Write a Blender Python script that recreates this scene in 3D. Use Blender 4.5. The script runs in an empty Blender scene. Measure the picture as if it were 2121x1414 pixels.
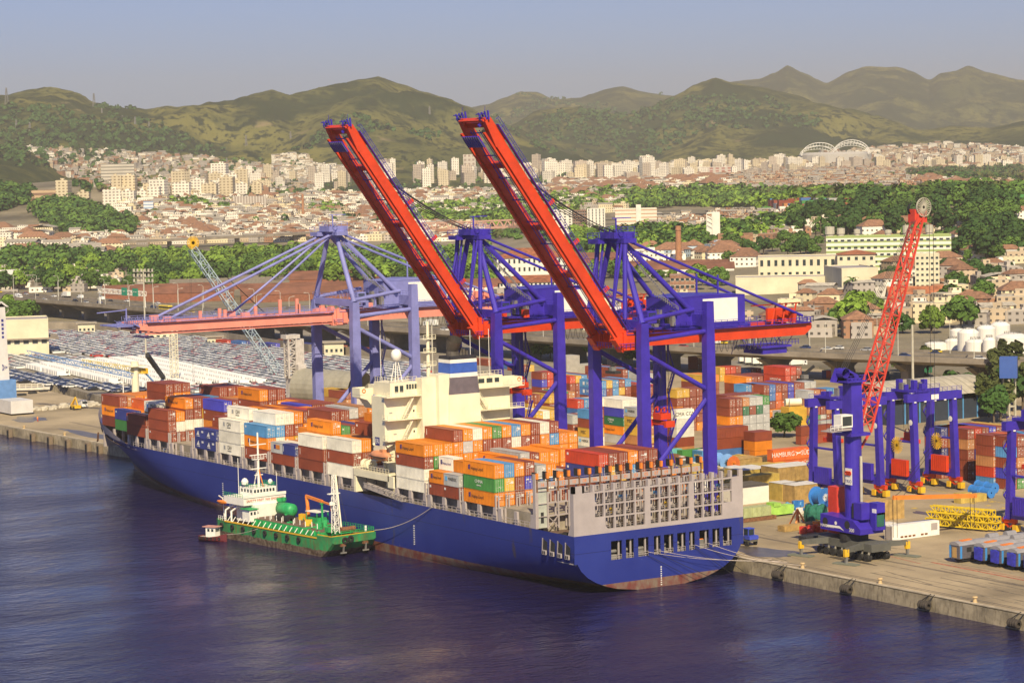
import bpy, math, random
from math import sin, cos, pi, sqrt, radians
from mathutils import Vector, Matrix, noise as mn
S = bpy.context.scene
COL = S.collection
# ---------------------------------------------------------------- camera
CAM = Vector((430.39, -268.71, 85.7)); YAW, PITCH, ROLL, FPX = 1.0041, .072, -.022, 5113.8
_F = Vector((-sin(YAW)*cos(PITCH), cos(YAW)*cos(PITCH), -sin(PITCH)))
_r = Vector((cos(YAW), sin(YAW), 0)); _u = _r.cross(_F)
_R = cos(ROLL)*_r + sin(ROLL)*_u; _U = -sin(ROLL)*_r + cos(ROLL)*_u
cd = bpy.data.cameras.new('camera'); cam = bpy.data.objects.new('camera', cd); COL.objects.link(cam)
cam.matrix_world = Matrix(((_R.x, _U.x, -_F.x, CAM.x), (_R.y, _U.y, -_F.y, CAM.y), (_R.z, _U.z, -_F.z, CAM.z), (0, 0, 0, 1)))
cd.sensor_width = 36; cd.lens = FPX/2121*36; cd.clip_start = 1; cd.clip_end = 60000
S.camera = cam
# ---------------------------------------------------------------- sky, sun, exposure
SUN_AZ, SUN_EL = radians(-27), radians(40)        # angle from +X, elevation
w = bpy.data.worlds.new('World'); S.world = w; w.use_nodes = True
nt = w.node_tree; nt.nodes.clear()
sky = nt.nodes.new('ShaderNodeTexSky'); sky.sky_type = 'NISHITA'; sky.sun_disc = False
sky.sun_elevation = SUN_EL; sky.sun_rotation = radians(90) - SUN_AZ
sky.air_density = 1.0; sky.dust_density = .6; sky.ozone_density = 2.2
bg = nt.nodes.new('ShaderNodeBackground'); bg.inputs[1].default_value = .06
wo = nt.nodes.new('ShaderNodeOutputWorld')
tn = nt.nodes.new('ShaderNodeMix'); tn.data_type = 'RGBA'; tn.blend_type = 'MULTIPLY'; tn.inputs[0].default_value = 1; tn.inputs[7].default_value = (.6, .72, 1.22, 1)
nt.links.new(sky.outputs[0], tn.inputs[6]); nt.links.new(tn.outputs[2], bg.inputs[0]); nt.links.new(bg.outputs[0], wo.inputs[0])
sd = bpy.data.lights.new('sun', 'SUN'); sd.energy = 4.9; sd.angle = radians(.5); sd.color = (1, .84, .56)
so = bpy.data.objects.new('sun', sd); COL.objects.link(so)
sdir = Vector((cos(SUN_AZ)*cos(SUN_EL), sin(SUN_AZ)*cos(SUN_EL), sin(SUN_EL)))
so.rotation_euler = sdir.to_track_quat('Z', 'Y').to_euler(); so.location = (0, 0, 300)
S.view_settings.view_transform = 'Standard'; S.view_settings.look = 'None'
S.view_settings.exposure = 0.5; S.view_settings.gamma = 1
S.cycles.max_bounces = 5; S.cycles.diffuse_bounces = 3; S.cycles.glossy_bounces = 3
S.cycles.transmission_bounces = 2; S.cycles.volume_bounces = 0; S.cycles.use_denoising = True
S.cycles.volume_max_steps = 64
# ---------------------------------------------------------------- helpers
def hgt(x, y):                                    # height of the land
    d = sqrt((x-CAM.x)**2 + (y-CAM.y)**2)
    z = 3 + max(0, min(d, 9000)-2200)*.0105
    for (cx, cy, ax, ay, rot, H) in BUMPS:
        dx, dy = x-cx, y-cy; c, s = cos(rot), sin(rot)
        q = ((dx*c+dy*s)/ax)**2 + ((-dx*s+dy*c)/ay)**2
        if q < 9: z += H*math.exp(-q)
    return z
BUMPS = []
def ray(x, y): return ((x-1060.5)/FPX)*_R - ((y-707)/FPX)*_U + _F
def at(x, y, X=None, Y=None, z=3.0):              # photo pixel -> point on a plane of the place
    d = ray(x, y)
    t = (X-CAM.x)/d.x if X is not None else ((Y-CAM.y)/d.y if Y is not None else (z-CAM.z)/d.z)
    return CAM + t*d
def land(x, y, tmax=9500):                        # photo pixel -> point on the land
    d = ray(x, y); t = 500.0
    while t < tmax:
        p = CAM + t*d
        if p.z < hgt(p.x, p.y): break
        t *= 1.006
    return CAM + t*d
BUMPS += [(*at(185, 488).xy, 230, 420, YAW, 40), (*at(2040, 520).xy, 330, 620, YAW, 38), (*at(1900, 500).xy, 230, 300, YAW, 14),
          (*at(60, 470).xy, 500, 700, YAW, 45), (*at(1640, 440).xy, 420, 600, YAW, 34)]
MATS = {}
def lk(nt, a, b): nt.links.new(a, b)
def mat(name, col, rough=.6, metal=0., var=.12, sc=.6, rust=0., rcol=(.16, .07, .03), bump=0., bsc=20., stripes=None, spec=.5, rnd=0., emit=0, drip=0., vscale=(1, 1, 1)):
    if name in MATS: return MATS[name]
    m = bpy.data.materials.new(name); m.use_nodes = True; nt = m.node_tree; N = nt.nodes
    b = N['Principled BSDF']; b.inputs['Roughness'].default_value = rough; b.inputs['Metallic'].default_value = metal
    b.inputs['Specular IOR Level'].default_value = spec
    tc = N.new('ShaderNodeTexCoord'); mp = N.new('ShaderNodeMapping'); lk(nt, tc.outputs['Object'], mp.inputs[0])
    mp.inputs['Scale'].default_value = vscale
    n1 = N.new('ShaderNodeTexNoise'); n1.inputs['Scale'].default_value = sc; n1.inputs['Detail'].default_value = 6; n1.inputs['Roughness'].default_value = .65
    lk(nt, mp.outputs[0], n1.inputs['Vector'])
    mx = N.new('ShaderNodeMix'); mx.data_type = 'RGBA'; mx.blend_type = 'MULTIPLY'; mx.inputs[0].default_value = 1
    mx.inputs[6].default_value = (*col, 1)
    cr = N.new('ShaderNodeMapRange'); cr.inputs[1].default_value = .3; cr.inputs[2].default_value = .7
    cr.inputs[3].default_value = 1-var*1.6; cr.inputs[4].default_value = 1+var
    lk(nt, n1.outputs[0], cr.inputs[0]); cur = cr.outputs[0]
    if rnd:
        oi = N.new('ShaderNodeObjectInfo'); mr = N.new('ShaderNodeMapRange'); mr.inputs[3].default_value = 1-rnd; mr.inputs[4].default_value = 1+rnd
        lk(nt, oi.outputs['Random'], mr.inputs[0]); ml = N.new('ShaderNodeMath'); ml.operation = 'MULTIPLY'
        lk(nt, cur, ml.inputs[0]); lk(nt, mr.outputs[0], ml.inputs[1]); cur = ml.outputs[0]
    cb = N.new('ShaderNodeCombineColor')
    for i in range(3): lk(nt, cur, cb.inputs[i])
    lk(nt, cb.outputs[0], mx.inputs[7]); out = mx.outputs[2]
    if rust or drip:
        n2 = N.new('ShaderNodeTexNoise'); n2.inputs['Scale'].default_value = 1.0; n2.inputs['Detail'].default_value = 8; n2.inputs['Roughness'].default_value = .7
        m2 = N.new('ShaderNodeMapping'); m2.inputs['Scale'].default_value = (1.6, 1.6, .35) if drip else (1, 1, 1)
        if rnd:
            va = N.new('ShaderNodeVectorMath'); lk(nt, tc.outputs['Object'], va.inputs[0]); lk(nt, oi.outputs['Random'], va.inputs[1])
            sv = N.new('ShaderNodeVectorMath'); sv.operation = 'SCALE'; sv.inputs['Scale'].default_value = 40; lk(nt, va.outputs[0], sv.inputs[0]); va.operation = 'ADD'
            lk(nt, va.outputs[0], m2.inputs[0])
        else: lk(nt, tc.outputs['Object'], m2.inputs[0])
        lk(nt, m2.outputs[0], n2.inputs['Vector'])
        r = N.new('ShaderNodeMapRange'); k = max(rust, drip); r.inputs[1].default_value = .72-.3*k; r.inputs[2].default_value = .82-.3*k*.8
        r.inputs[4].default_value = .75
        lk(nt, n2.outputs[0], r.inputs[0])
        m3 = N.new('ShaderNodeMix'); m3.data_type = 'RGBA'; lk(nt, r.outputs[0], m3.inputs[0]); lk(nt, out, m3.inputs[6]); m3.inputs[7].default_value = (*rcol, 1)
        out = m3.outputs[2]
    if stripes:                                    # (axis, period, share, colour): bands of another paint
        ax, per, sh, c2 = stripes; sx = N.new('ShaderNodeSeparateXYZ'); lk(nt, tc.outputs['Object'], sx.inputs[0])
        a = N.new('ShaderNodeMath'); a.operation = 'DIVIDE'; a.inputs[1].default_value = per
        if ax == 3:
            ad = N.new('ShaderNodeMath'); lk(nt, sx.outputs[0], ad.inputs[0]); lk(nt, sx.outputs[1], ad.inputs[1]); lk(nt, ad.outputs[0], a.inputs[0])
        else: lk(nt, sx.outputs[ax], a.inputs[0])
        f = N.new('ShaderNodeMath'); f.operation = 'FRACT'; lk(nt, a.outputs[0], f.inputs[0])
        g = N.new('ShaderNodeMath'); g.operation = 'LESS_THAN'; g.inputs[1].default_value = sh; lk(nt, f.outputs[0], g.inputs[0])
        m3 = N.new('ShaderNodeMix'); m3.data_type = 'RGBA'; lk(nt, g.outputs[0], m3.inputs[0]); lk(nt, out, m3.inputs[6]); m3.inputs[7].default_value = (*c2, 1)
        out = m3.outputs[2]
    lk(nt, out, b.inputs['Base Color'])
    if bump:
        n3 = N.new('ShaderNodeTexNoise'); n3.inputs['Scale'].default_value = bsc; n3.inputs['Detail'].default_value = 4
        lk(nt, tc.outputs['Object'], n3.inputs['Vector'])
        bp = N.new('ShaderNodeBump'); bp.inputs['Strength'].default_value = bump; bp.inputs['Distance'].default_value = .05
        lk(nt, n3.outputs[0], bp.inputs['Height']); lk(nt, bp.outputs[0], b.inputs['Normal'])
    MATS[name] = m; return m
def winmat(name, wall, glass=(.05, .06, .07), pw=3.2, ph=3.0, fw=.5, fh=.45, rnd=.15, band=None):
    """wall paint with rows of window panes, for houses a long way off"""
    if name in MATS: return MATS[name]
    m = mat(name, wall, .85, var=.12, sc=.05, rnd=rnd); nt = m.node_tree; N = nt.nodes; b = N['Principled BSDF']
    base = b.inputs['Base Color'].links[0].from_socket
    tc = N.new('ShaderNodeTexCoord'); sx = N.new('ShaderNodeSeparateXYZ'); lk(nt, tc.outputs['Object'], sx.inputs[0])
    ad = N.new('ShaderNodeMath'); lk(nt, sx.outputs[0], ad.inputs[0]); lk(nt, sx.outputs[1], ad.inputs[1])
    def cell(src, per, lo, hi):
        d = N.new('ShaderNodeMath'); d.operation = 'DIVIDE'; d.inputs[1].default_value = per; lk(nt, src, d.inputs[0])
        f = N.new('ShaderNodeMath'); f.operation = 'FRACT'; lk(nt, d.outputs[0], f.inputs[0])
        a = N.new('ShaderNodeMath'); a.operation = 'GREATER_THAN'; a.inputs[1].default_value = lo; lk(nt, f.outputs[0], a.inputs[0])
        c = N.new('ShaderNodeMath'); c.operation = 'LESS_THAN'; c.inputs[1].default_value = hi; lk(nt, f.outputs[0], c.inputs[0])
        mm = N.new('ShaderNodeMath'); mm.operation = 'MULTIPLY'; lk(nt, a.outputs[0], mm.inputs[0]); lk(nt, c.outputs[0], mm.inputs[1]); return mm.outputs[0]
    u = cell(ad.outputs[0], pw, (1-fw)/2, (1+fw)/2); v = cell(sx.outputs[2], ph, .35, .35+fh)
    mm = N.new('ShaderNodeMath'); mm.operation = 'MULTIPLY'; lk(nt, u, mm.inputs[0]); lk(nt, v, mm.inputs[1])
    ge = N.new('ShaderNodeNewGeometry'); sn = N.new('ShaderNodeSeparateXYZ'); lk(nt, ge.outputs['True Normal'], sn.inputs[0])
    lt = N.new('ShaderNodeMath'); lt.operation = 'LESS_THAN'; lt.inputs[1].default_value = .5; lk(nt, sn.outputs[2], lt.inputs[0])
    m2 = N.new('ShaderNodeMath'); m2.operation = 'MULTIPLY'; lk(nt, mm.outputs[0], m2.inputs[0]); lk(nt, lt.outputs[0], m2.inputs[1])
    mx = N.new('ShaderNodeMix'); mx.data_type = 'RGBA'; lk(nt, m2.outputs[0], mx.inputs[0]); lk(nt, base, mx.inputs[6]); mx.inputs[7].default_value = (*glass, 1)
    lk(nt, mx.outputs[2], b.inputs['Base Color']); return m
BOXF = ((0, 2, 6, 4), (1, 5, 7, 3), (0, 4, 5, 1), (2, 3, 7, 6), (0, 1, 3, 2), (4, 6, 7, 5))
class MB:
    def __init__(s): s.v = []; s.f = []; s.mi = []; s.ms = []
    def k(s, m):
        if m not in s.ms: s.ms.append(m)
        return s.ms.index(m)
    def hexa(s, P, m):
        n = len(s.v); s.v += [tuple(p) for p in P]; k = s.k(m)
        for f in BOXF: s.f.append(tuple(n+i for i in f)); s.mi.append(k)
        return s
    def box(s, x0, x1, y0, y1, z0, z1, m):
        s.hexa([(x, y, z) for x in (x0, x1) for y in (y0, y1) for z in (z0, z1)], m); return s
    def boxr(s, cx, cy, z0, z1, lx, ly, rz, m, top=1.0):
        c, q = cos(rz), sin(rz); P = []
        for x in (-lx/2, lx/2):
            for y in (-ly/2, ly/2):
                for z, t in ((z0, 1), (z1, top)): P.append((cx+(x*c-y*q)*t, cy+(x*q+y*c)*t, z))
        s.hexa(P, m); return s
    def bar(s, p, q, wd, h=None, m=None, up=Vector((0, 0, 1)), t=1.0):
        p, q = Vector(p), Vector(q); d = q-p
        if d.length < 1e-6: return s
        a = d.cross(up)
        if a.length < 1e-4*d.length: a = d.cross(Vector((1, 0, 0)))
        a.normalize(); b = a.cross(d).normalized(); h = h or wd; P = []
        for e, kk in ((p, 1), (q, t)):
            for i in (-1, 1):
                for j in (-1, 1): P.append(e + a*i*wd/2*kk + b*j*h/2*kk)
        s.hexa(P, m); return s
    def tube(s, p, q, r, m, n=6, r2=None, cap=True):
        p, q = Vector(p), Vector(q); d = (q-p)
        if d.length < 1e-6: return s
        d.normalize(); a = d.cross(Vector((0, 0, 1)))
        if a.length < .01: a = Vector((1, 0, 0))
        a.normalize(); b = d.cross(a); r2 = r if r2 is None else r2; o = len(s.v); k = s.k(m)
        for e, rr in ((p, r), (q, r2)):
            for i in range(n): t = 2*pi*i/n; s.v.append(tuple(e + a*cos(t)*rr + b*sin(t)*rr))
        for i in range(n): j = (i+1) % n; s.f.append((o+i, o+j, o+n+j, o+n+i)); s.mi.append(k)
        if cap: s.f.append(tuple(o+n-1-i for i in range(n))); s.f.append(tuple(o+n+i for i in range(n))); s.mi += [k, k]
        return s
    def chain(s, pts, r, m, n=5):
        for a, b in zip(pts, pts[1:]): s.tube(a, b, r, m, n)
        return s
    def poly(s, pts, m):
        n = len(s.v); s.v += [tuple(p) for p in pts]; s.f.append(tuple(range(n, n+len(pts)))); s.mi.append(s.k(m)); return s
    def ext(s, pts, vec, m):                        # polygon pushed along vec
        vec = Vector(vec); n = len(s.v); L = len(pts); k = s.k(m)
        s.v += [tuple(p) for p in pts] + [tuple(Vector(p)+vec) for p in pts]
        s.f.append(tuple(range(n, n+L))); s.f.append(tuple(n+2*L-1-i for i in range(L))); s.mi += [k, k]
        for i in range(L): j = (i+1) % L; s.f.append((n+i, n+L+i, n+L+j, n+j)); s.mi.append(k)
        return s
    def lathe(s, c, prof, m, n=16, axis='z'):       # prof: (radius, height)
        o = len(s.v); k = s.k(m); c = Vector(c)
        for r, h in prof:
            for i in range(n):
                t = 2*pi*i/n; a, b = cos(t)*r, sin(t)*r
                s.v.append(tuple(c + (Vector((a, b, h)) if axis == 'z' else Vector((h, a, b)) if axis == 'x' else Vector((a, h, b)))))
        for q in range(len(prof)-1):
            for i in range(n): j = (i+1) % n; s.f.append((o+q*n+i, o+q*n+j, o+(q+1)*n+j, o+(q+1)*n+i)); s.mi.append(k)
        return s
    def grid(s, rows, m, closed=False):
        o = len(s.v); L = len(rows[0]); k = s.k(m)
        for r in rows: s.v += [tuple(p) for p in r]
        for i in range(len(rows)-1):
            for j in range(L if closed else L-1):
                jj = (j+1) % L; s.f.append((o+i*L+j, o+i*L+jj, o+(i+1)*L+jj, o+(i+1)*L+j)); s.mi.append(k)
        return s
    def lattice(s, p, q, wd, r, m, n=8, t=1.0, side=Vector((1, 0, 0)), diag=.6):
        """square lattice boom from p to q"""
        p, q = Vector(p), Vector(q); d = (q-p); a = (side - side.dot(d)/d.length_squared*d).normalized(); b = d.cross(a).normalized()
        def cn(f, i, j): kk = wd/2*(1+(t-1)*f); return p + d*f + a*i*kk + b*j*kk
        C4 = ((-1, -1), (1, -1), (1, 1), (-1, 1))
        for c in C4: s.bar(cn(0, *c), cn(1, *c), r*2, m=m)
        for i in range(n):
            f0, f1 = i/n, (i+1)/n
            for e in range(4):
                c0, c1 = C4[e], C4[(e+1) % 4]
                if i % 2: c0, c1 = c1, c0
                s.bar(cn(f0, *c0), cn(f1, *c1), r*2*diag, m=m); s.bar(cn(f1, *c0), cn(f1, *c1), r*2*diag, m=m)
        return s
    def rail(s, pts, m, h=1.1, sp=2.2, r=.05):
        for a, b in zip(pts, pts[1:]):
            a, b = Vector(a), Vector(b); L = (b-a).length; n = max(1, int(L/sp))
            for hh in (h, h*.5): s.bar(a+Vector((0, 0, hh)), b+Vector((0, 0, hh)), r*1.6, m=m)
            for i in range(n+1): c = a+(b-a)*i/n; s.bar(c, c+Vector((0, 0, h)), r*1.6, m=m)
        return s
    def mesh(s, name, shift=(0, 0, 0), smooth=False):
        me = bpy.data.meshes.new(name); sh = Vector(shift)
        me.from_pydata([tuple(Vector(v)-sh) for v in s.v] if sh.length else s.v, [], s.f)
        for m in s.ms: me.materials.append(m)
        me.polygons.foreach_set('material_index', s.mi)
        if smooth: me.polygons.foreach_set('use_smooth', [True]*len(s.f))
        me.update(); return me
    def build(s, name, parent=None, world=True, smooth=False, at0=None):
        if not s.v: return None
        if parent is not None:
            o = bpy.data.objects.new(name, s.mesh(name, root_loc(parent) if world else (0, 0, 0), smooth)); COL.objects.link(o); o.parent = parent; return o
        if at0 is None:
            xs, ys, zs = zip(*s.v); at0 = ((min(xs)+max(xs))/2, (min(ys)+max(ys))/2, min(zs))
        o = bpy.data.objects.new(name, s.mesh(name, at0, smooth)); COL.objects.link(o); o.location = at0; return o
def root_loc(o):
    v = Vector((0, 0, 0))
    while o is not None: v += Vector(o.location); o = o.parent
    return v
def tag(o, label=None, cat=None, group=None, kind=None):
    if label: o['label'] = label
    if cat: o['category'] = cat
    if group: o['group'] = group
    if kind: o['kind'] = kind
    return o
def T(name, loc, label, cat, group=None, rz=0):
    o = bpy.data.objects.new(name, None); COL.objects.link(o); o.location = loc; o.rotation_euler.z = rz; o.empty_display_size = .5
    return tag(o, label, cat, group)
def dup(o, loc=None, rz=None, label=None, group=None, parent=None, sc=None):
    c = o.copy(); COL.objects.link(c); c.parent = parent
    if loc is not None: c.location = loc
    if rz is not None: c.rotation_euler.z = rz
    if sc is not None: c.scale = sc
    if label: c['label'] = label
    if group: c['group'] = group
    for ch in o.children: dup(ch, parent=c)
    return c
FONT = {}
def text_mesh(txt, size, m, name='lettering', ext=.01):
    key = (txt, size, m.name)
    if key not in FONT:
        cu = bpy.data.curves.new('t', 'FONT'); cu.body = txt; cu.size = size; cu.extrude = ext; cu.align_x = 'CENTER'; cu.align_y = 'CENTER'; cu.resolution_u = 2
        o = bpy.data.objects.new('t', cu); COL.objects.link(o)
        bpy.context.view_layer.update()
        me = bpy.data.meshes.new_from_object(o.evaluated_get(bpy.context.evaluated_depsgraph_get())); bpy.data.objects.remove(o); bpy.data.curves.remove(cu)
        me.materials.clear(); me.materials.append(m); me.name = name; FONT[key] = me
    return FONT[key]
def text(txt, loc, size, m, parent=None, face='-Y', name='lettering', world=True, sx=1, vert=False):
    o = bpy.data.objects.new(name, text_mesh(txt, size, m, name)); COL.objects.link(o)
    rot = {'-Y': (pi/2, 0, 0), '+X': (pi/2, 0, pi/2), '+Z': (0, 0, 0)}[face]
    if vert: rot = (pi/2, -pi/2 if vert < 0 else pi/2, 0 if face == '-Y' else pi/2)
    o.rotation_euler = rot; o.scale = (sx, 1, 1)
    o.location = Vector(loc) - (root_loc(parent) if (parent is not None and world) else Vector((0, 0, 0))); o.parent = parent
    return o
ORD = ['first', 'second', 'third', 'fourth', 'fifth', 'sixth', 'seventh', 'eighth', 'ninth', 'tenth', 'eleventh', 'twelfth', 'thirteenth', 'fourteenth', 'fifteenth', 'sixteenth',
       'seventeenth', 'eighteenth', 'nineteenth', 'twentieth']
def ordn(i):
    if i < 12: return ORD[i]
    n = i+1; return f"{n}{'th' if 10 < n % 100 < 14 else {1: 'st', 2: 'nd', 3: 'rd'}.get(n % 10, 'th')}"
rng = random.Random(7)
HAZE = 6.4e-5
# ---------------------------------------------------------------- paints
blue = mat('crane_blue_paint', (.045, .025, .36), .4, var=.16, sc=.25, drip=.22, rcol=(.03, .02, .18))
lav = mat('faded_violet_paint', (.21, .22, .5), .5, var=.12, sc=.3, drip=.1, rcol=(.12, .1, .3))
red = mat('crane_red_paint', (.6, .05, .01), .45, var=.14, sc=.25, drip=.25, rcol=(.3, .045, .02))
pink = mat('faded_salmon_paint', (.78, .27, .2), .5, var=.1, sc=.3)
white = mat('white_paint', (.8, .78, .7), .5, var=.06)
cream = mat('cream_paint', (.78, .72, .52), .5, var=.07, sc=.3, drip=.12, rcol=(.5, .36, .18))
grey = mat('pale_grey_paint', (.36, .32, .3), .6, var=.1, sc=.3, drip=.15, rcol=(.2, .12, .07))
dark = mat('dark_void_paint', (.02, .02, .022), .8)
black = mat('black_rubber', (.015, .015, .016), .8)
steel = mat('bare_steel', (.25, .24, .22), .5, .3, var=.2)
glass = mat('window_glass', (.03, .045, .05), .12, spec=.7)
orange = mat('orange_paint', (.75, .22, .03), .5, var=.1)
yellow = mat('yellow_paint', (.7, .42, .02), .5, var=.12)
rusty = mat('rusty_steel', (.2, .09, .04), .8, var=.35, sc=1.5)
conc = mat('quay_concrete', (.36, .3, .2), .9, var=.35, sc=.25, drip=.75, rcol=(.12, .095, .06))
pole_m = mat('pole_concrete', (.45, .42, .33), .8)
green_p = mat('barge_green_paint', (.03, .33, .08), .5, var=.2, sc=.6, drip=.25, rcol=(.12, .1, .05))
wire = mat('steel_rope', (.03, .028, .03), .7)
# ---------------------------------------------------------------- water
wm = bpy.data.materials.new('harbour_water'); wm.use_nodes = True; nt = wm.node_tree; N = nt.nodes; b = N['Principled BSDF']
b.inputs['Base Color'].default_value = (.012, .009, .045, 1); b.inputs['Roughness'].default_value = .12; b.inputs['IOR'].default_value = 1.33; b.inputs['Specular IOR Level'].default_value = .3
tc = N.new('ShaderNodeTexCoord'); mp = N.new('ShaderNodeMapping'); mp.inputs['Rotation'].default_value = (0, 0, .5); mp.inputs['Scale'].default_value = (1, .55, 1); lk(nt, tc.outputs['Object'], mp.inputs[0])
hs = []
for sc, de in ((.22, 3), (.9, 4), (.035, 2)):
    n = N.new('ShaderNodeTexNoise'); n.inputs['Scale'].default_value = sc; n.inputs['Detail'].default_value = de; n.inputs['Roughness'].default_value = .6; lk(nt, mp.outputs[0], n.inputs['Vector']); hs.append(n.outputs[0])
a = N.new('ShaderNodeMath'); a.operation = 'MULTIPLY_ADD'; a.inputs[1].default_value = .35; lk(nt, hs[1], a.inputs[0]); lk(nt, hs[0], a.inputs[2])
bp = N.new('ShaderNodeBump'); bp.inputs['Distance'].default_value = .9; bp.inputs['Strength'].default_value = .8; lk(nt, a.outputs[0], bp.inputs['Height']); lk(nt, bp.outputs[0], b.inputs['Normal'])
ms = N.new('ShaderNodeMapRange'); ms.inputs[1].default_value = .38; ms.inputs[2].default_value = .6; ms.inputs[3].default_value = .3; ms.inputs[4].default_value = 1; lk(nt, hs[2], ms.inputs[0]); lk(nt, ms.outputs[0], bp.inputs['Strength'])
mr = N.new('ShaderNodeMapRange'); mr.inputs[1].default_value = .35; mr.inputs[2].default_value = .65; mr.inputs[3].default_value = .06; mr.inputs[4].default_value = .2; lk(nt, hs[2], mr.inputs[0]); lk(nt, mr.outputs[0], b.inputs['Roughness'])
o = MB().poly([(-1200, -1600, 0), (2500, -1600, 0), (2500, 300, 0), (-1200, 300, 0)], wm).build('water', at0=(0, 0, 0)); tag(o, kind='structure')
# ---------------------------------------------------------------- ground
gm = mat('yard_concrete', (.36, .285, .175), .9, var=.32, sc=.03, rust=.42, rcol=(.17, .14, .09), bump=.2, bsc=1.5)
lm = mat('city_ground', (.24, .2, .13), .95, var=.4, sc=.012, rust=.62, rcol=(.055, .085, .02))
QE = [(900, 43), (20, 43.2), (-185, 43), (-262, 28.6), (-352, 23.3)]       # quay edge, from the right of the photograph to the left
dock_in = [at(640/3.03, 540+835/3.03), at(315/3.03, 540+785/3.03)]
b = MB()
quay_poly = [(900, 43.2, 3), (20, 43.2, 3), (-185, 43, 3), (-262, 28.6, 3), (-720, 8, 3), (-760, 60, 3), (-560, 96, 3), (-395, 80, 3), (-352, 130, 3), (-330, 420, 3), (900, 420, 3)]
b.poly(quay_poly, gm)
o = b.build('quay_apron', at0=(0, 0, 0)); tag(o, kind='structure')
b = MB(); zz = 2.99
ring = [(p[0], p[1]) for p in quay_poly]
for i in range(7):
    p, q = ring[i], ring[i+1]; b.poly([(p[0], p[1], 3), (q[0], q[1], 3), (q[0], q[1], -1.5), (p[0], p[1], -1.5)], conc)
lip = mat('quay_lip', (.45, .38, .27), .9, var=.25, sc=.3)
for i in range(4):
    p, q = Vector((*ring[i], 3)), Vector((*ring[i+1], 3)); b.bar(p+Vector((0, .45, .02)), q+Vector((0, .45, .02)), .9, .3, lip)
    d = (q-p); n = max(1, int(d.length/30))
o = b.build('quay_wall'); tag(o, 'stained pale concrete quay wall along the water behind the blue ship', 'quay wall')
# car terminal, with the pier on the far side of the dock
b = MB(); car_poly = [at(0, 860*.0+795), at(100, 797), at(128, 800), at(215, 822), Vector((-352, 130, 3)), Vector((-330, 420, 3)), Vector((-700, 700, 3)), Vector((-1200, 700, 3)), Vector((-1200, 80, 3))]
car_poly = [Vector((p.x, p.y, 2.996)) for p in car_poly]
b.poly(car_poly, mat('car_park_asphalt', (.25, .22, .17), .9, var=.2, sc=.05)); o = b.build('car_terminal_ground', at0=(0, 0, 0)); tag(o, kind='structure')
b = MB()
for i in range(4):
    p, q = car_poly[i], car_poly[i+1]; b.poly([(p.x, p.y, 2.996), (q.x, q.y, 2.996), (q.x, q.y, -1.5), (p.x, p.y, -1.5)], conc)
o = b.build('dock_wall'); tag(o, 'far concrete wall of the small dock below the parked cars', 'dock wall')
# the land behind, reaching to the hills
b = MB(); rows = []
azs = [radians(a) for a in [-35+i*.9 for i in range(79)]]
rs = [560*1.047**i for i in range(61)]
fx, fy = -sin(YAW), cos(YAW)
for r in rs:
    row = []
    for a in azs:
        dx, dy = fx*cos(a)-fy*sin(a), fx*sin(a)+fy*cos(a)
        x, y = CAM.x+dx*r, CAM.y+dy*r; row.append((x, y, hgt(x, y)-.02 if y > 330 or (x < -860 and y > 60) else -6))
    rows.append(row)
b.grid(rows, lm); o = b.build('ground', at0=(0, 0, 0)); tag(o, kind='structure')
# ---------------------------------------------------------------- hills
hm = bpy.data.materials.new('hill_scrub'); hm.use_nodes = True; nt = hm.node_tree; N = nt.nodes; bs = N['Principled BSDF']; bs.inputs['Roughness'].default_value = 1; bs.inputs['Specular IOR Level'].default_value = 0
tc = N.new('ShaderNodeTexCoord')
def nz(sc, lo, hi, det=8, ro=.6):
    n = N.new('ShaderNodeTexNoise'); n.inputs['Scale'].default_value = sc; n.inputs['Detail'].default_value = det; n.inputs['Roughness'].default_value = ro; lk(nt, tc.outputs['Object'], n.inputs['Vector'])
    m = N.new('ShaderNodeMapRange'); m.inputs[1].default_value = lo; m.inputs[2].default_value = hi; lk(nt, n.outputs[0], m.inputs[0]); return m.outputs[0]
def mixc(f, a, c):
    m = N.new('ShaderNodeMix'); m.data_type = 'RGBA'; lk(nt, f, m.inputs[0])
    for i, q in ((6, a), (7, c)):
        if isinstance(q, tuple): m.inputs[i].default_value = (*q, 1)
        else: lk(nt, q, m.inputs[i])
    return m.outputs[2]
g1 = mixc(nz(.002, .42, .6), (.16, .15, .04), (.07, .08, .025))
g2 = mixc(nz(.0035, .45, .55, 12, .7), g1, (.022, .036, .012))
g3 = mixc(nz(.02, .55, .6, 6), g2, (.02, .03, .01)); g3 = mixc(nz(.055, .56, .6, 4), g3, (.018, .028, .01))
g4 = mixc(nz(.006, .66, .72), g3, (.22, .17, .09))
lk(nt, g4, bs.inputs['Base Color'])
rngn = lambda x, y, s: mn.fractal(Vector((x*s, y*s, 3.1)), 1.0, 2.1, 7)
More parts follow.
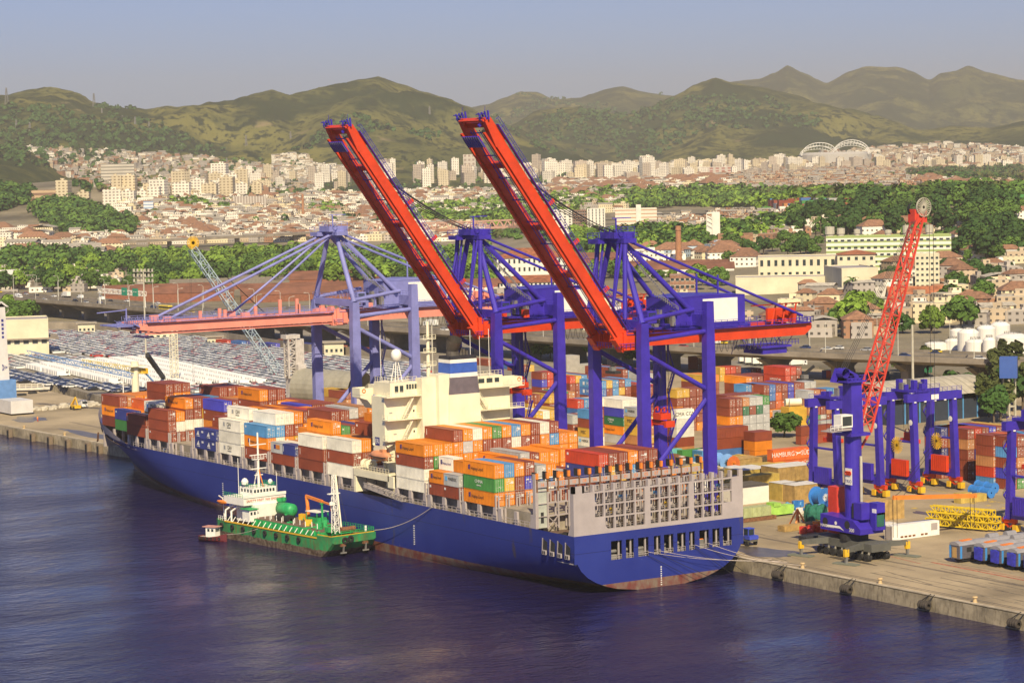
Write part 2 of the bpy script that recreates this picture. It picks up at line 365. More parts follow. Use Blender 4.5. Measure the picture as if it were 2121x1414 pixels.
def ridge(name, prof, R, depth, back, amp, n=260, m=70, seed=0):
    b = MB(); rows = []
    xs0, xs1 = prof[0][0], prof[-1][0]
    for i in range(m+1):
        f = i/m*1.35; row = []
        for j in range(n+1):
            x = xs0+(xs1-xs0)*j/n
            for (a, ya), (c, yc) in zip(prof, prof[1:]):
                if a <= x <= c: break
            tt = (x-a)/(c-a); tt = tt*tt*(3-2*tt)*.5+tt*.5; y = ya+(yc-ya)*tt
            d = ray(x, y); dh = sqrt(d.x**2+d.y**2); ux, uy = d.x/dh, d.y/dh
            H = CAM.z + R*d.z/dh
            rr = R - depth*(1-f) if f < 1 else R + back*(f-1)/.35
            X, Y = CAM.x+ux*rr, CAM.y+uy*rr
            g = hgt(X, Y)-8
            pr = sin(min(f, 1)*pi/2)**1.25 if f <= 1 else cos((f-1)/.35*pi/2)
            nn = rngn(X+seed, Y, 1/1500.); rd = 1-abs(rngn(X-seed, Y+90, 1/700.))*2
            env = min(1, f*3)*(1-pr**6)
            fine = rngn(X, Y+seed, 1/160.)*amp*.09
            z = g + (H-g)*pr + amp*env*(nn*.8+rd*.5-.25) + fine*min(1, f*4)
            row.append((X, Y, max(z, g-5)))
        rows.append(row)
    b.grid(rows, hm); o = b.build(name, at0=(0, 0, 0), smooth=True); return tag(o, kind='structure')
ridge('hills', [(-250, 260), (-100, 232), (0, 216), (55, 203), (105, 197), (150, 208), (190, 226), (245, 231), (310, 240), (350, 232), (390, 222), (480, 218), (525, 201), (560, 196), (600, 203), (650, 190), (700, 181), (750, 170), (785, 165), (830, 178), (880, 197), (930, 208), (965, 220), (1010, 243), (1060, 266), (1140, 300), (1240, 340), (1340, 352)], 7600, 2500, 1500, 115, seed=11)
ridge('hills', [(900, 352), (980, 305), (1050, 270), (1120, 240), (1195, 231), (1245, 243), (1290, 250), (1350, 229), (1400, 205), (1440, 186), (1482, 169), (1520, 180), (1580, 190), (1650, 206), (1700, 219), (1750, 236), (1820, 262), (1900, 292), (1990, 330)], 8800, 2300, 1500, 115, seed=37)
ridge('hills', [(1640, 322), (1720, 296), (1790, 268), (1850, 260), (1910, 272), (1980, 262), (2050, 266), (2121, 252), (2250, 240), (2400, 260)], 8300, 1500, 900, 45, n=160, m=44, seed=5)
ridge('hills', [(880, 260), (960, 226), (1010, 218), (1045, 204), (1080, 192), (1110, 192), (1150, 208), (1200, 205), (1225, 196), (1258, 186), (1290, 181), (1330, 192), (1385, 200), (1450, 215), (1560, 250)], 12500, 2500, 1200, 60, n=150, m=44, seed=71)
ridge('hills', [(1380, 230), (1450, 195), (1520, 172), (1570, 166), (1605, 152), (1631, 139), (1660, 152), (1712, 174), (1760, 151), (1795, 141), (1855, 141), (1890, 152), (1925, 168), (1950, 154), (1975, 150), (2005, 139), (2050, 152), (2110, 167), (2170, 175), (2300, 200)], 13500, 3000, 1500, 90, n=220, m=50, seed=93)
ridge('hills', [(-300, 290), (-120, 296), (0, 303), (45, 308), (90, 326), (130, 352), (170, 378), (215, 402)], 5200, 1100, 700, 40, n=110, m=44, seed=51)
# ---------------------------------------------------------------- land queries on the built ground and hills
from mathutils.bvhtree import BVHTree
_V, _P = [], []
for o in list(COL.objects):
    if o.type == 'MESH' and o.name.split('.')[0] in ('ground', 'hills'):
        n = len(_V); _V += [tuple(o.matrix_world @ v.co if False else Vector(v.co)+o.location) for v in o.data.vertices]
        _P += [tuple(n+i for i in p.vertices) for p in o.data.polygons]
BVH = BVHTree.FromPolygons(_V, _P)
def land(x, y):
    d = ray(x, y).normalized(); h = BVH.ray_cast(CAM, d, 20000)[0]
    if h is None or h.z < 0: return at(x, y, z=3.0)
    return h
def ground_z(x, y):
    h = BVH.ray_cast(Vector((x, y, 2000)), Vector((0, 0, -1)))[0]
    return h.z if h is not None and h.z > 0 else 3.0
def pix(p):
    d = Vector(p)-CAM; c = d.dot(_F); return 1060.5+FPX*d.dot(_R)/c, 707-FPX*d.dot(_U)/c
REG = {}
def reg(o, desc, phrase, cat, group):
    o['category'] = cat; o['group'] = group; REG.setdefault(phrase, []).append((o, desc)); return o
def finish_labels():
    for ph, L in REG.items():
        L.sort(key=lambda e: pix(e[0].location)[0]); seen = {}
        for i, (o, d) in enumerate(L):
            l = f'{d}, {ordn(i)} from the left {ph}' if len(L) > 1 else f'{d} {ph}'
            o['label'] = l
# ---------------------------------------------------------------- elevated highway
vpts = [at(x, y, z=13) for x, y in ((-220, 606), (-60, 611), (0, 616), (165, 629), (330, 643), (530, 664), (720, 676), (910, 687), (1130, 702), (1320, 716), (1500, 727), (1800, 739), (2121, 752), (2300, 759))]
vpts = [Vector((p.x, p.y, 13)) for p in vpts]
def smooth(pts, it=2):
    for _ in range(it):
        q = [pts[0]]
        for a, b in zip(pts, pts[1:]): q += [a*.75+b*.25, a*.25+b*.75]
        q.append(pts[-1]); pts = q
    return pts
vs = smooth(vpts, 2)
def offs(pts, d, dz=0):
    out = []
    for i, p in enumerate(pts):
        a, b = pts[max(0, i-1)], pts[min(len(pts)-1, i+1)]; t = (b-a).normalized(); n = Vector((-t.y, t.x, 0)); out.append(p+n*d+Vector((0, 0, dz)))
    return out
asph = mat('highway_asphalt', (.13, .115, .095), .9, var=.12, sc=.1)
vconc = mat('viaduct_concrete', (.26, .22, .17), .9, var=.25, sc=.12, drip=.25, rcol=(.08, .07, .055))
VW = 27
hw = T('elevated_highway', tuple(vs[len(vs)//2]-Vector((0, 0, 10))), 'long elevated concrete highway crossing behind the container yard and the parked cars', 'viaduct')
MB().grid([offs(vs, 0, .01), offs(vs, VW, .01)], asph).build('carriageway', hw)
b = MB()
for dd in (0, VW):
    s = 1 if dd else -1
    b.grid([offs(vs, dd-.35*s+0, .9), offs(vs, dd, .9), offs(vs, dd+.05*s, -1.1), offs(vs, dd-5*s, -2.6)], vconc)
    b.grid([offs(vs, dd-.35*s, .9), offs(vs, dd-.35*s, 0)], vconc)
b.grid([offs(vs, 5, -2.6), offs(vs, VW-5, -2.6)], vconc); b.grid([offs(vs, VW/2-.4, 1), offs(vs, VW/2+.4, 1)], vconc); b.grid([offs(vs, VW/2-.4, 1), offs(vs, VW/2-.4, 0)], vconc)
b.build('deck', hw)
lane = mat('lane_paint', (.5, .47, .4), .8); b = MB()
for dd in (3.5, 7, 10.4, 16.6, 20, 23.5):
    oo = offs(vs, dd, .03); o2 = offs(vs, dd+.18, .03)
    for i in range(0, len(oo)-1):
        a, c = oo[i], oo[i+1]; L = (c-a).length; n = int(L/8)
        for k in range(n):
            f0, f1 = (k+.2)/n, (k+.65)/n; b.poly([a.lerp(c, f0), a.lerp(c, f1), o2[i].lerp(o2[i+1], f1), o2[i].lerp(o2[i+1], f0)], lane)
b.build('lane_marking', hw)
LEN = [0]
for a, c in zip(vs, vs[1:]): LEN.append(LEN[-1]+(c-a).length)
def along(s, off=0, dz=0):
    s = max(0, min(s, LEN[-1]-1))
    for i in range(len(vs)-1):
        if LEN[i+1] >= s: break
    f = (s-LEN[i])/(LEN[i+1]-LEN[i]); t = (vs[i+1]-vs[i]).normalized(); p = vs[i].lerp(vs[i+1], f)
    return p+Vector((-t.y, t.x, 0))*off+Vector((0, 0, dz)), math.atan2(t.y, t.x)
s = 15.
while s < LEN[-1]:
    p, a = along(s, VW/2); b = MB(); gz = 2.9
    b.boxr(p.x, p.y, gz, 8.2, 3.2, 11, a, vconc); b.boxr(p.x, p.y, 8.2, 10.35, 3.4, 13, a, vconc, 1)
    t, n = Vector((cos(a), sin(a), 0)), Vector((-sin(a), cos(a), 0)); c = Vector((p.x, p.y, 0))
    b.ext([c+n*-12-t*1.3+Vector((0, 0, 10.36)), c+n*-6-t*1.3+Vector((0, 0, 7.6)), c+n*6-t*1.3+Vector((0, 0, 7.6)), c+n*12-t*1.3+Vector((0, 0, 10.36))], t*2.6, vconc)
    b.build('pier', hw); s += 30
# curved underside panels between the piers
# cars, vans and lorries
cglass = mat('car_glass', (.02, .025, .03), .15); tyre = mat('tyre_rubber', (.02, .02, .02), .8)
def car_mesh(kind, paint):
    b = MB(); L, Wd = {'car': (4.2, 1.7), 'van': (5.2, 1.9), 'truck': (8, 2.4), 'bus': (12, 2.5)}[kind]; h = Wd/2
    def side(p, z): return [Vector((x, -h, zz)) for x, zz in p]
    if kind == 'car':
        b.ext([(-2.1, -h, .35), (2.1, -h, .35), (2.1, -h, .75), (1.2, -h, .92), (-1.9, -h, .95), (-2.1, -h, .8)], (0, Wd, 0), paint)
        b.hexa([(-1.7, -h*.95, .93), (-1.3, -h*.8, 1.42), (-1.7, h*.95, .93), (-1.3, h*.8, 1.42), (1.15, -h*.95, .92), (.35, -h*.8, 1.42), (1.15, h*.95, .92), (.35, h*.8, 1.42)], cglass)
        b.box(-1.32, .36, -h*.81, h*.81, 1.4, 1.46, paint)
    elif kind == 'van':
        b.ext([(-2.6, -h, .4), (2.6, -h, .4), (2.6, -h, 1.0), (1.9, -h, 1.2), (1.4, -h, 2.1), (-2.6, -h, 2.1)], (0, Wd, 0), paint)
        b.ext([(2.0, -h-.02, 1.15), (1.45, -h-.02, 1.95), (.7, -h-.02, 1.95), (.7, -h-.02, 1.2)], (0, Wd+.04, 0), cglass)
    elif kind == 'truck':
        b.box(1.9, 3.9, -1.15, 1.15, .5, 2.5, paint); b.box(3.88, 3.93, -1, 1, 1.5, 2.3, cglass); b.box(2.6, 3.4, -1.17, 1.17, 1.5, 2.2, cglass)
        b.box(-4, 1.7, -1.2, 1.2, 1.0, 3.4, MATS['white_paint']); b.box(-4, 3.8, -1, 1, .6, 1.0, dark)
    else:
        b.box(-6, 6, -h, h, .4, 3, paint); b.box(-5.8, 6.03, -h-.02, h+.02, 1.4, 2.3, cglass)
    return b, L, h
def car_proto(kind, col, name, rough=.35):
    pm = mat('paint_'+name, col, rough, var=.02, spec=.6); b, L, h = car_mesh(kind, pm)
    o = b.build({'car': 'car', 'van': 'van', 'truck': 'lorry', 'bus': 'bus'}[kind], at0=(0, 0, 0)); r = .33 if kind in ('car', 'van') else .5
    w = MB(); w.lathe((0, 0, 0), [(0.01, -.12), (r, -.12), (r, .12), (.01, .12)], tyre, 10, 'y'); wm_ = w.mesh('wheel')
    for sx in (-1, 1):
        for sy in (-1, 1):
            q = bpy.data.objects.new('wheel', wm_); COL.objects.link(q); q.parent = o; q.location = (sx*L*.32, sy*(h-.05), r)
    return o
CARS = [('white', (.75, .74, .7)), ('black', (.02, .02, .025)), ('silver', (.4, .4, .4)), ('red', (.45, .03, .02)), ('dark blue', (.03, .05, .15)), ('yellow', (.7, .5, .03))]
proto = {}
for nm, c in CARS: proto['car', nm] = car_proto('car', c, nm)
proto['van', 'white'] = car_proto('van', (.8, .8, .76), 'vanwhite'); proto['lorry', 'white'] = car_proto('truck', (.75, .74, .7), 'lorrywhite'); proto['bus', 'yellow'] = car_proto('bus', (.75, .55, .05), 'busyellow')
used = set()
def put(kind, colr, p, rz):
    o = proto[kind, colr]
    if (kind, colr) in used: o = dup(o, p, rz)
    else: used.add((kind, colr)); o.location = p; o.rotation_euler.z = rz
    return o
fixed = [(420, 2, 'van', 'white'), ]
s = 30.
while s < LEN[-1]-20:
    for off in (2, 5.2, 8.7, 18.2, 21.7, 25):
        if rng.random() < .3:
            ss = s+rng.uniform(-8, 8); p, a = along(ss, off, .03); k, c = rng.choice([('car', 'white'), ('car', 'white'), ('car', 'black'), ('car', 'silver'), ('car', 'dark blue'), ('car', 'red'), ('van', 'white'), ('lorry', 'white'), ('car', 'yellow'), ('car', 'black')] if rng.random() < .97 else [('bus', 'yellow')])
            o = put(k, c, p, a if off < 13 else a+pi); reg(o, f'{c} {k}', 'on the elevated highway', k, 'traffic on the elevated highway')
    s += 26
# street lamps along it
lampm = mat('lamp_post_paint', (.55, .53, .45), .6)
b = MB(); b.tube((0, 0, 0), (0, 0, 11.5), .16, lampm, 6, .1); b.chain([Vector((0, 0, 11.4)), Vector((0, .6, 12.1)), Vector((0, 2.2, 12.3))], .09, lampm)
o = b.build('street_lamp', at0=(0, 0, 0)); MB().box(-.2, .2, 1.9, 3, 12.2, 12.42, lampm).build('lamp_head', o, world=False)
lamp0 = o; first = True; s = 20.
while s < LEN[-1]-10:
    for off in (.6, VW-.6):
        p, a = along(s+(6 if off > 5 else 0), off, 0); rz = a if off < 5 else a+pi
        if first: o = lamp0; o.location = p; o.rotation_euler.z = rz; first = False
        else: o = dup(lamp0, p, rz)
        reg(o, 'tall pale street lamp', 'along the elevated highway', 'street lamp', 'street lamps on the elevated highway')
    s += 31
# sign gantry
gl, gr = at(207, 632, z=13), at(300, 640, z=13)
gr = gl+Vector((26, 9, 0)) if False else Vector((gr.x, gr.y, 13)); gl = Vector((gl.x, gl.y, 13))
dd = (gr-gl); gt = T('sign_gantry', tuple((gl+gr)/2), 'white lattice gantry with two green road signs above the highway', 'sign gantry')
gsc = (gl-CAM).length/FPX; H = 30*gsc
for q in (gl, gr, ):
    for e in (-1.2, 1.2): MB().bar(q+Vector((e, 0, 0)), q+Vector((e*.2, 0, H)), .35, m=white).build('post', gt)
b = MB(); b.lattice(gl+Vector((0, 0, H)), gr+Vector((0, 0, H)), 2.2, .14, white, 16); b.build('lattice_beam', gt)
sgn = mat('road_sign_green', (.02, .3, .17), .5)
for f, tx in ((.62, 'Centro'), (.86, 'Av. Brasil')):
    c = gl.lerp(gr, f)+Vector((0, -1.5, H+.6)); b = MB(); t = dd.normalized(); hw2 = 3.4
    b.bar(c-t*hw2, c+t*hw2, .15, 4.2, sgn); so_ = b.build('sign_board', gt)
    x = text(tx, (c.x, c.y-.3, c.z), 1.1, white, None, '-Y'); x.parent = so_; x.location = Vector(c)-root_loc(so_)+Vector((0.1, -.25, .3)); x.rotation_euler = (pi/2, 0, math.atan2(t.y, t.x))
# ---------------------------------------------------------------- buildings
def frame(xl, xr, yb, yt, rot=0.):
    """two photo corners of a front -> base point, along, back, width, height"""
    P0 = land(xl, yb); D = (P0-CAM).length; v = Vector((P0.x-CAM.x, P0.y-CAM.y, 0)).normalized(); al = Vector((v.y, -v.x, 0))
    c, s = cos(rot), sin(rot); al = Vector((al.x*c-al.y*s, al.x*s+al.y*c, 0)); bk = Vector((-al.y, al.x, 0))
    wd = (xr-xl)/FPX*D/max(.3, c); return P0, al, bk, wd, (yb-yt)/FPX*D
class LB:                                          # local frame builder: x along, y back, z up
    def __init__(s, P0, al): s.o = P0; s.a = math.atan2(al.y, al.x)
def bld(name, label, cat, xl, xr, yb, yt, depth=14, wall=None, rows=0, cols=0, wf=.5, hf=.45, roof=None, rot=0, group=None, winm=None, parapet=.6, sidewin=0, rh=2.5, stripes=None, sink=6, face=0):
    P0, al, bk, wd, H = frame(xl, xr, yb, yt, rot)
    T0 = T(name, tuple(P0), label, cat, group, math.atan2(al.y, al.x))
    b = MB(); b.box(0, wd, 0, depth, -sink, H, wall); b.build('wall', T0, world=False)
    if roof == 'hip':
        b = MB(); o_ = .8; b.grid([[(-o_, -o_, H-.1), (wd+o_, -o_, H-.1)], [(min(depth, wd)/2, depth/2, H+rh), (wd-min(depth, wd)/2, depth/2, H+rh)], [(-o_, depth+o_, H-.1), (wd+o_, depth+o_, H-.1)]], tile)
        b.poly([(-o_, -o_, H-.1), (min(depth, wd)/2, depth/2, H+rh), (-o_, depth+o_, H-.1)], tile); b.poly([(wd+o_, -o_, H-.1), (wd+o_, depth+o_, H-.1), (wd-min(depth, wd)/2, depth/2, H+rh)], tile); b.build('roof', T0, world=False)
    elif roof == 'gable':
        b = MB(); o_ = .6; b.grid([[(-o_, -o_, H-.2), (wd+o_, -o_, H-.2)], [(-o_, depth/2, H+rh), (wd+o_, depth/2, H+rh)], [(-o_, depth+o_, H-.2), (wd+o_, depth+o_, H-.2)]], tile); b.build('roof', T0, world=False)
        b = MB(); b.poly([(0, 0, H), (0, depth/2, H+rh-.2), (0, depth, H)], wall); b.poly([(wd, 0, H), (wd, depth, H), (wd, depth/2, H+rh-.2)], wall); b.build('gable', T0, world=False)
    else:
        b = MB(); b.box(.3, wd-.3, .3, depth-.3, H, H+.12, grey); b.build('roof', T0, world=False)
        def lp(e, z): return [(e, e, z), (wd-e, e, z), (wd-e, depth-e, z), (e, depth-e, z)]
        MB().grid([lp(-.06, H-.1), lp(-.06, H+parapet), lp(.25, H+parapet), lp(.25, H)], wall, closed=True).build('parapet', T0, world=False)
    if rows and cols:
        cw, chh = wd/cols, H/rows; wm2 = MB(); wm2.box(-cw*wf/2, cw*wf/2, -.08, .0, 0, chh*hf, winm or glass)
        wm2.box(-cw*wf/2-.12, cw*wf/2+.12, -.14, 0, -.14, -.01, white); me = wm2.mesh('window'); n = 0
        for r in range(rows):
            for c in range(cols):
                if n >= 98: break
                q = bpy.data.objects.new('window', me); COL.objects.link(q); q.parent = T0; q.location = ((c+.5)*cw, -.01, (r+.32)*chh); n += 1
    return T0, wd, H
tile = mat('clay_roof_tiles', (.33, .115, .05), .9, var=.35, sc=.35, rnd=.2)
tile2 = mat('old_brick_roof', (.2, .085, .05), .95, var=.3, sc=.08)
wcream = mat('cream_plaster', (.66, .6, .42), .85, var=.12, sc=.08, drip=.15, rcol=(.35, .27, .16))
wwhite = mat('white_plaster', (.72, .69, .6), .85, var=.1, sc=.08, drip=.1, rcol=(.35, .3, .22))
bld('office_block', 'long cream three storey block with two rows of windows right of the violet cranes', 'office block', 1571, 1745, 585, 535, 30, wcream, 2, 12, .42, .5)
bld('blank_warehouse', 'windowless cream warehouse wall in front of the cream three storey block', 'warehouse', 1524, 1742, 612, 577, 24, wcream)
bld('office_wing', 'taller cream wing with blank front at the right end of the cream block', 'office block', 1744, 1818, 614, 558, 40, wcream, 0, 0, rot=.25)
bld('upper_wing', 'cream top storey with dark hip roof rising behind the cream block', 'office block', 1735, 1812, 580, 528, 24, wcream, 3, 5, .4, .4, 'hip')
gstripe = mat('green_white_bands', (.72, .7, .6), .8, var=.05, stripes=(2, 3.05, .45, (.3, .38, .13)))
T0, wd, H = bld('green_striped_block', 'long apartment block banded in green and white below the tree covered hill', 'apartment block', 1712, 1965, 566, 492, 16, gstripe, 5, 19, .55, .3, sink=12)
for f, rr, hh in ((.03, 3, 6), (.12, 2.5, 5), (.25, 2, 4.2), (.5, 2.2, 3.4), (.65, 2.6, 6), (.83, 2.4, 6)):
    q = MB().lathe((wd*f, 8, H+.1), [(rr*.8, 0), (rr*.8, 1.4), (rr, 1.5), (rr, hh), (.1, hh+.3)], pole_m, 12).build('water_tank', T0, world=False)
bld('apartment_slab', 'white apartment tower with brown balcony panels between the red booms', 'apartment tower', 1146, 1186, 487, 436, 14, wwhite, 9, 4, .4, .45)
bld('apartment_slab', 'brown fronted apartment slab with rows of dark balconies between the red booms', 'apartment tower', 1188, 1216, 485, 437, 14, mat('brown_panels', (.22, .13, .09), .8), 8, 6, .6, .5)
bld('apartment_slab', 'white ribbed apartment slab just right of the brown fronted one', 'apartment tower', 1217, 1254, 486, 434, 14, wwhite, 9, 5, .25, .8)
bstr = mat('brown_white_bands', (.68, .62, .5), .8, var=.05, stripes=(2, 3.3, .26, (.42, .22, .13)))
T0, wd, H = bld('banded_block', 'nine storey white block with thin brown bands left of the brick chimney', 'apartment block', 1275, 1361, 483, 434, 18, bstr)
MB().box(wd*.5, wd*.62, -1.2, .01, -3, H+4, wwhite).build('stair_tower', T0, world=False)
# white concrete tower with a lift shaft face
P0, al, bk, wd, H = frame(1464, 1492, 516, 440)
T0 = T('white_tower', tuple(P0), 'slim white concrete tower with zigzag stair openings beside the arched hangar', 'tower', None, math.atan2(al.y, al.x))
b = MB(); b.box(wd*.42, wd, 0, 9, -3, H, wwhite); b.box(0, wd*.4, .8, 9, -3, H*.86, wwhite); b.box(0, .6, 0, .79, -3, H, wwhite); b.box(0, wd*.42, 0, .79, H-1.2, H, wwhite); b.build('shaft', T0, world=False)
for i in range(3): MB().bar((.6, .4, H*(.9-.12*i)), (wd*.42, .4, H*(.82-.12*i)), .5, .9, wwhite).build('stair', T0, world=False)
brickm = mat('chimney_brick', (.38, .18, .09), .9, var=.2, sc=.8)
def chimney(x, yb, yt, w, label, m=brickm, top=True):
    P0 = land(x, yb); D = (P0-CAM).length/FPX; h = (yb-yt)*D; r = w*D/2
    b = MB(); b.lathe(P0-Vector((0, 0, 3)), [(r*1.15, 0), (r*.85, h*.85+3), (r*.78, h*.86+3), (r*1.02, h*.9+3), (r*.9, h*.92+3), (r*.86, h+3), (r*.5, h+3), (r*.5, h)], m, 14)
    o = b.build('brick_chimney'); tag(o, label, 'chimney'); return o
chimney(1406, 548, 468, 13, 'tapering red brick chimney standing in front of the wooded belt')
chimney(628, 456, 402, 5.5, 'thin distant brick chimney left of the violet crane top')
# arched hangar
P0, al, bk, wd, H = frame(1493, 1560, 518, 503)
T0 = T('arched_hangar', tuple(P0), 'rust stained arched hangar with dark open end beside the slim white tower', 'hangar', None, math.atan2(al.y, al.x))
rt = mat('rusted_sheeting', (.3, .16, .08), .8, var=.35, sc=.3); b = MB(); rows = []
for i in range(13):
    t = pi*i/12; rows.append([(-2, 22-22*cos(t), H*.75+7.5*sin(t)), (wd, 22-22*cos(t), H*.75+7.5*sin(t))])
b.grid(rows, rt); b.build('roof', T0, world=False)
b = MB(); b.poly([(wd-.5, 22-22*cos(pi*i/12), H*.75+7.5*sin(pi*i/12)) for i in range(13)], dark); b.box(0, wd-.6, .5, 43.5, -2, H*.74, mat('hangar_dark', (.07, .04, .03), .9)); b.build('end_wall', T0, world=False)
# brick warehouses with long roofs
def shed(name, label, xl, xr, yb, yt, depth, roofm, wallm, rot=0, n=1, rh=3.5):
    P0, al, bk, wd, H = frame(xl, xr, yb, yt, rot); H = max(H, 4)
    T0 = T(name, tuple(P0), label, 'warehouse', None, math.atan2(al.y, al.x)); MB().box(0, wd, 0, depth, -4, H, wallm).build('wall', T0, world=False)
    for i in range(n):
        y0, y1 = depth*i/n, depth*(i+1)/n; b = MB(); b.grid([[(-.6, y0-.3, H+.02), (wd+.6, y0-.3, H+.02)], [(-.6, (y0+y1)/2, H+rh), (wd+.6, (y0+y1)/2, H+rh)], [(-.6, y1-.3, H+.02), (wd+.6, y1-.3, H+.02)]], roofm)
        b.poly([(-.05, y0, H), (-.05, (y0+y1)/2, H+rh-.1), (-.05, y1, H)], wallm); b.poly([(wd+.05, y0, H), (wd+.05, y1, H), (wd+.05, (y0+y1)/2, H+rh-.1)], wallm); b.build('roof', T0, world=False)
    return T0
brw = mat('brick_wall_brown', (.24, .09, .05), .9, var=.2)
shed('brick_warehouse', 'low brown brick warehouse with dull ridged roof behind the sign gantry', 215, 480, 632, 612, 60, tile2, brw, 0, 3, 4)
shed('brick_warehouse', 'long grey roofed warehouse behind the blue lattice crane boom', 300, 560, 606, 598, 50, mat('grey_tin', (.2, .17, .13), .9, var=.2), brw, 0, 2, 4)
shed('brick_warehouse', 'red roofed warehouse with white gables between the violet crane legs', 500, 790, 628, 612, 80, tile2, brw, 0, 4, 4)
shed('brick_warehouse', 'terracotta roofed warehouse behind the violet crane machinery', 600, 860, 594, 580, 60, tile2, brw, 0, 3, 4)
shed('brick_warehouse', 'wide terracotta roofed warehouse left of the brick chimney', 1300, 1520, 575, 560, 60, tile2, wwhite, 0, 3, 4)
shed('brick_warehouse', 'dark terracotta shed behind the nearer wide warehouse by the chimney', 1180, 1400, 548, 538, 50, tile2, brw, 0, 2, 4)
shed('brick_warehouse', 'terracotta warehouse row behind the middle violet blue crane', 930, 1180, 610, 596, 60, tile2, wwhite, 0, 3, 4)
shed('brick_warehouse', 'orange roofed church hall half hidden behind the red lattice boom', 1845, 1960, 645, 625, 26, tile, wcream, .1, 1, 7)
T0, wd, H = bld('school_building', 'white three storey building with red hip roofs left of the right red boom', 'school', 1030, 1175, 585, 535, 26, wwhite, 3, 14, .4, .5, 'hip', rh=6)
T0, wd, H = bld('colonial_block', 'low white block with arcade windows behind the middle crane machinery house', 'school', 1035, 1230, 606, 586, 20, wwhite, 2, 22, .5, .5, 'hip', rh=4)
T0, wd, H = bld('unfinished_block', 'brick infilled concrete frame of three storeys behind the right crane house', 'apartment block', 1388, 1440, 618, 572, 18, mat('raw_brick', (.3, .16, .1), .9, var=.3, sc=.6, stripes=(2, 3.4, .25, (.35, .3, .24))), 3, 5, .6, .4)
T0, wd, H = bld('balcony_block', 'cream apartment block with stepped balconies behind the red lattice boom', 'apartment block', 1896, 1945, 610, 530, 16, wcream, 7, 5, .5, .4)
T0, wd, H = bld('terminal_office', 'low cream port building at the left edge beside the parked cars', 'warehouse', -30, 97, 738, 668, 26, wcream, 1, 7, .6, .14)
MB().box(-1, wd+4.5, -1.5, 27, H*.44, H*.48, MATS['viaduct_concrete']).build('canopy', T0, world=False)
T0, wd, H = bld('open_shed', 'white roofed open shed at the far left above the highway', 'warehouse', -40, 35, 601, 574, 30, mat('shed_pale', (.5, .47, .4), .8), 0, 0)
MB().grid([[(-2, -2, H+.5), (wd+2, -2, H+.5)], [(-2, 15, H+4), (wd+2, 15, H+4)], [(-2, 32, H+.5), (wd+2, 32, H+.5)]], wwhite).build('canopy_roof', T0, world=False)
for i, (xl, xr, yb, yt, l) in enumerate(((162, 196, 692, 672, 'square gate hut with flat cap at the back of the parked cars, left'), (430, 460, 714, 700, 'low hut with brown roof behind the parked cars, left of the blue lattice boom'), (308, 360, 704, 688, 'low grey roofed shed under the tip of the salmon crane boom'), (672, 712, 738, 712, 'cream gate hut with dark base between the violet crane legs'))):
    T0, wd, H = bld('gate_hut', l, 'hut', xl, xr, yb, yt, 9, wcream, 1, 4, .5, .25, parapet=.3, face=1); MB().box(-1, wd+1, -1, 10, H+.3, H+.7, mat('hut_cap', (.35, .3, .22), .8)).build('cap', T0, world=False)
T0, wd, H = bld('slab_block', 'huge wide pale slab block standing alone below the hills on the left', 'apartment block', 210, 277, 384, 342, 40, winmat('w_slab', (.5, .46, .38), (.22, .2, .17), 1e6, 4.2, 1, .4, 0))
T0, wd, H = bld('glass_block', 'grey ribbed office block with white stair shaft in the low city', 'office block', 484, 552, 437, 409, 40, mat('rib', (.3, .25, .21), .8, stripes=(0, 3.5, .4, (.5, .46, .4))))
T0, wd, H = bld('blue_cap_tower', 'small white and blue banded tower standing right of the dark green mound', 'office block', 298, 318, 451, 419, 16, mat('bluewhite', (.65, .66, .68), .7, stripes=(2, 3.6, .35, (.2, .3, .45))))
T0, wd, H = bld('twin_tower', 'tall slim beige tower rising highest in the far city between the booms', 'apartment tower', 960, 986, 362, 321, 40, winmat('w_tw', (.6, .53, .44), (.3, .22, .18), 9, 9, .5, .5))
T0, wd, H = bld('twin_tower', 'tall slim tower partly hidden behind the right red boom', 'apartment tower', 996, 1014, 362, 330, 40, winmat('w_tw', (.6, .53, .44)))
T0, wd, H = bld('red_panel_block', 'wide block with red brick panels in the far city right of the booms', 'apartment block', 1455, 1514, 369, 347, 30, winmat('w_red', (.6, .53, .45), (.36, .14, .11), 14, 6, .55, .6))
T0, wd, H = bld('terrace_office', 'brown terraced office building at the foot of the left hill', 'office block', 63, 118, 419, 396, 40, winmat('w_ter', (.5, .36, .22), (.2, .12, .08), 1e6, 6, 1, .5, 0))
# stadium
P0 = land(1730, 332); D = (P0-CAM).length; r_ = 74/FPX*D; T0 = T('stadium', tuple(P0), 'distant stadium with white arched roof trusses on the right of the far city', 'stadium')
MB().lathe(P0, [(r_, -10), (r_, 16), (r_*.85, 22), (r_*.75, 6)], mat('stadium_concrete', (.5, .47, .42), .8), 28).build('bowl', T0)
v = Vector((P0.x-CAM.x, P0.y-CAM.y, 0)).normalized(); al = Vector((v.y, -v.x, 0))
for cx, cy_, rw, hh in ((-.42, -.5, .5, 34), (.42, -.5, .5, 34), (-.5, .5, .48, 26), (.45, .5, .52, 40)):
    b = MB(); pts = [P0+al*(cx+rw*cos(t))*r_+v*cy_*r_+Vector((0, 0, 14+hh*sin(t))) for t in [pi*i/18 for i in range(19)]]
    b.chain(pts, 1.1, white); pt2 = [P0+al*(cx+rw*.96*cos(t))*r_+v*cy_*r_+Vector((0, 0, 14+(hh-9)*sin(t))) for t in [pi*i/18 for i in range(19)]]; b.chain(pt2, .7, white)
    for i in range(1, 18): b.bar(pts[i], pt2[i], .8, m=white)
    b.build('roof_arch', T0)
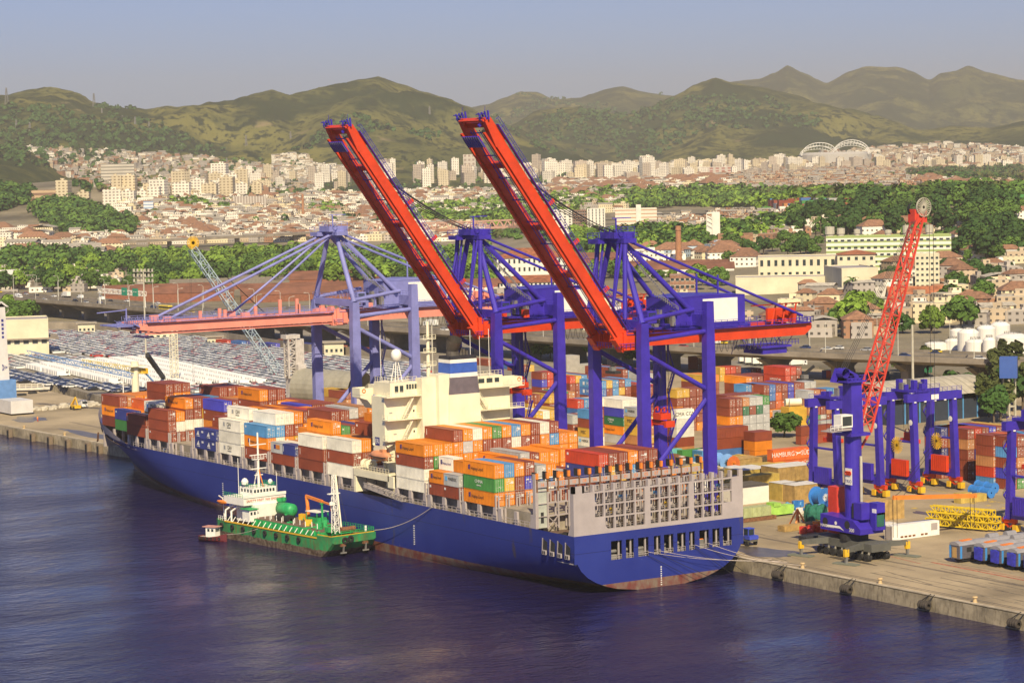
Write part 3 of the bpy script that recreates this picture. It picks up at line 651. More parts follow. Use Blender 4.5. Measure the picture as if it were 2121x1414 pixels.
# storage tanks
tk = mat('tank_white', (.76, .73, .66), .5, var=.06, sc=.2, drip=.15, rcol=(.45, .36, .25))
for x0, x1, yb, yt in ((1916, 1963, 733, 710), (1958, 1990, 733, 703), (1984, 2028, 738, 682), (2024, 2062, 722, 675), (2052, 2092, 718, 668), (2000, 2040, 741, 704), (2036, 2062, 743, 700), (2064, 2130, 742, 692), (1968, 2000, 712, 682)):
    P0 = at((x0+x1)/2, yb-3, z=3); D = (P0-CAM).length/FPX; r_ = (x1-x0)/2*D; h = (yb-yt)*D
    b = MB(); b.lathe(P0, [(r_, 0), (r_, h*.82), (r_*.98, h*.84), (r_*.6, h*.95), (.1, h)], tk, 28); o = b.build('storage_tank', smooth=False)
    b = MB(); b.rail([P0+Vector((r_*.5*cos(t), r_*.5*sin(t), h*.94)) for t in [i*pi/5 for i in range(11)]], steel, 1, 3, .05); b.build('railing', o)
    reg(o, 'white domed storage tank', 'among the tanks beyond the highway', 'storage tank', 'white storage tanks by the highway')
# second viaducts and the truss bridge
def far_road(name, label, pts, w, dz, m, pier=40):
    P = []
    for x, y in pts:
        g = land(x, y+dz[1]); k = ray(x, y); t = (g-CAM).length/k.length; P.append(CAM+k*t)
    T0 = T(name, tuple(P[len(P)//2]-Vector((0, 0, dz[0]))), label, 'viaduct')
    b = MB()
    for a, c in zip(P, P[1:]): b.bar(a, c, w, 2.4, m)
    b.build('deck', T0)
    for a, c in zip(P, P[1:]):
        n = max(1, int((c-a).length/pier))
        for i in range(n):
            q = a.lerp(c, (i+.5)/n); MB().box(q.x-1.8, q.x+1.8, q.y-1.8, q.y+1.8, ground_z(q.x, q.y)-2, q.z-1.1, m).build('pier', T0)
    return T0, P
far_road('distant_viaduct', 'thin grey viaduct crossing the low houses left of the violet crane', [(60, 509), (130, 508), (280, 500), (420, 494), (560, 487), (660, 481)], 14, (12, 17), vconc, 60)
far_road('distant_viaduct', 'thin grey viaduct crossing above the brick chimney on the right', [(1160, 448), (1300, 446), (1450, 444), (1600, 441), (1770, 438)], 16, (10, 9), vconc, 60)
pk = mat('pink_bridge', (.5, .3, .22), .7)
T0, P = far_road('truss_bridge', 'pale pink truss bridge behind the raised red booms', [(640, 487), (760, 479), (900, 476), (1060, 470), (1140, 468)], 10, (12, 14), pk, 70)
b = MB(); D = (P[1]-CAM).length/FPX; hh = 14*D
for a, c in zip(P[1:], P[2:]):
    n = max(2, int((c-a).length/(hh*1.2))); up = Vector((0, 0, hh))
    b.bar(a+up, c+up, 1.6, 1.6, pk)
    for i in range(n): p, q, r_ = a.lerp(c, i/n), a.lerp(c, (i+.5)/n), a.lerp(c, (i+1)/n); b.bar(p, q+up, 1.2, m=pk); b.bar(q+up, r_, 1.2, m=pk)
b.build('truss', T0)
# ---------------------------------------------------------------- scattered city
HW = [('white', (.78, .73, .62)), ('cream', (.72, .62, .4)), ('beige', (.48, .38, .26)), ('grey', (.38, .34, .3)), ('brick', (.32, .17, .1)), ('pale blue', (.4, .5, .58)), ('ochre', (.55, .36, .12))]
hw_m = {n: winmat('house_'+n.replace(' ', '_'), c, (.08, .07, .06), 3.4, 3.1, .4, .4, .18) for n, c in HW}
rf_m = {'clay': mat('far_roof_tiles', (.27, .14, .08), .9, var=.3, rnd=.2), 'tin': mat('tin_roof', (.4, .36, .29), .8, var=.3, rnd=.3), 'flat': mat('flat_roof', (.46, .41, .32), .9, var=.3, rnd=.3)}
twr_m = {'white': winmat('tower_white', (.8, .74, .62), (.2, .17, .15), 4.5, 3.6, .55, .45, .12), 'cream': winmat('tower_cream', (.62, .53, .36), (.22, .16, .1), 5, 3.6, .5, .45, .12), 'beige': winmat('tower_beige', (.5, .42, .33), (.18, .14, .12), 4, 3.6, .6, .45, .12)}
def addhouse(b, x, y, z, w, d, h, rz, wm_, roof, rm, sink=5):
    c, s = cos(rz), sin(rz)
    def Q(u, v, zz): return (x+u*c-v*s, y+u*s+v*c, zz)
    b.hexa([Q(u, v, zz) for u in (-w/2, w/2) for v in (-d/2, d/2) for zz in (z-sink, z+h)], wm_)
    e = .5
    if roof == 'clay':
        r = z+h+min(w, d)*.28; k = max(0, w/2-d*.4)
        n = len(b.v); b.v += [Q(-w/2-e, -d/2-e, z+h-.1), Q(w/2+e, -d/2-e, z+h-.1), Q(w/2+e, d/2+e, z+h-.1), Q(-w/2-e, d/2+e, z+h-.1), Q(-k, 0, r), Q(k, 0, r)]
        for q in ((0, 1, 5, 4), (2, 3, 4, 5), (3, 0, 4), (1, 2, 5)): b.f.append(tuple(n+i for i in q)); b.mi.append(b.k(rm))
    elif roof == 'tin':
        for q in ([Q(-w/2-e, -d/2-e, z+h), Q(w/2+e, -d/2-e, z+h), Q(w/2+e, 0, z+h+d*.12), Q(-w/2-e, 0, z+h+d*.12)], [Q(w/2+e, d/2+e, z+h), Q(-w/2-e, d/2+e, z+h), Q(-w/2-e, 0, z+h+d*.12), Q(w/2+e, 0, z+h+d*.12)]): b.poly(q, rm)
    else:
        b.hexa([Q(u, v, zz) for u in (-w/2+.3, w/2-.3) for v in (-d/2+.3, d/2-.3) for zz in (z+h, z+h+.1)], rm)
        if h > 5: b.hexa([Q(u+w*.1, v+d*.1, zz) for u in (-w*.15, w*.15) for v in (-d*.15, d*.15) for zz in (z+h+.1, z+h+2.4)], wm_)
def one_house(x, y, rz, w, d, h, wn, roof, phrase, group, kind='house'):
    z = ground_z(x, y); mm = twr_m[wn] if kind != 'house' else hw_m[wn]
    B = MB(); addhouse(B, 0, 0, 0, w, d, h, 0, mm, roof, rf_m[roof], 6)
    me_b = MB(); me_b.v = B.v[:8]; me_b.f = B.f[:6]; me_b.mi = [0]*6; me_b.ms = [mm]
    nm = 'house' if kind == 'house' else 'apartment_tower'
    o = bpy.data.objects.new(nm, me_b.mesh(nm)); COL.objects.link(o); o.location = (x, y, z); o.rotation_euler.z = rz
    rb = MB(); rb.v = B.v; rb.f = B.f[6:]; rb.mi = [0 if B.mi[i] == B.mi[6] else 1 for i in range(6, len(B.f))]; rb.ms = [rf_m[roof], mm]
    me = rb.mesh('roof'); q = bpy.data.objects.new('roof', me); COL.objects.link(q); q.parent = o
    return reg(o, f'{wn} {"house" if kind == "house" else "tower"}, {"tiled" if roof == "clay" else roof} roof', phrase, 'house' if kind == 'house' else 'apartment tower', group)
def inpoly(x, y, P):
    r = False; j = len(P)-1
    for i in range(len(P)):
        if (P[i][1] > y) != (P[j][1] > y) and x < (P[j][0]-P[i][0])*(y-P[i][1])/(P[j][1]-P[i][1])+P[i][0]: r = not r
        j = i
    return r
stuffH = MB(); stuffT = MB()
def zone(poly, n, size, hts, walls, roofs, phrase=None, group=None, kind='house', limit=0, seed=1, ratio=.7):
    R = random.Random(seed); xs = [p[0] for p in poly]; ys = [p[1] for p in poly]; P = []; tries = 0
    cell = {}
    while len(P) < n and tries < n*30:
        tries += 1; x, y = R.uniform(min(xs), max(xs)), R.uniform(min(ys), max(ys))
        if not inpoly(x, y, poly): continue
        g = land(x, y)
        if g.z <= 0: continue
        w = R.uniform(*size); k = (int(g.x/(w*.8)), int(g.y/(w*.8)))
        if k in cell: continue
        cell[k] = 1; P.append((g, w))
    P.sort(key=lambda e: (e[0]-CAM).length)
    for i, (g, w) in enumerate(P):
        d = w*R.uniform(.55, .9); h = R.uniform(*hts); rz = YAW+R.choice([0, 0, pi/2, .3, -.4])+R.uniform(-.15, .15); wn = R.choice(walls); rf = R.choice(roofs)
        if i < limit: one_house(g.x, g.y, rz, w, d, h, wn, rf, phrase, group, kind)
        elif kind == 'house': addhouse(stuffH, g.x, g.y, g.z, w, d, h, rz, hw_m[wn], rf, rf_m[rf])
        else: addhouse(stuffT, g.x, g.y, g.z, w, d, h, rz, twr_m[wn], rf, rf_m[rf])
lo = ['white', 'cream', 'beige', 'white', 'brick', 'white', 'grey', 'white']
# near houses on the right, individual
zone([(1440, 640), (1560, 615), (1830, 618), (1830, 700), (1640, 700), (1440, 690)], 42, (9, 17), (4, 9), ['cream', 'grey', 'beige', 'brick', 'white'], ['clay', 'clay', 'flat', 'tin'], 'below the cream office block', 'houses beyond the highway', limit=42, seed=3)
zone([(1840, 560), (2121, 540), (2121, 680), (1900, 690), (1840, 640)], 62, (10, 20), (4, 10), ['white', 'beige', 'grey', 'cream', 'brick', 'cream'], ['clay', 'flat', 'flat', 'tin'], 'on the slope above the storage tanks', 'houses above the storage tanks', limit=62, seed=5)
zone([(1680, 440), (1900, 430), (2121, 450), (2121, 540), (1980, 540), (1700, 480)], 46, (13, 22), (5, 8), ['white', 'cream', 'white'], ['clay'], 'among the trees on the right hill', 'houses on the wooded hill', limit=46, seed=8)
zone([(0, 560), (210, 560), (300, 600), (360, 560), (420, 575), (430, 600), (0, 610)], 60, (8, 18), (3, 6), ['white', 'grey', 'beige'], ['flat', 'tin', 'flat'], 'behind the highway, left', 'low roofs behind the highway', limit=40, seed=9)
zone([(1300, 520), (1500, 520), (1600, 545), (1570, 560), (1300, 545)], 22, (12, 24), (5, 8), ['white', 'cream', 'pale blue'], ['clay', 'clay', 'flat'], 'around the foot of the brick chimney', 'houses by the brick chimney', limit=22, seed=10)
zone([(900, 620), (1440, 628), (1440, 690), (900, 662)], 30, (10, 22), (4, 8), ['white', 'cream', 'grey'], ['tin', 'flat', 'clay'], 'between the highway and the cranes', 'buildings behind the cranes', limit=30, seed=15)
zone([(0, 470), (250, 500), (250, 535), (0, 535)], 40, (14, 34), (5, 10), ['white', 'cream', 'white'], ['flat', 'tin', 'clay'], 'below the wooded mound', 'sheds below the wooded mound', limit=30, seed=12)
# middle distance low city
zone([(200, 470), (700, 450), (1000, 440), (1000, 500), (640, 500), (140, 510)], 1300, (10, 22), (4, 8), lo, ['tin', 'flat', 'flat', 'flat', 'tin', 'flat', 'clay'], 'around the thin left viaduct', 'low houses of the middle city', limit=60, seed=20)
zone([(260, 425), (1000, 395), (1250, 380), (1300, 440), (1000, 450), (700, 455), (260, 470)], 1500, (12, 26), (5, 11), lo, ['tin', 'flat', 'flat', 'flat', 'flat', 'tin', 'flat', 'flat', 'clay'], seed=21)
zone([(1150, 380), (1500, 365), (1500, 395), (1250, 410), (1150, 420)], 420, (14, 34), (6, 12), lo, ['flat', 'flat', 'tin', 'flat', 'clay'], seed=22)
zone([(1350, 455), (1660, 448), (1720, 465), (1640, 495), (1500, 520), (1350, 490)], 420, (9, 18), (4, 8), ['brick', 'beige', 'brick', 'grey', 'white'], ['flat', 'flat', 'tin'], 'behind the slim white tower', 'brick houses behind the slim white tower', limit=40, seed=23)
zone([(1440, 385), (1560, 345), (1700, 333), (1880, 345), (1930, 380), (1960, 400), (1700, 405), (1480, 400)], 1900, (11, 20), (5, 10), ['brick', 'beige', 'brick', 'grey', 'beige'], ['flat', 'flat', 'tin'], seed=24)
zone([(1880, 345), (2121, 335), (2121, 400), (1900, 390)], 420, (12, 26), (5, 10), ['white', 'brick', 'beige', 'cream'], ['flat', 'flat', 'flat', 'clay'], seed=25)
zone([(60, 308), (330, 318), (640, 352), (660, 400), (420, 395), (250, 410), (120, 360)], 950, (9, 18), (4, 8), ['beige', 'grey', 'brick', 'grey', 'white'], ['flat', 'tin'], seed=26)
zone([(560, 328), (630, 318), (650, 340), (760, 352), (720, 372), (600, 375)], 300, (11, 20), (4, 9), ['white', 'beige', 'white'], ['flat', 'tin'], seed=27)
zone([(1700, 318), (1960, 300), (2121, 308), (2121, 335), (1720, 336)], 520, (12, 24), (5, 12), ['beige', 'white', 'brick'], ['flat', 'tin'], seed=28)
zone([(1000, 352), (1640, 335), (1640, 352), (1000, 372)], 400, (16, 40), (7, 15), ['white', 'cream', 'beige'], ['flat'], seed=29)
# towers
zone([(440, 375), (1130, 352), (1130, 380), (900, 392), (560, 402), (440, 400)], 60, (14, 26), (14, 40), ['white', 'cream', 'white', 'beige'], ['flat'], 'in the far left city', 'apartment towers of the far city, left', 'tower', 70, 30)
zone([(120, 425), (300, 405), (560, 398), (560, 415), (300, 430), (130, 435)], 26, (12, 22), (12, 34), ['cream', 'white', 'white'], ['flat'], 'below the left hillside', 'apartment towers below the left hillside', 'tower', 26, 31)
zone([(1090, 360), (1650, 348), (1650, 362), (1300, 378), (1090, 382)], 80, (15, 30), (16, 44), ['white', 'beige', 'white', 'cream'], ['flat'], 'in the far right city', 'apartment towers of the far city, right', 'tower', 90, 32)
zone([(1650, 345), (2121, 335), (2121, 352), (1650, 352)], 44, (15, 28), (14, 32), ['white', 'cream', 'beige'], ['flat'], 'around the distant stadium', 'apartment towers around the stadium', 'tower', 50, 33)
o = stuffH.build('distant_houses', at0=(0, 0, 0)); tag(o, 'dense sea of small white and brick houses stretching to the foot of the hills', 'houses', kind='stuff')
# far containers depot on the right
# ---------------------------------------------------------------- trees
def leafm(name, c, rnd=.25, sc=.25):
    m = mat(name, c, .75, var=.35, sc=sc, rnd=rnd, spec=.2); b = m.node_tree.nodes['Principled BSDF']; return m
lf = [leafm('leaves_bright', (.15, .24, .03)), leafm('leaves_mid', (.08, .15, .025)), leafm('leaves_dark', (.04, .088, .018)), leafm('leaves_olive', (.075, .09, .025))]
bark = mat('bark', (.12, .09, .06), .9)
def crown_into(b, cx, cy, z0, R_, H_, nclump, nleaf, ls, m, R):
    for i in range(nclump):
        t, u = R.uniform(0, 2*pi), R.uniform(-.55, 1); q = sqrt(max(0, 1-u*u)) if u > 0 else sqrt(max(0, 1-u*u*2))
        k = R.uniform(.55, 1); px_, py_, pz = cx+cos(t)*q*R_*k*.78, cy+sin(t)*q*R_*k*.78, z0+H_*(.42+.42*u*k); rc = R_*R.uniform(.22, .42)
        for j in range(nleaf):
            a, e = R.uniform(0, 2*pi), R.uniform(-.6, 1); f = sqrt(max(.02, 1-e*e)); nx, ny, nz_ = cos(a)*f, sin(a)*f, e
            x, y, z = px_+nx*rc, py_+ny*rc, pz+nz_*rc*.8
            n = Vector((nx+R.uniform(-.6, .6), ny+R.uniform(-.6, .6), nz_+R.uniform(-.2, .8))).normalized(); s1 = n.cross(Vector((0.3, .2, 1))).normalized(); s2 = n.cross(s1); l = ls*R.uniform(.6, 1.25)
            c = Vector((x, y, z)); b.poly([c-s1*l-s2*l*.5, c+s1*l*.3-s2*l, c+s1*l+s2*l*.4, c-s1*l*.2+s2*l], m)
def tree_proto(kind, m, seed, R_=5, H_=9, th=3, nc=26, nl=34, ls=.75):
    R = random.Random(seed); b = MB(); crown_into(b, 0, 0, th-1.5, R_, H_, nc, nl, ls, m, R)
    t = MB(); t.tube((0, 0, -2), (.1, .1, th+H_*.3), .35, bark, 7, .2)
    for i in range(5): a = i*1.256+R.random(); t.tube((0, 0, th*.7+i*.2), (cos(a)*R_*.6, sin(a)*R_*.6, th+H_*.4), .16, bark, 5, .05)
    o = T(kind, (0, 0, 0), 'tree', 'tree'); b.build('crown', o, world=False); t.build('trunk', o, world=False); return o
TP = [tree_proto('broadleaf_tree', lf[0], 1), tree_proto('broadleaf_tree', lf[1], 2, 5.5, 8), tree_proto('broadleaf_tree', lf[2], 3, 5, 10, 3), tree_proto('broadleaf_tree', lf[3], 4, 3.6, 12, 4)]
def palm():
    b = MB(); b.tube((0, 0, -1), (.3, 0, 9), .3, bark, 7, .18); o = T('palm_tree', (0, 0, 0), 'palm', 'palm tree'); b.build('trunk', o, world=False); b = MB()
    for i in range(16):
        a = i*2.4; e = .9-(i % 4)*.35; p = Vector((.3, 0, 9)); d = Vector((cos(a), sin(a), 0)); sd_ = Vector((-sin(a), cos(a), 0))
        for k in range(4):
            q = p+d*(1.1)+Vector((0, 0, e-.45*k)); wdt = (.45, .5, .4, .2)[k]; b.poly([p-sd_*wdt, p+sd_*wdt, q+sd_*wdt*.8, q-sd_*wdt*.8], lf[1]); p = q
    b.build('crown', o, world=False); return o
TP.append(palm()); tused = set()
TN = ['bright green tree', 'mid green tree', 'dark green tree', 'olive tree', 'palm tree']
def plant(k, p, s, phrase, group, sz=None):
    rz = rng.uniform(0, 6.28); sc = (s*rng.uniform(.9, 1.15), s*rng.uniform(.9, 1.15), (sz or s)*rng.uniform(.85, 1.1))
    if k in tused: o = dup(TP[k], p, rz, sc=sc)
    else: tused.add(k); o = TP[k]; o.location = p; o.rotation_euler.z = rz; o.scale = sc
    return reg(o, TN[k], phrase, 'tree' if k < 4 else 'palm tree', group)
def tzone(poly, n, ks, s, phrase, group, seed=1, sz=None):
    R = random.Random(seed); xs = [p[0] for p in poly]; ys = [p[1] for p in poly]; c = 0; t = 0
    while c < n and t < n*40:
        t += 1; x, y = R.uniform(min(xs), max(xs)), R.uniform(min(ys), max(ys))
        if not inpoly(x, y, poly): continue
        g = land(x, y)
        if g.z <= 0: continue
        c += 1; plant(R.choice(ks), g, s*R.uniform(.7, 1.25), phrase, group)
stuffW = MB()
def wood(poly, n, R_, H_, ms, seed, ls=1.6, nc=7, nl=12):
    R = random.Random(seed); xs = [p[0] for p in poly]; ys = [p[1] for p in poly]; c = 0; t = 0
    while c < n and t < n*30:
        t += 1; x, y = R.uniform(min(xs), max(xs)), R.uniform(min(ys), max(ys))
        if not inpoly(x, y, poly): continue
        g = land(x, y)
        if g.z <= 0: continue
        c += 1; k = R.uniform(.7, 1.3); crown_into(stuffW, g.x, g.y, g.z-1, R_*k, H_*k, nc, nl, ls, lf[R.choice(ms)], R)
# near trees, individual
tzone([(0, 660), (70, 650), (95, 668), (60, 690), (0, 690)], 6, [0, 1, 1], 1.5, 'below the highway at the left edge', 'trees left of the car park', 2)
tzone([(1900, 770), (2121, 790), (2121, 880), (2030, 890), (1990, 860), (1900, 800)], 13, [2, 3, 3, 2], 1.15, 'behind the gantry cranes on the right', 'trees behind the gantry cranes', 3)
tzone([(1840, 765), (1940, 775), (1900, 800), (1850, 790)], 5, [0, 1], .7, 'at the foot of the highway on the right', 'shrubs below the highway', 4)
for i, (x, y, k, s) in enumerate(((1625, 905, 1, .95), (1770, 690, 0, 2.0), (1740, 680, 1, 1.4), (1800, 665, 0, 1.5), (1970, 640, 1, 1.6), (1990, 680, 1, 1.5), (2035, 620, 1, 1.0), (1930, 700, 0, 1.3), (1985, 665, 0, 1.2), (1765, 620, 4, 1.2), (1700, 500, 4, 1.5), (1690, 498, 4, 1.5), (1720, 502, 4, 1.4), (1870, 700, 2, 1.1), (1810, 700, 1, 1.0), (1850, 590, 1, 1.3), (1815, 600, 2, 1.2), (1870, 600, 2, 1.1), (1680, 625, 0, .6), (1260, 745, 1, 1.4), (1245, 750, 1, 1.3), (1290, 755, 0, 1.0), (1165, 745, 0, .9), (1140, 742, 1, 1.0), (1120, 742, 1, .8), (1330, 752, 1, .8))):
    p = land(x, y) if y < 700 else at(x, y, z=3.0); plant(k, p, s, 'standing apart in the port and town', 'single trees of the port and town')
tzone([(1600, 470), (1720, 430), (1800, 425), (1800, 470), (1900, 500), (1900, 480), (2121, 480), (2121, 540), (1970, 545), (1980, 500), (1700, 488), (1640, 510)], 60, [2, 2, 1], 1.5, 'on the wooded hill at the right', 'trees of the wooded hill', 5)
tzone([(1780, 425), (2121, 415), (2121, 480), (1800, 470)], 45, [2, 1, 2], 1.7, 'on the crest of the right hill', 'trees on the hill crest', 6)
tzone([(1940, 560), (2121, 560), (2121, 640), (1960, 640)], 13, [1, 2, 2], 1.0, 'between the houses above the tanks', 'trees between the houses above the tanks', 7)
tzone([(1480, 500), (1700, 505), (1700, 535), (1590, 545), (1480, 560)], 20, [1, 2, 1], 1.2, 'left of the green banded block', 'trees left of the green banded block', 8)
tzone([(0, 585), (420, 590), (470, 600), (300, 612), (120, 608), (0, 612)], 28, [1, 2, 0], 1.35, 'behind the highway lamps on the left', 'trees behind the highway on the left', 9)
tzone([(1180, 560), (1300, 560), (1500, 580), (1480, 612), (1380, 600), (1200, 590)], 15, [1, 0, 1], 1.2, 'between the terracotta roofs', 'trees between the terracotta roofs', 10)
tzone([(180, 540), (1000, 540), (1000, 600), (480, 598), (200, 592)], 55, [1, 0, 0, 1], 1.5, 'along the near edge of the green belt', 'trees of the green belt', 12)
# woods that read as one mass
wood([(235, 534), (420, 536), (560, 530), (740, 530), (1010, 528), (1010, 600), (700, 578), (480, 566), (340, 552), (230, 535)], 1250, 8, 12, [0, 0, 1], 40, 1.5, 8, 16)
wood([(0, 532), (200, 540), (260, 558), (130, 560), (0, 565)], 220, 9, 15, [1, 2, 1], 41, 1.7, 8, 14)
wood([(75, 440), (110, 426), (170, 428), (230, 455), (280, 472), (270, 492), (180, 497), (120, 480), (95, 460)], 380, 11, 15, [1, 2, 1], 42, 2.4)
wood([(0, 395), (60, 400), (60, 420), (20, 432), (0, 440)], 90, 11, 14, [2, 1], 43, 2.4)
wood([(330, 440), (360, 425), (460, 428), (470, 444)], 120, 10, 12, [0, 1], 44, 2.2)
wood([(640, 444), (660, 432), (700, 436), (715, 448), (660, 452)], 60, 10, 12, [0, 1], 45, 2.2)
wood([(760, 455), (960, 430), (1250, 402), (1450, 398), (1650, 405), (1700, 420), (1650, 432), (1420, 428), (1200, 445), (1050, 465), (880, 470)], 950, 11, 14, [0, 1, 1, 0], 46, 2.6, 6, 10)
wood([(1500, 408), (1900, 415), (2121, 405), (2121, 418), (1900, 428), (1700, 428)], 600, 11, 14, [1, 3, 1], 47, 2.6, 6, 10)
wood([(1880, 360), (2121, 352), (2121, 385), (1900, 378)], 500, 14, 16, [2, 3], 48, 3.2, 6, 10)
wood([(1190, 495), (1500, 482), (1640, 462), (1690, 470), (1600, 500), (1450, 525), (1200, 540)], 420, 9, 13, [1, 2, 0], 49, 1.7, 8, 14)
wood([(0, 545), (180, 560), (300, 548), (420, 560), (470, 585), (300, 575), (0, 590)], 130, 7, 11, [1, 0, 2], 50, 1.5)
wood([(1600, 470), (1720, 430), (1800, 425), (1900, 500), (2121, 480), (2121, 540), (1970, 545), (1980, 500), (1700, 488), (1640, 510)], 60, 7, 11, [2, 1, 1], 71, 1.2, 9, 22)
wood([(1780, 425), (2121, 415), (2121, 480), (1800, 470)], 70, 7, 12, [2, 1, 1], 72, 1.4, 9, 20)
for i, (x0, x1, y0, y1, n) in enumerate(((260, 1000, 375, 470, 400), (1000, 1500, 350, 430, 220), (150, 640, 330, 400, 200), (1700, 2121, 320, 400, 160), (1000, 1160, 440, 500, 40))):
    wood([(x0, y0), (x1, y0), (x1, y1), (x0, y1)], n, 8, 10, [1, 2, 3], 60+i, 2.6, 4, 8)
R = random.Random(5)                               # scrub and copses on the slopes
for x0, x1, y0, y1, n, rad in ((0, 900, 215, 345, 900, 16), (1000, 1700, 200, 330, 700, 18), (1000, 1450, 195, 250, 150, 22)):
    for i in range(n):
        x, y = R.uniform(x0, x1), R.uniform(y0, y1); h = BVH.ray_cast(CAM, ray(x, y).normalized(), 20000)[0]
        if h is None or mn.noise(Vector((h.x/420, h.y/420, h.z/300))) < -.02: continue
        crown_into(stuffW, h.x, h.y, h.z-5, rad*R.uniform(.5, 1.2), rad*1.1, 3, 7, 5, lf[2], R)
o = stuffW.build('woodland', at0=(0, 0, 0)); tag(o, 'unbroken green woodland and scattered copses across the city and hillsides', 'woodland', kind='stuff')
# grass banks
gr = mat('short_grass', (.1, .16, .03), .95, var=.3, sc=.02)
# ---------------------------------------------------------------- containers
CC = {'O': ('orange', (.72, .22, .006)), 'R': ('brown red', (.25, .052, .02)), 'D': ('bright red', (.48, .045, .012)), 'B': ('light blue', (.08, .26, .5)), 'N': ('navy', (.03, .04, .19)),
      'U': ('royal blue', (.05, .05, .42)), 'W': ('white', (.74, .7, .58)), 'G': ('pale grey', (.42, .42, .4)), 'E': ('green', (.06, .24, .05)), 'Y': ('mustard', (.6, .36, .04)),
      'T': ('turquoise', (.15, .5, .45)), 'K': ('tan', (.46, .2, .07)), 'P': ('orange red', (.6, .12, .02)), 'F': ('dark green', (.02, .14, .06)), 'A': ('blue', (.06, .16, .4))}
cmat = {k: mat('container_'+v[0].replace(' ', '_'), v[1], .6, var=.14, sc=.35, rnd=.14, drip=.3, rcol=tuple(c*.45 for c in v[1])) for k, v in CC.items()}
cdoor = {k: mat('door_'+v[0].replace(' ', '_'), tuple(min(.85, c*1.12+.015) for c in v[1]), .55, var=.15, sc=.8, rnd=.1) for k, v in CC.items()}
lock = mat('locking_bars', (.5, .48, .42), .5, var=.2, sc=4)
mark = mat('white_stencil', (.75, .73, .68), .7)
PH = MATS['white_paint']
def cont_mesh(L, H, W_=2.44):
    b = MB(); c = PH; h = W_/2; e = .05
    b.box(-L/2, L/2, -h+e, h-e, H-.06, H-.02, c); b.box(-L/2, L/2, -h+e, h-e, .1, .16, dark)
    for x in (-L/2, L/2-.12):
        for y in (-h, h-.12): b.box(x, x+.12, y, y+.12, 0, H, c)
    for y in (-h, h-.08):
        b.box(-L/2+.12, L/2-.12, y, y+.08, H-.09, H, c); b.box(-L/2+.12, L/2-.12, y, y+.08, .02, .16, c)
    for x in (-L/2, L/2-.08): b.box(x, x+.08, -h+.12, h-.12, H-.1, H, c); b.box(x, x+.08, -h+.12, h-.12, 0, .14, c)
    b.box(-L/2+.02, -L/2+.06, -h+.1, h-.1, .12, H-.08, c); b.box(L/2-.06, L/2-.03, -h+.1, h-.1, .12, H-.08, c)
    n = int(L/.56)                                   # corrugated sides and roof
    for s in (-1, 1):
        top, bot = [], []
        for i in range(n):
            x0 = -L/2+.12+(L-.24)*i/n; d = (L-.24)/n
            for f, y in ((0, h-.012), (.3, h-.012), (.5, h-.07), (.8, h-.07)): top.append((x0+f*d, s*y, H-.08)); bot.append((x0+f*d, s*y, .14))
        top.append((L/2-.12, s*(h-.012), H-.08)); bot.append((L/2-.12, s*(h-.012), .14)); b.grid([bot, top], c)
    return b
def door_mesh(H, kind):
    b = MB(); x = 0; R = random.Random(kind*7+int(H*10))
    for s in (-1, 1):
        b.box(.0, .05, min(s*.04, s*1.06), max(s*.04, s*1.06), .16, H-.14, PH)
        for k in (.3, .78): b.box(.05, .1, s*k-.025, s*k+.025, .1, H-.1, lock)
        for z in (.35, .62, .9): b.box(.05, .065, min(s*.1, s*1.0), max(s*.1, s*1.0), z*H-.05, z*H-.02, lock if z < .5 else PH)
    for i in range(7 if kind < 3 else 3):
        y, z, w, h = R.uniform(-1, .8), R.uniform(.25, .9)*H-.15, R.uniform(.08, .5), R.uniform(.05, .2); b.box(.055, .075, y, min(1.05, y+w), z, z+h, mark)
    if kind == 1: b.box(.055, .075, .35, .95, H*.55, H*.55+.5, mark)
    if kind == 2: b.box(.055, .075, -.9, -.2, H*.7, H*.7+.25, mark)
    return b
def reefer_mesh(H):
    b = MB(); b.box(0, .05, -1.1, 1.1, .14, H-.1, MATS['white_paint']); b.box(.051, .08, -.9, .9, H*.55, H-.3, dark); b.box(.051, .1, -.8, -.1, .4, H*.5, MATS['yellow_paint']); b.box(.051, .1, .2, .8, .5, H*.45, steel)
    b.lathe((.08, 0, H*.74), [(.35, 0), (.35, .06), (.05, .06)], MATS['blue_fan'], 10, 'x'); return b
mat('blue_fan', (.04, .12, .35), .5)
CM = {}; DM = {}
def cm(L, H):
    k = (L, H)
    if k not in CM: CM[k] = cont_mesh(L, H).mesh('shipping_container')
    return CM[k]
def dm(H, k):
    if (H, k) not in DM: DM[H, k] = (reefer_mesh(H) if k == 9 else door_mesh(H, k)).mesh('door')
    return DM[H, k]
def setm(o, old, new):
    for s in o.material_slots:
        if s.material is old: s.link = 'OBJECT'; s.material = new
crng = random.Random(99); NCONT = [0]
SPECS = []
def container(x, y, z, L, H, c, rz=0, desc='', phrase='', group='', logo=None, reefer=False, door=True):
    """x,y = centre; long axis along rz; doors at the +long end"""
    NCONT[0] += 1; SPECS.append(dict(x=x, y=y, z=z, L=L, H=H, c=c, rz=rz, desc=desc, phrase=phrase, group=group, logo=logo, reefer=reefer, k=crng.randrange(4)))
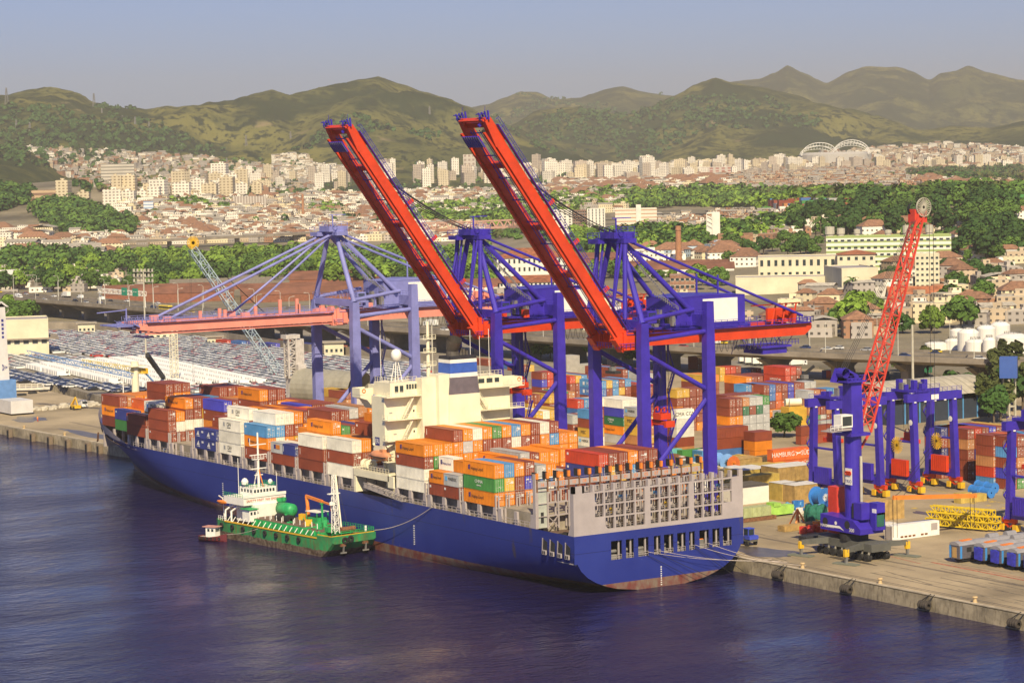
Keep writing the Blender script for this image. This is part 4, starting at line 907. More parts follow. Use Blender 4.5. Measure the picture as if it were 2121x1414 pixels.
def make_container(q):
    L, H, c = q['L'], q['H'], q['c']
    o = bpy.data.objects.new('shipping_container', cm(L, H)); COL.objects.link(o); o.location = (q['x'], q['y'], q['z']); o.rotation_euler.z = q['rz']; setm(o, PH, cmat[c])
    d = bpy.data.objects.new('door', dm(H, 9 if q['reefer'] else q['k'])); COL.objects.link(d); d.parent = o; d.location = (L/2-.03, 0, 0)
    if not q['reefer']: setm(d, PH, cdoor[c])
    if q['logo']: add_logo(o, q['logo'], L, H, c)
    size = '40-foot' if L > 10 else '20-foot'
    o['category'] = 'container'; o['group'] = q['group']
    if q['desc']: o['label'] = f'{CC[c][0]} {size} container{q["desc"]}'
    else: reg(o, f'{CC[c][0]} {size} container', q['phrase'], 'container', q['group'])
def place_containers(keep=300):
    V, P = [], []
    for q in SPECS:
        c, s = cos(q['rz']), sin(q['rz']); n = len(V)
        for x in (-q['L']/2, q['L']/2):
            for y in (-1.2, 1.2):
                for z in (0, q['H']-.02): V.append((q['x']+x*c-y*s, q['y']+x*s+y*c, q['z']+z))
        P += [tuple(n+i for i in f) for f in BOXF]
    bv = BVHTree.FromPolygons(V, P)
    for q in SPECS:
        c, s = cos(q['rz']), sin(q['rz']); sc = 0; L, H = q['L'], q['H']
        S_ = [(f*L/2, g, H+.03, .2*L) for f in (-.8, 0, .8) for g in (-.8, .8)]
        ends = [(1, 0), (0, -1)] if not q['rz'] else [(0, 1), (1, 0)]
        S_ += [(L/2+.06, g, H*f, H*1.6) for g in (-.8, .8) for f in (.2, .8)] if not q['rz'] else []
        yy = -1.28; S_ += [(f*L/2, yy, H*g, L*H*.09) for f in (-.85, -.3, .3, .85) for g in (.15, .85)]
        for (u, v, zz, wt) in S_:
            p = Vector((q['x']+u*c-v*s, q['y']+u*s+v*c, q['z']+zz)); d = CAM-p; h = bv.ray_cast(p, d.normalized())[0]
            if h is None: sc += wt
        X_, Y_ = pix((q['x'], q['y'], q['z']))
        if X_ < -60 or X_ > 2180: sc = 0
        if q['y'] < 45 and -57 < q['x'] < -55 : sc *= .3
        if 790 < X_ < 1050 and q['x'] < -60: sc *= .15        # behind the superstructure
        q['s'] = sc/((Vector((q['x'], q['y'], q['z']))-CAM).length/100)**2*(1.6 if q['logo'] else 1)
    SPECS.sort(key=lambda q: -q['s'])
    for q in SPECS[:keep]: make_container(q)
    b = MB()
    for q in SPECS[keep:]:
        c, s = cos(q['rz']), sin(q['rz']); L, H = q['L'], q['H']
        def W(x, y, z): return (q['x']+x*c-y*s, q['y']+x*s+y*c, q['z']+z)
        b.hexa([W(x, y, z) for x in (-L/2, L/2-.02) for y in (-1.2, 1.2) for z in (.03, H-.02)], cmat[q['c']])
        if q['s'] > 0 and not q['rz']:
            b.poly([W(L/2, -1.1, .1), W(L/2, 1.1, .1), W(L/2, 1.1, H-.1), W(L/2, -1.1, H-.1)], cdoor[q['c']])
            for y in (-.78, -.3, .3, .78): b.poly([W(L/2+.03, y-.03, .1), W(L/2+.03, y+.03, .1), W(L/2+.03, y+.03, H-.1), W(L/2+.03, y-.03, H-.1)], lock)
            b.poly([W(L/2+.04, -.9, H*.7), W(L/2+.04, -.5, H*.7), W(L/2+.04, -.5, H*.8), W(L/2+.04, -.9, H*.8)], mark)
    o = b.build('container_stacks', at0=(0, 0, 0)); tag(o, 'mass of smaller showing stacked containers farther back on the ship and yard', 'containers', kind='stuff')
    print('CONTAINERS', len(SPECS), 'visible', sum(q['s'] > 0 for q in SPECS))
lg_blue = mat('logo_dark_blue', (.03, .03, .2), .6); lg_white = mat('logo_white', (.75, .73, .68), .6); lg_black = mat('logo_black', (.03, .03, .03), .6); lg_lb = mat('logo_light_blue', (.15, .45, .75), .6); lg_or = mat('logo_orange', (.75, .25, .03), .6)
def add_logo(o, lg, L, H, c):
    def tx(t, x, z, s, m, sx=1, vert=False):
        k = text(t, (0, 0, 0), s, m, None, '-Y', sx=sx, vert=vert); k.parent = o; k.location = (x, -1.235, z)
    def patch(x, z, w, h, m, nm='emblem'):
        q = MB().box(x-w/2, x+w/2, -1.245, -1.225, z-h/2, z+h/2, m).build(nm, o, world=False)
    f = L/12.19
    if lg == 'HL':
        b = MB()
        for dx, dz, w, h in ((-.3, 0, .28, .9), (.12, .2, .28, .7), (-.1, .35, .5, .2), (-.05, -.2, .4, .22), (.1, -.35, .25, .3)): b.box(-3.6*f+dx-w/2, -3.6*f+dx+w/2, -1.245-.003*abs(dx), -1.225, H*.58+dz-h/2, H*.58+dz+h/2, lg_blue)
        b.build('emblem', o, world=False); tx('Hapag-Lloyd', -.6*f if L > 10 else .3, H*.52, .95 if L > 10 else .7, lg_blue if c == 'W' else lg_black)
    elif lg == 'CSAV': tx('CSAV', -.3, H*.58, 1.25, lg_black, .8); patch(-3.1, H*.58, .9, .9, MATS['container_pale_grey']); tx('NORASIA', -.4, H*.3, .5, lg_black)
    elif lg == 'MAERSK': patch(-L*.33, H*.6, .9, .9, lg_lb); tx('MAERSK', L*.08, H*.58, .95 if L < 10 else 1.7, lg_black)
    elif lg == 'CHINA': tx('CHINA', 0, H*.62, 1.0, lg_white, 1); tx('SHIPPING', 0, H*.34, .42, lg_white)
    elif lg == 'HAMBURG': tx('HAMBURG     SÜD', 0, H*.5, 1.75, lg_white, .92); b = MB(); b.ext([(1.6, -1.25, H*.3), (2.4, -1.25, H*.48), (3.6, -1.25, H*.44), (2.9, -1.25, H*.52), (3.9, -1.25, H*.7), (2.5, -1.25, H*.56), (1.2, -1.25, H*.7), (2.0, -1.25, H*.5)], (0, .02, 0), lg_white); b.build('emblem', o, world=False)
    elif lg == 'ER': pass
    elif lg == 'MSC': tx('MSC', -.3, H*.5, 1.3, lg_black)
    elif lg == 'CMA': tx('CMA CGM', 0, H*.5, 1.5, lg_black if c == 'W' else lg_white)
    elif lg == 'HANJIN': tx('HANJIN', .8, H*.5, 1.6, lg_white); patch(-3.6, H*.5, 1.1, 1.1, lg_white)
    elif lg == 'HYUNDAI': tx('HYUNDAI', .6, H*.45, 1.4, lg_white)
    elif lg == 'NORD':
        b = MB(); b.ext([(-L*.32, -1.245, H*.35), (-L*.05, -1.245, H*.35), (-L*.14, -1.245, H*.8)], (0, .02, 0), lg_white); b.ext([(-L*.4, -1.245, H*.25), (-L*.02, -1.245, H*.2), (-L*.05, -1.245, H*.3)], (0, .02, 0), lg_white); b.build('emblem', o, world=False); patch(L*.25, H*.7, 1.1, .5, lg_white, 'stencil')
    elif lg == 'HAMBOX': patch(-.9, H*.6, 1.0, 1.0, lg_blue); patch(.6, H*.6, 2.0, 1.0, lg_or)
    elif lg == 'N': patch(-L*.43, H*.55, .18, H*.5, lg_white, 'stencil')
    elif lg == 'K': patch(-L*.42, H*.72, .6, .5, lg_white, 'stencil')
BP = 14.284
def aft(b): return -(14-b)*BP if b >= 12 else -60.65-(11-b)*BP
ROWN = 2.52; DK = 14.85
SHIPC = 'the blue container ship'
def desc_ship(b, r, t, nt_, hs=''):
    tn = 'topmost' if t == nt_-1 else f'{ordn(t)} tier'
    bn = ordn(15-b)+' bay from stern'
    if b > 14: bn = 'bay nearest stern'
    return f'{hs}, {tn}, {ordn(int(r))} row, {bn}'
def stack(b, r, s, H=2.59, logos={}, half=None, z0=None, reef=''):
    """one stack of containers on the ship, colours from the deck up"""
    xa = aft(b); z = DK if z0 is None else z0
    Hs = H if isinstance(H, (list, tuple)) else [H]*len(s)
    for t, c in enumerate(s):
        h = Hs[t]
        if c != '.':
            if half is None: L, xc, hs = 12.19, xa-12.19/2, ''
            elif half == 'f': L, xc, hs = 6.06, xa-12.19+3.03, ', fore half'
            else: L, xc, hs = 6.06, xa-3.03, ', aft half'
            lg = logos.get(t)
            if lg is None and r < .5 and c == 'O': lg = 'HL'
            if lg is None and c in 'RDNB' and crng.random() < .6: lg = crng.choice('NK')
            container(xc, r*ROWN+1.24, z, L, h, c, desc=desc_ship(b, r, t, len(s), hs), group='containers on '+SHIPC, logo=lg, reefer=(str(t) in reef))
        z += h+.02
HC = 2.9; MD = 2.74
# bay nearest the stern
for i, s in enumerate(('RRND', 'RRYR', 'OYRR', 'RRBO', 'ORRR', 'RRRR')): stack(15, 6.5+i, s, 2.7, {3: 'K'} if i == 0 else {})
for i, s in enumerate(('RR', 'RO', 'OR')): stack(15, 12.7+i, s, 2.7)
stack(14, 0, 'OEO', HC, {1: 'CHINA'}); stack(14, 1, 'OYB', HC); stack(14, 2, 'RRO', HC); stack(14, 3, 'OUR', HC)
stack(14, 4.15, 'RWG', 2.6, reef='1'); stack(14, 5.15, 'RWO', 2.6, reef='1'); stack(14, 6.2, 'RO', 2.85); stack(14, 7.2, 'OG', 2.85); stack(14, 8.2, 'RR', 2.85)
for i, s in enumerate(('OR', 'RO', 'OO', 'RR', 'OR', 'RO', 'O')): stack(14, 9.2+i*.97, s, 2.6)
stack(13, 0, 'RO', 2.59, half='f'); stack(13, 0, 'RG', 2.59, {1: 'MAERSK'}, half='a')
stack(13, 1, 'ROW', [2.59, 2.59, 2.9], {2: 'HL'}, half='f'); stack(13, 1, 'OOO', 2.59, half='a')
for r, s in ((2, 'RO'), (3, 'OO'), (4, 'RO')): stack(13, r, s)
stack(13, 5, 'OOO', 2.7, {2: 'HL'}); stack(13, 6.2, 'RRG', HC); stack(13, 7.2, 'ROR', 2.8); stack(13, 8.2, 'RRO', 2.8); stack(13, 9.2, 'OOO', 2.8); stack(13, 10.3, 'ROO', HC)
for i, s in enumerate(('RO', 'OR', 'RO', 'OO')): stack(13, 11.4+i, s)
stack(12, 0, 'WWRO', 2.59); stack(12, 1, 'REEO'); stack(12, 2, 'OROO')
for i, (c4, c5) in enumerate(zip('OGORRRWRROB', 'ROWOEOBORWR')): stack(12, 3+i, 'RO'+'O'+c4+c5, 2.6)
stack(12, 14, 'OROO'); stack(12, 15, 'ROOO')
stack(11, 0, 'WRW', HC); stack(11, 1, 'RRO', 2.92); stack(11, 2, 'ROK', 2.92); stack(11, 3, 'RROR', HC); stack(11, 4, 'OROOO', 2.7)
for r, s in ((5, 'ROOO'), (6, 'ORRR'), (7, 'ROROO'), (9, 'ORRO'), (11, 'RRRO'), (13, 'RORB'), (15, 'ORO')): stack(11, r, s, 2.7)
stack(10, 0, 'RRW', [2.59, 2.9, 2.9]); stack(10, 1, 'RROO', 2.9, {3: 'HL'}); stack(10, 2, 'ROOE', 2.59); stack(10, 3, 'ORRR', 2.59); stack(10, 4, 'RORN', 2.59); stack(10, 5, 'ROOO', 2.59)
for r, s in ((6, 'OROR'), (7, 'RRRO'), (8, 'OROB'), (9, 'RROR'), (10, 'OROO'), (11, 'RRRR'), (12, 'OROO'), (13, 'RROR')): stack(10, r, s, 2.6)
stack(9, 0, 'RG', 2.59, {1: 'HAMBOX'}, half='f'); stack(9, 0, 'RN', 2.59, half='a'); stack(9, 1, 'RW', 2.59); stack(9, 2, 'OK', 2.59); stack(9, 3, 'RWO', 2.7, {2: 'HL'})
stack(9, 4, 'RORRR', 2.5); stack(9, 5, 'OORRR', 2.5); stack(9, 6, 'ROORG', 2.58); stack(9, 7, 'RRORK', 2.64); stack(9, 8.1, 'OOORO', 2.5); stack(9, 9.5, 'OORRW', 2.92, {4: 'CSAV'})
for r, s in ((11, 'OROR'), (12, 'RORO'), (13, 'ROO'), (14, 'ORR')): stack(9, r, s, 2.6)
stack(8, 0, 'ROB', [2.87, 2.87, 2.87]); stack(8, 1, 'RWBW', 2.87); stack(8, 2, 'OORW', 2.87); stack(8, 3, 'WYRO', 2.87); stack(8, 4, 'ROOR', 2.87); stack(8, 5, 'OORD', 2.87); stack(8, 6, 'ROOO', 2.87)
for r, s in ((7.2, 'ROOO'), (8.2, 'OROU'), (9.2, 'RROA'), (10.2, 'ROOR'), (11.2, 'RORO'), (12.2, 'ROO'), (13.2, 'ORR')): stack(8, r, s, 2.75)
stack(7, 0, 'WWW', HC, {0: 'CSAV', 2: 'CSAV'}); stack(7, 1, 'RRRW', HC, {3: 'CSAV'}); stack(7, 2, 'OROE', 2.75); stack(7, 3, 'RROO', 2.75); stack(7, 4, 'OOOR', 2.75); stack(7, 5, 'RROO', 2.75); stack(7, 6, 'OORR', 2.75); stack(7, 7, 'RROU', 2.85, {3: 'N'})
for r, s in ((8, 'OORR'), (9, 'RORR'), (10, 'ROOR'), (11, 'ROO'), (12, 'ROR'), (13, 'RO')): stack(7, r, s, 2.85)
stack(6, 0, 'NN', 2.59, {0: 'NORD', 1: 'NORD'}, half='f'); stack(6, 0, 'NN', 2.59, {0: 'NORD', 1: 'NORD'}, half='a'); stack(6, 1, 'RR', 2.59); stack(6, 2, 'ROR', 2.59); stack(6, 3, 'OUR', 2.6); stack(6, 4, 'ROU', 2.6)
for i, (a, c) in enumerate((('R', 'O'), ('R', 'R'), ('O', 'R'))): stack(6, 5+i, 'OR'+'O'+a+c, 2.93, {4: 'HL', 3: 'K'} if i == 0 else {})
for r, s in ((8, 'ORRO'), (9, 'RORO'), (10, 'RORR'), (11, 'ORO'), (12, 'RR')): stack(6, r, s, 2.75)
for r, s in ((3.7, 'RORU'), (4.7, 'OROR'), (5.7, 'RORK'), (6.7, 'ORRO'), (7.7, 'RROO'), (8.7, 'OROR'), (9.7, 'RROO'), (10.7, 'ORR')): stack(5, r, s, 2.75)
stack(4, 0, 'RRR', 2.75); stack(4, 1, 'RWO', 2.6, reef='1'); stack(4, 2, 'RWRO', 2.75, {3: 'HL'}, reef='1'); stack(4, 3, 'OWRR', 2.75, reef='1'); stack(4, 4, 'RWYR', 2.75, reef='1'); stack(4, 5, 'OWRB', 2.75, reef='1')
for i, s in enumerate(('RROOR', 'OROOR', 'ROROR')): stack(4, 6+i, s, 2.66)
for r, s in ((9, 'OROO'), (10, 'RRO'), (11, 'ORR'), (12, 'RO')): stack(4, r, s, 2.6)
stack(3, 0, 'RR', HC); stack(3, 1, 'RW', 2.75); stack(3, 2.1, 'ROW', 2.9, {2: 'MAERSK'}); stack(3, 3.1, 'OOG', 2.9, {2: 'MAERSK'}); stack(3, 4.1, 'RRR', 2.8); stack(3, 5.1, 'ORO', 2.8); stack(3, 6.1, 'OOO', 2.8)
for r, s in ((7.1, 'ROO'), (8.1, 'OOR'), (9.1, 'RRO'), (10.1, 'ORO'), (11.1, 'RR')): stack(3, r, s, 2.8)
stack(2, 1.1, 'EN', 2.9, {1: 'K'}); stack(2, 2.1, 'RO', 2.8); stack(2, 3.1, 'RAP', 2.75, {2: 'K'}); stack(2, 4.1, 'ORR', 2.65)
for i, s in enumerate(('RRORR', 'OROOR', 'RRROR')): stack(2, 5.0+i, s, 2.5)
for r, s in ((8.1, 'ROO'), (9.1, 'ORO'), (10.1, 'RRO')): stack(2, r, s, 2.75)
stack(1, 2, 'ROR', 2.9, {1: 'HL'}); stack(1, 3, 'ROK', 2.85)
for r, s in ((4, 'ROO'), (5, 'RRO'), (6, 'OOO'), (7, 'RRO'), (8, 'ORO'), (9, 'ROO'), (10, 'RR')): stack(1, r, s, 2.85)
SHIPN = NCONT[0]
# ---------------------------------------------------------------- yard stacks
def yard(px_, py_, tiers, cols, rows, L=12.19, H=2.59, orient='X', phrase='', logos={}, bays=1, gap=.4):
    """corner = near top corner seen in the photo; cols = list of colour strings (bottom up), stepping away from the viewer"""
    zt = 3+.02+tiers*(H+.02); p = at(px_, py_, z=zt)
    for k in range(bays):
        for i, s in enumerate(cols):
            z = 3.02
            for t, c in enumerate(s):
                if orient == 'X': x, y, rz = p.x-L/2-k*(L+gap), p.y+1.22+i*2.5, 0
                else: x, y, rz = p.x-1.22-i*2.5-.0, p.y+L/2+k*(L+gap), pi/2
                if c != '.':
                    lg = logos.get((i, t)) or logos.get(t if i == 0 else None)
                    container(x, y, z, L, H, c, rz, group='containers stacked in the yard', logo=lg, phrase=phrase)
                z += H+.02
YP = 'in the yard'
S20 = 6.06

def Qp(x, y): return 1060+x/3.214, 700+y/3.214
yard(1510, 826, 5, ['RKORR', 'RKORR', 'GGGFK', 'GGGRG', 'FGGFG', 'EGGGE'], 1, S20, phrase='in the six column block')
yard(1505, 819, 5, ['RKORR', 'RKORR', 'GGGFR', 'GGGRR', 'FGGFR'], 1, S20, phrase='behind the six column block')
yard(1477, 888, 3, ['ARR', 'RRR'], 1, 12.19, HC, 'Y', 'in the long wall above the cable drums')
yard(1563, 895, 3, ['OOR', 'KOR'], 1, S20, 2.59, 'Y', 'left of the round bush')
yard(1401, 849, 5, ['KRWWW', 'RRRRR'], 1, S20, 2.59, 'Y', 'seen through the right crane portal', {(0, 4): 'CMA', (0, 2): 'MSC'})
yard(1413, 933, 1, ['E'], 1, 12.19, 2.59, 'Y', 'low behind the blue sill beam'); yard(1377, 932, 1, ['T', 'R'], 1, S20, 2.59, 'Y', 'at the foot of the crane leg')
yard(1401, 807, 5, ['YKORY', 'KORRY', 'RRRRR', 'ORRRR', 'RRORR', 'RKRRR'], 1, S20, phrase='in the mustard topped block')
yard(1318, 845, 5, ['RKYYG', 'YRYRW', 'RYKYR'], 1, S20, phrase='in the block between the right crane legs', logos={(0, 4): 'MAERSK', (0, 3): 'MSC', (0, 2): 'MSC'})
yard(1289, 828, 5, ['GOFUW', 'RGORW', 'YRRRW'], 1, 12.19, phrase='under the long white roofs', logos={(0, 2): 'CHINA', (0, 1): 'HL'})
yard(1221, 849, 5, ['GWYRB', 'GWYRR'], 1, S20, phrase='left of the crane sea leg', logos={(0, 1): 'MAERSK', (0, 2): 'MSC'})
yard(1195, 828, 5, ['RGRAD', 'RRRRB', 'RRTRG', 'RKRRW'], 1, S20, phrase='in the red topped block')
yard(1150, 813, 4, ['KRRR', 'RRRE', 'RKKK'], 1, 12.19, phrase='between the blue cranes')
yard(1243, 789, 4, ['RRAB', 'RRRY', 'OOBB', 'RRYR', 'YRRB'], 1, 12.19, phrase='in the light blue fronted row', logos={(0, 3): 'HANJIN', (0, 2): 'HANJIN'})
yard(1290, 795, 3, ['RRR', 'RDR', 'RRD', 'RRB'], 1, 12.19, phrase='right of the light blue row'); yard(1340, 801, 3, ['RRR', 'RRR', 'RRD'], 1, 12.19, phrase='behind the red girder foot')
yard(1121, 771, 4, ['RRUR', 'RRDD', 'RRRR'], 1, S20, phrase='near the left crane leg'); yard(1180, 779, 3, ['RRD', 'RRY', 'RYB', 'YRR'], 1, 12.19, phrase='behind the left crane leg', bays=2)
yard(1289, 765, 2, ['RR', 'BB', 'GR'], 1, 12.19, phrase='in the rearmost row', bays=2); yard(1342, 773, 2, ['GG', 'GR'], 1, 12.19, phrase='in the grey rear row')
yard(1444, 739, 2, ['RR', 'KR', 'RR'], 1, S20, phrase='under the highway'); yard(1454, 778, 3, ['YRY', 'OYO', 'RRO'], 1, 12.19, phrase='right of the right crane, rear', logos={(0, 2): 'MSC'})
yard(1545, 781, 3, ['RRO', 'RRR', 'RYR'], 1, 12.19, phrase='in the orange fronted row'); yard(1491, 761, 2, ['YY', 'RD', 'RD', 'RR'], 1, S20, phrase='in the mustard and red rear row'); yard(1545, 764, 1, ['A', 'R', 'D'], 1, S20, phrase='below the white trucks')
yard(1626, 761, 3, ['RDD', 'RRD', 'RRR'], 1, 12.19, HC, phrase='in the tall bright red stack', logos={(0, 1): 'HYUNDAI'}); yard(1581, 777, 2, ['RR', 'RR'], 1, 12.19, phrase='left of the bright red stack')
yard(1544, 797, 4, ['RRRB', 'RRRR'], 1, S20, phrase='above the grey door block'); yard(1581, 798, 4, ['RRRR', 'ORAA', 'OPPR', 'OPRR', 'RPUU', 'RRRR'], 1, 12.19, phrase='above the bush, left')
yard(1642, 793, 3, ['YGU', 'RTR', 'RGG', 'RRG'], 1, S20, phrase='above the bush, right'); yard(1673, 809, 4, ['FKKG', 'ERRK', 'GRER', 'RKRB', 'RRRB'], 1, S20, phrase='left of the nearer yard crane')
yard(1625, 852, 1, ['G', 'F', 'T'], 1, S20, phrase='just above the bush'); yard(1659, 884, 2, ['RR'], 1, 12.19, 2.59, 'Y', 'right of the round bush'); yard(1700, 872, 1, ['G', 'R'], 1, 12.19, 2.59, 'Y', 'behind the first yard crane leg')
yard(1601, 932, 2, ['PP'], 1, 12.19, HC, 'Y', 'with large white lettering', {(0, 0): 'HAMBURG', (0, 1): 'HAMBURG'})
yard(2091, 905, 5, ['RURBR', 'ERKRR', 'RRDKR', 'RRRRB', 'RERRR', 'RRRRR', 'RRRRR', 'RRRRB', 'RRRRR'], 1, S20, phrase='in the near block at right')
yard(2056, 902, 5, ['BDKRR', 'RRRRR', 'RDRRP', 'RRRRR', 'RRRRB', 'RRKRR', 'RRRRR', 'RRRRR'], 1, S20, phrase='in the second block at right')
yard(2003, 889, 5, ['RRRKR', 'NRNRD', 'RRRRR', 'RRRRU', 'RRRRR', 'RRRRY'], 1, 12.19, phrase='behind the second yard crane')
yard(1948, 886, 5, ['RNNRN', 'RRNRN', 'KRRRT', 'YYYYY'], 1, S20, phrase='left behind the second yard crane')
yard(1790, 773, 1, ['N'], 1, 12.19, HC, 'Y', 'under the highway, right', {(0, 0): 'CMA'}); yard(1880, 763, 1, ['F'], 1, 12.19, HC, 'Y', 'with green sides under the highway')
yard(1720, 768, 1, ['D', 'N'], 1, 12.19, HC, 'Y', 'on the trailer under the highway')
yard(697, 808, 3, ['RKY', 'RYY'], 1, 12.19, phrase='between the violet crane legs'); yard(716, 811, 3, ['RKR', 'KYR', 'RYY'], 1, 12.19, phrase='right of the violet sea leg')
yard(660, 806, 2, ['RR', 'KR'], 1, S20, phrase='left of the violet sea leg')
for x, y, c in ((470, 705, 'DR'), (500, 707, 'AN'), (560, 712, 'NU'), (600, 704, 'RP'), (640, 712, 'NN'), (700, 716, 'RR'), (760, 722, 'DR'), (1010, 745, 'RK'), (1060, 752, 'AB'), (1085, 757, 'RY')): yard(x, y, 1, list(c), 1, 12.19, phrase='in the shade of the highway')
yard(1092, 818, 4, ['RRYR', 'YYRR', 'RRYY'], 1, S20, phrase='right of the ship bridge'); yard(1137, 818, 4, ['YYRY', 'YRYY', 'RRRR'], 1, S20, phrase='beyond the ship bridge wing')
yard(1155, 847, 3, ['YWY', 'RYR', 'YRG', 'WYR'], 1, 12.19, phrase='low behind the bridge, right'); yard(1110, 852, 3, ['RYY', 'YRW', 'RYY'], 1, 12.19, phrase='low behind the bridge, left')
yard(1185, 860, 4, ['RRRG', 'GRRR', 'RRRW'], 1, S20, phrase='in the front row behind the ship')
place_containers()
# ---------------------------------------------------------------- the container ship
CY, HB = 20.6, 21.0; XT = 29.9; ZD = 12.15
hull_m = bpy.data.materials.new('hull_paint'); hull_m.use_nodes = True; nt = hull_m.node_tree; N = nt.nodes; bs = N['Principled BSDF']; bs.inputs['Roughness'].default_value = .42
ge = N.new('ShaderNodeNewGeometry'); sx = N.new('ShaderNodeSeparateXYZ'); lk(nt, ge.outputs['Position'], sx.inputs[0])
def nzz(sc, lo, hi, vs=(1, 1, 1)):
    mp = N.new('ShaderNodeMapping'); mp.inputs['Scale'].default_value = vs; lk(nt, ge.outputs['Position'], mp.inputs[0])
    n = N.new('ShaderNodeTexNoise'); n.inputs['Scale'].default_value = sc; n.inputs['Detail'].default_value = 7; n.inputs['Roughness'].default_value = .65; lk(nt, mp.outputs[0], n.inputs['Vector'])
    m = N.new('ShaderNodeMapRange'); m.inputs[1].default_value = lo; m.inputs[2].default_value = hi; lk(nt, n.outputs[0], m.inputs[0]); return m.outputs[0]
a = mixc(nzz(.06, .35, .7), (.016, .026, .19), (.024, .04, .24)); a = mixc(nzz(1.2, .68, .8, (.6, .6, .12)), a, (.05, .05, .1))
a = mixc(nzz(.9, .64, .7, (.25, .25, .05)), a, (.06, .05, .09)); a = mixc(nzz(2.2, .7, .74, (.5, .5, .5)), a, (.2, .2, .28))
sm = N.new('ShaderNodeMath'); sm.operation = 'COMPARE'; sm.inputs[1].default_value = 8.6; sm.inputs[2].default_value = .045; lk(nt, sx.outputs[2], sm.inputs[0]); a = mixc(sm.outputs[0], a, (.008, .01, .07))
bb = mixc(nzz(.5, .4, .62, (1, 1, .6)), (.16, .045, .035), (.2, .15, .11))
st = N.new('ShaderNodeMath'); st.operation = 'LESS_THAN'; st.inputs[1].default_value = 1.9; lk(nt, sx.outputs[2], st.inputs[0])
lk(nt, mixc(st.outputs[0], a, bb), bs.inputs['Base Color'])
b2 = N.new('ShaderNodeBump'); b2.inputs['Strength'].default_value = .25; b2.inputs['Distance'].default_value = .1; lk(nt, nzz(.35, 0, 1), b2.inputs['Height']); lk(nt, b2.outputs[0], bs.inputs['Normal'])
ship = T('container_ship', (-100, CY, 0), 'huge blue hulled container ship loaded with stacked containers alongside the quay', 'container ship')
def hbw(X, t):                                     # half breadth at height fraction t
    Xs = -118-58*t**.8; Xe = -230-(26 if t > .35 else 26*t/.35)*(1 if t > .35 else 1)
    Xe = -230-21.5*max(0, min(1, (t-.05)/.95))**1.1
    if X >= Xs: v = 1.
    elif X <= Xe: return 0.02
    else: u = (Xs-X)/(Xs-Xe); v = 1-u**(1.55+.4*t)
    return HB*v
def zdeck(X): return ZD+(0 if X > -185 else (-(X+185)/70)**1.6*2.4)
rowsP = []
NZ = [-.04, 0, .06, .12, .2, .3, .42, .55, .7, .85, 1.0]
XS = [XT, 27, 22, 15, 5, -10, -30, -60, -90, -110, -125, -140, -155, -168, -178, -188, -197, -205, -212, -219, -225, -231, -237, -242, -244.5, -247, -249, -250.5, -251.6]
def sternY(X, z, hb):                               # U shaped stern rising out of the water
    if X < -40: return hb
    k = (X+40)/70; zz = z/ZD
    prof = [(-.1, .1), (.0, .28), (.06, .52), (.14, .68), (.25, .82), (.4, .92), (.55, .97), (.75, 1), (1.1, 1)]
    for (a0, v0), (a1, v1) in zip(prof, prof[1:]):
        if a0 <= zz <= a1: v = v0+(v1-v0)*(zz-a0)/(a1-a0); break
    else: v = .1
    return hb*(1-(1-v)*k**2.2)
b = MB()
for sgn in (-1, 1):
    rows = []
    for X in XS:
        r = []
        for t in NZ:
            z = t*zdeck(X); h = hbw(X, max(0, t)); h = sternY(X, z, h); Xr = X
            Xr = max(X, -230-21.5*max(0, min(1, (t-.05)/.95))**1.1)
            r.append((Xr, CY+sgn*h, z))
        rows.append(r if sgn < 0 else r[::-1])
    b.grid(rows, hull_m)
hull = b.build('hull', ship, smooth=True)
# transom: blue plate with ten mooring openings, grey lattice wall above
def Z(v): return v
tg = MB()
prof = [(sternY(XT, t*ZD, HB), t*ZD) for t in NZ if t*ZD < 6.4] + [(sternY(XT, 6.6, HB), 6.6)]
pl = [(XT, CY-y, z) for y, z in prof] + [(XT, CY+y, z) for y, z in prof[::-1]]
tg.ext([(x+.02, y, z) for x, y, z in pl], (-.25, 0, 0), hull_m)
cols_ = [(5.4, 8.9), (9.8, 12.4), (13.6, 17.0), (18.3, 20.4), (21.4, 24.2), (25.0, 27.7), (28.6, 30.5), (31.7, 34.8), (35.8, 38.0), (39.0-.1, 39.05)]
cols_ = [(8.4, 11.1), (12.0, 14.0), (15.0, 17.6), (18.9, 20.6), (21.4, 23.8), (24.7, 26.9), (27.7, 29.2), (30.3, 32.8), (33.6, 35.5), (36.3, 38.6)]
y0 = CY-sternY(XT, 7, HB)
def plate(b, X, ya, yb, za, zb, m, th=.25): b.box(X-th, X+.02, ya, yb, za, zb, m)
plate(tg, XT, -.35, 8.4, 6.6, 10.4, hull_m); yprev = 8.4
for i, (a, c) in enumerate(cols_):
    if i: plate(tg, XT, cols_[i-1][1], a, 6.6, 10.4, hull_m)
plate(tg, XT, 38.6, 41.55, 6.6, 10.4, hull_m); plate(tg, XT, -.38, 41.58, 10.4, ZD, hull_m)
tg.build('transom', ship)
m_ = MB()
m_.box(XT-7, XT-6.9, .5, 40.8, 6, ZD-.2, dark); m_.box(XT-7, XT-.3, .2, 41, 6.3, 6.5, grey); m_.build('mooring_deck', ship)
R = random.Random(4)
for i, (a, c) in enumerate(cols_):
    q = MB(); x = XT-R.uniform(1, 2.5); q.box(x-1, x, a+.3, c-.4, 6.5, 7.3+R.random(), steel); q.tube((x-.5, a+.5, 8), (x-.5, c-.3, 8), .35, orange if i in (3, 7) else steel, 8); q.bar((XT-.6, c-.5, 6.5), (XT-.6, c-.5, 10.3), .3, m=grey); q.rail([(XT-.2, a, 6.6), (XT-.2, c, 6.6)], grey, .9, 1); q.build('winch', ship)
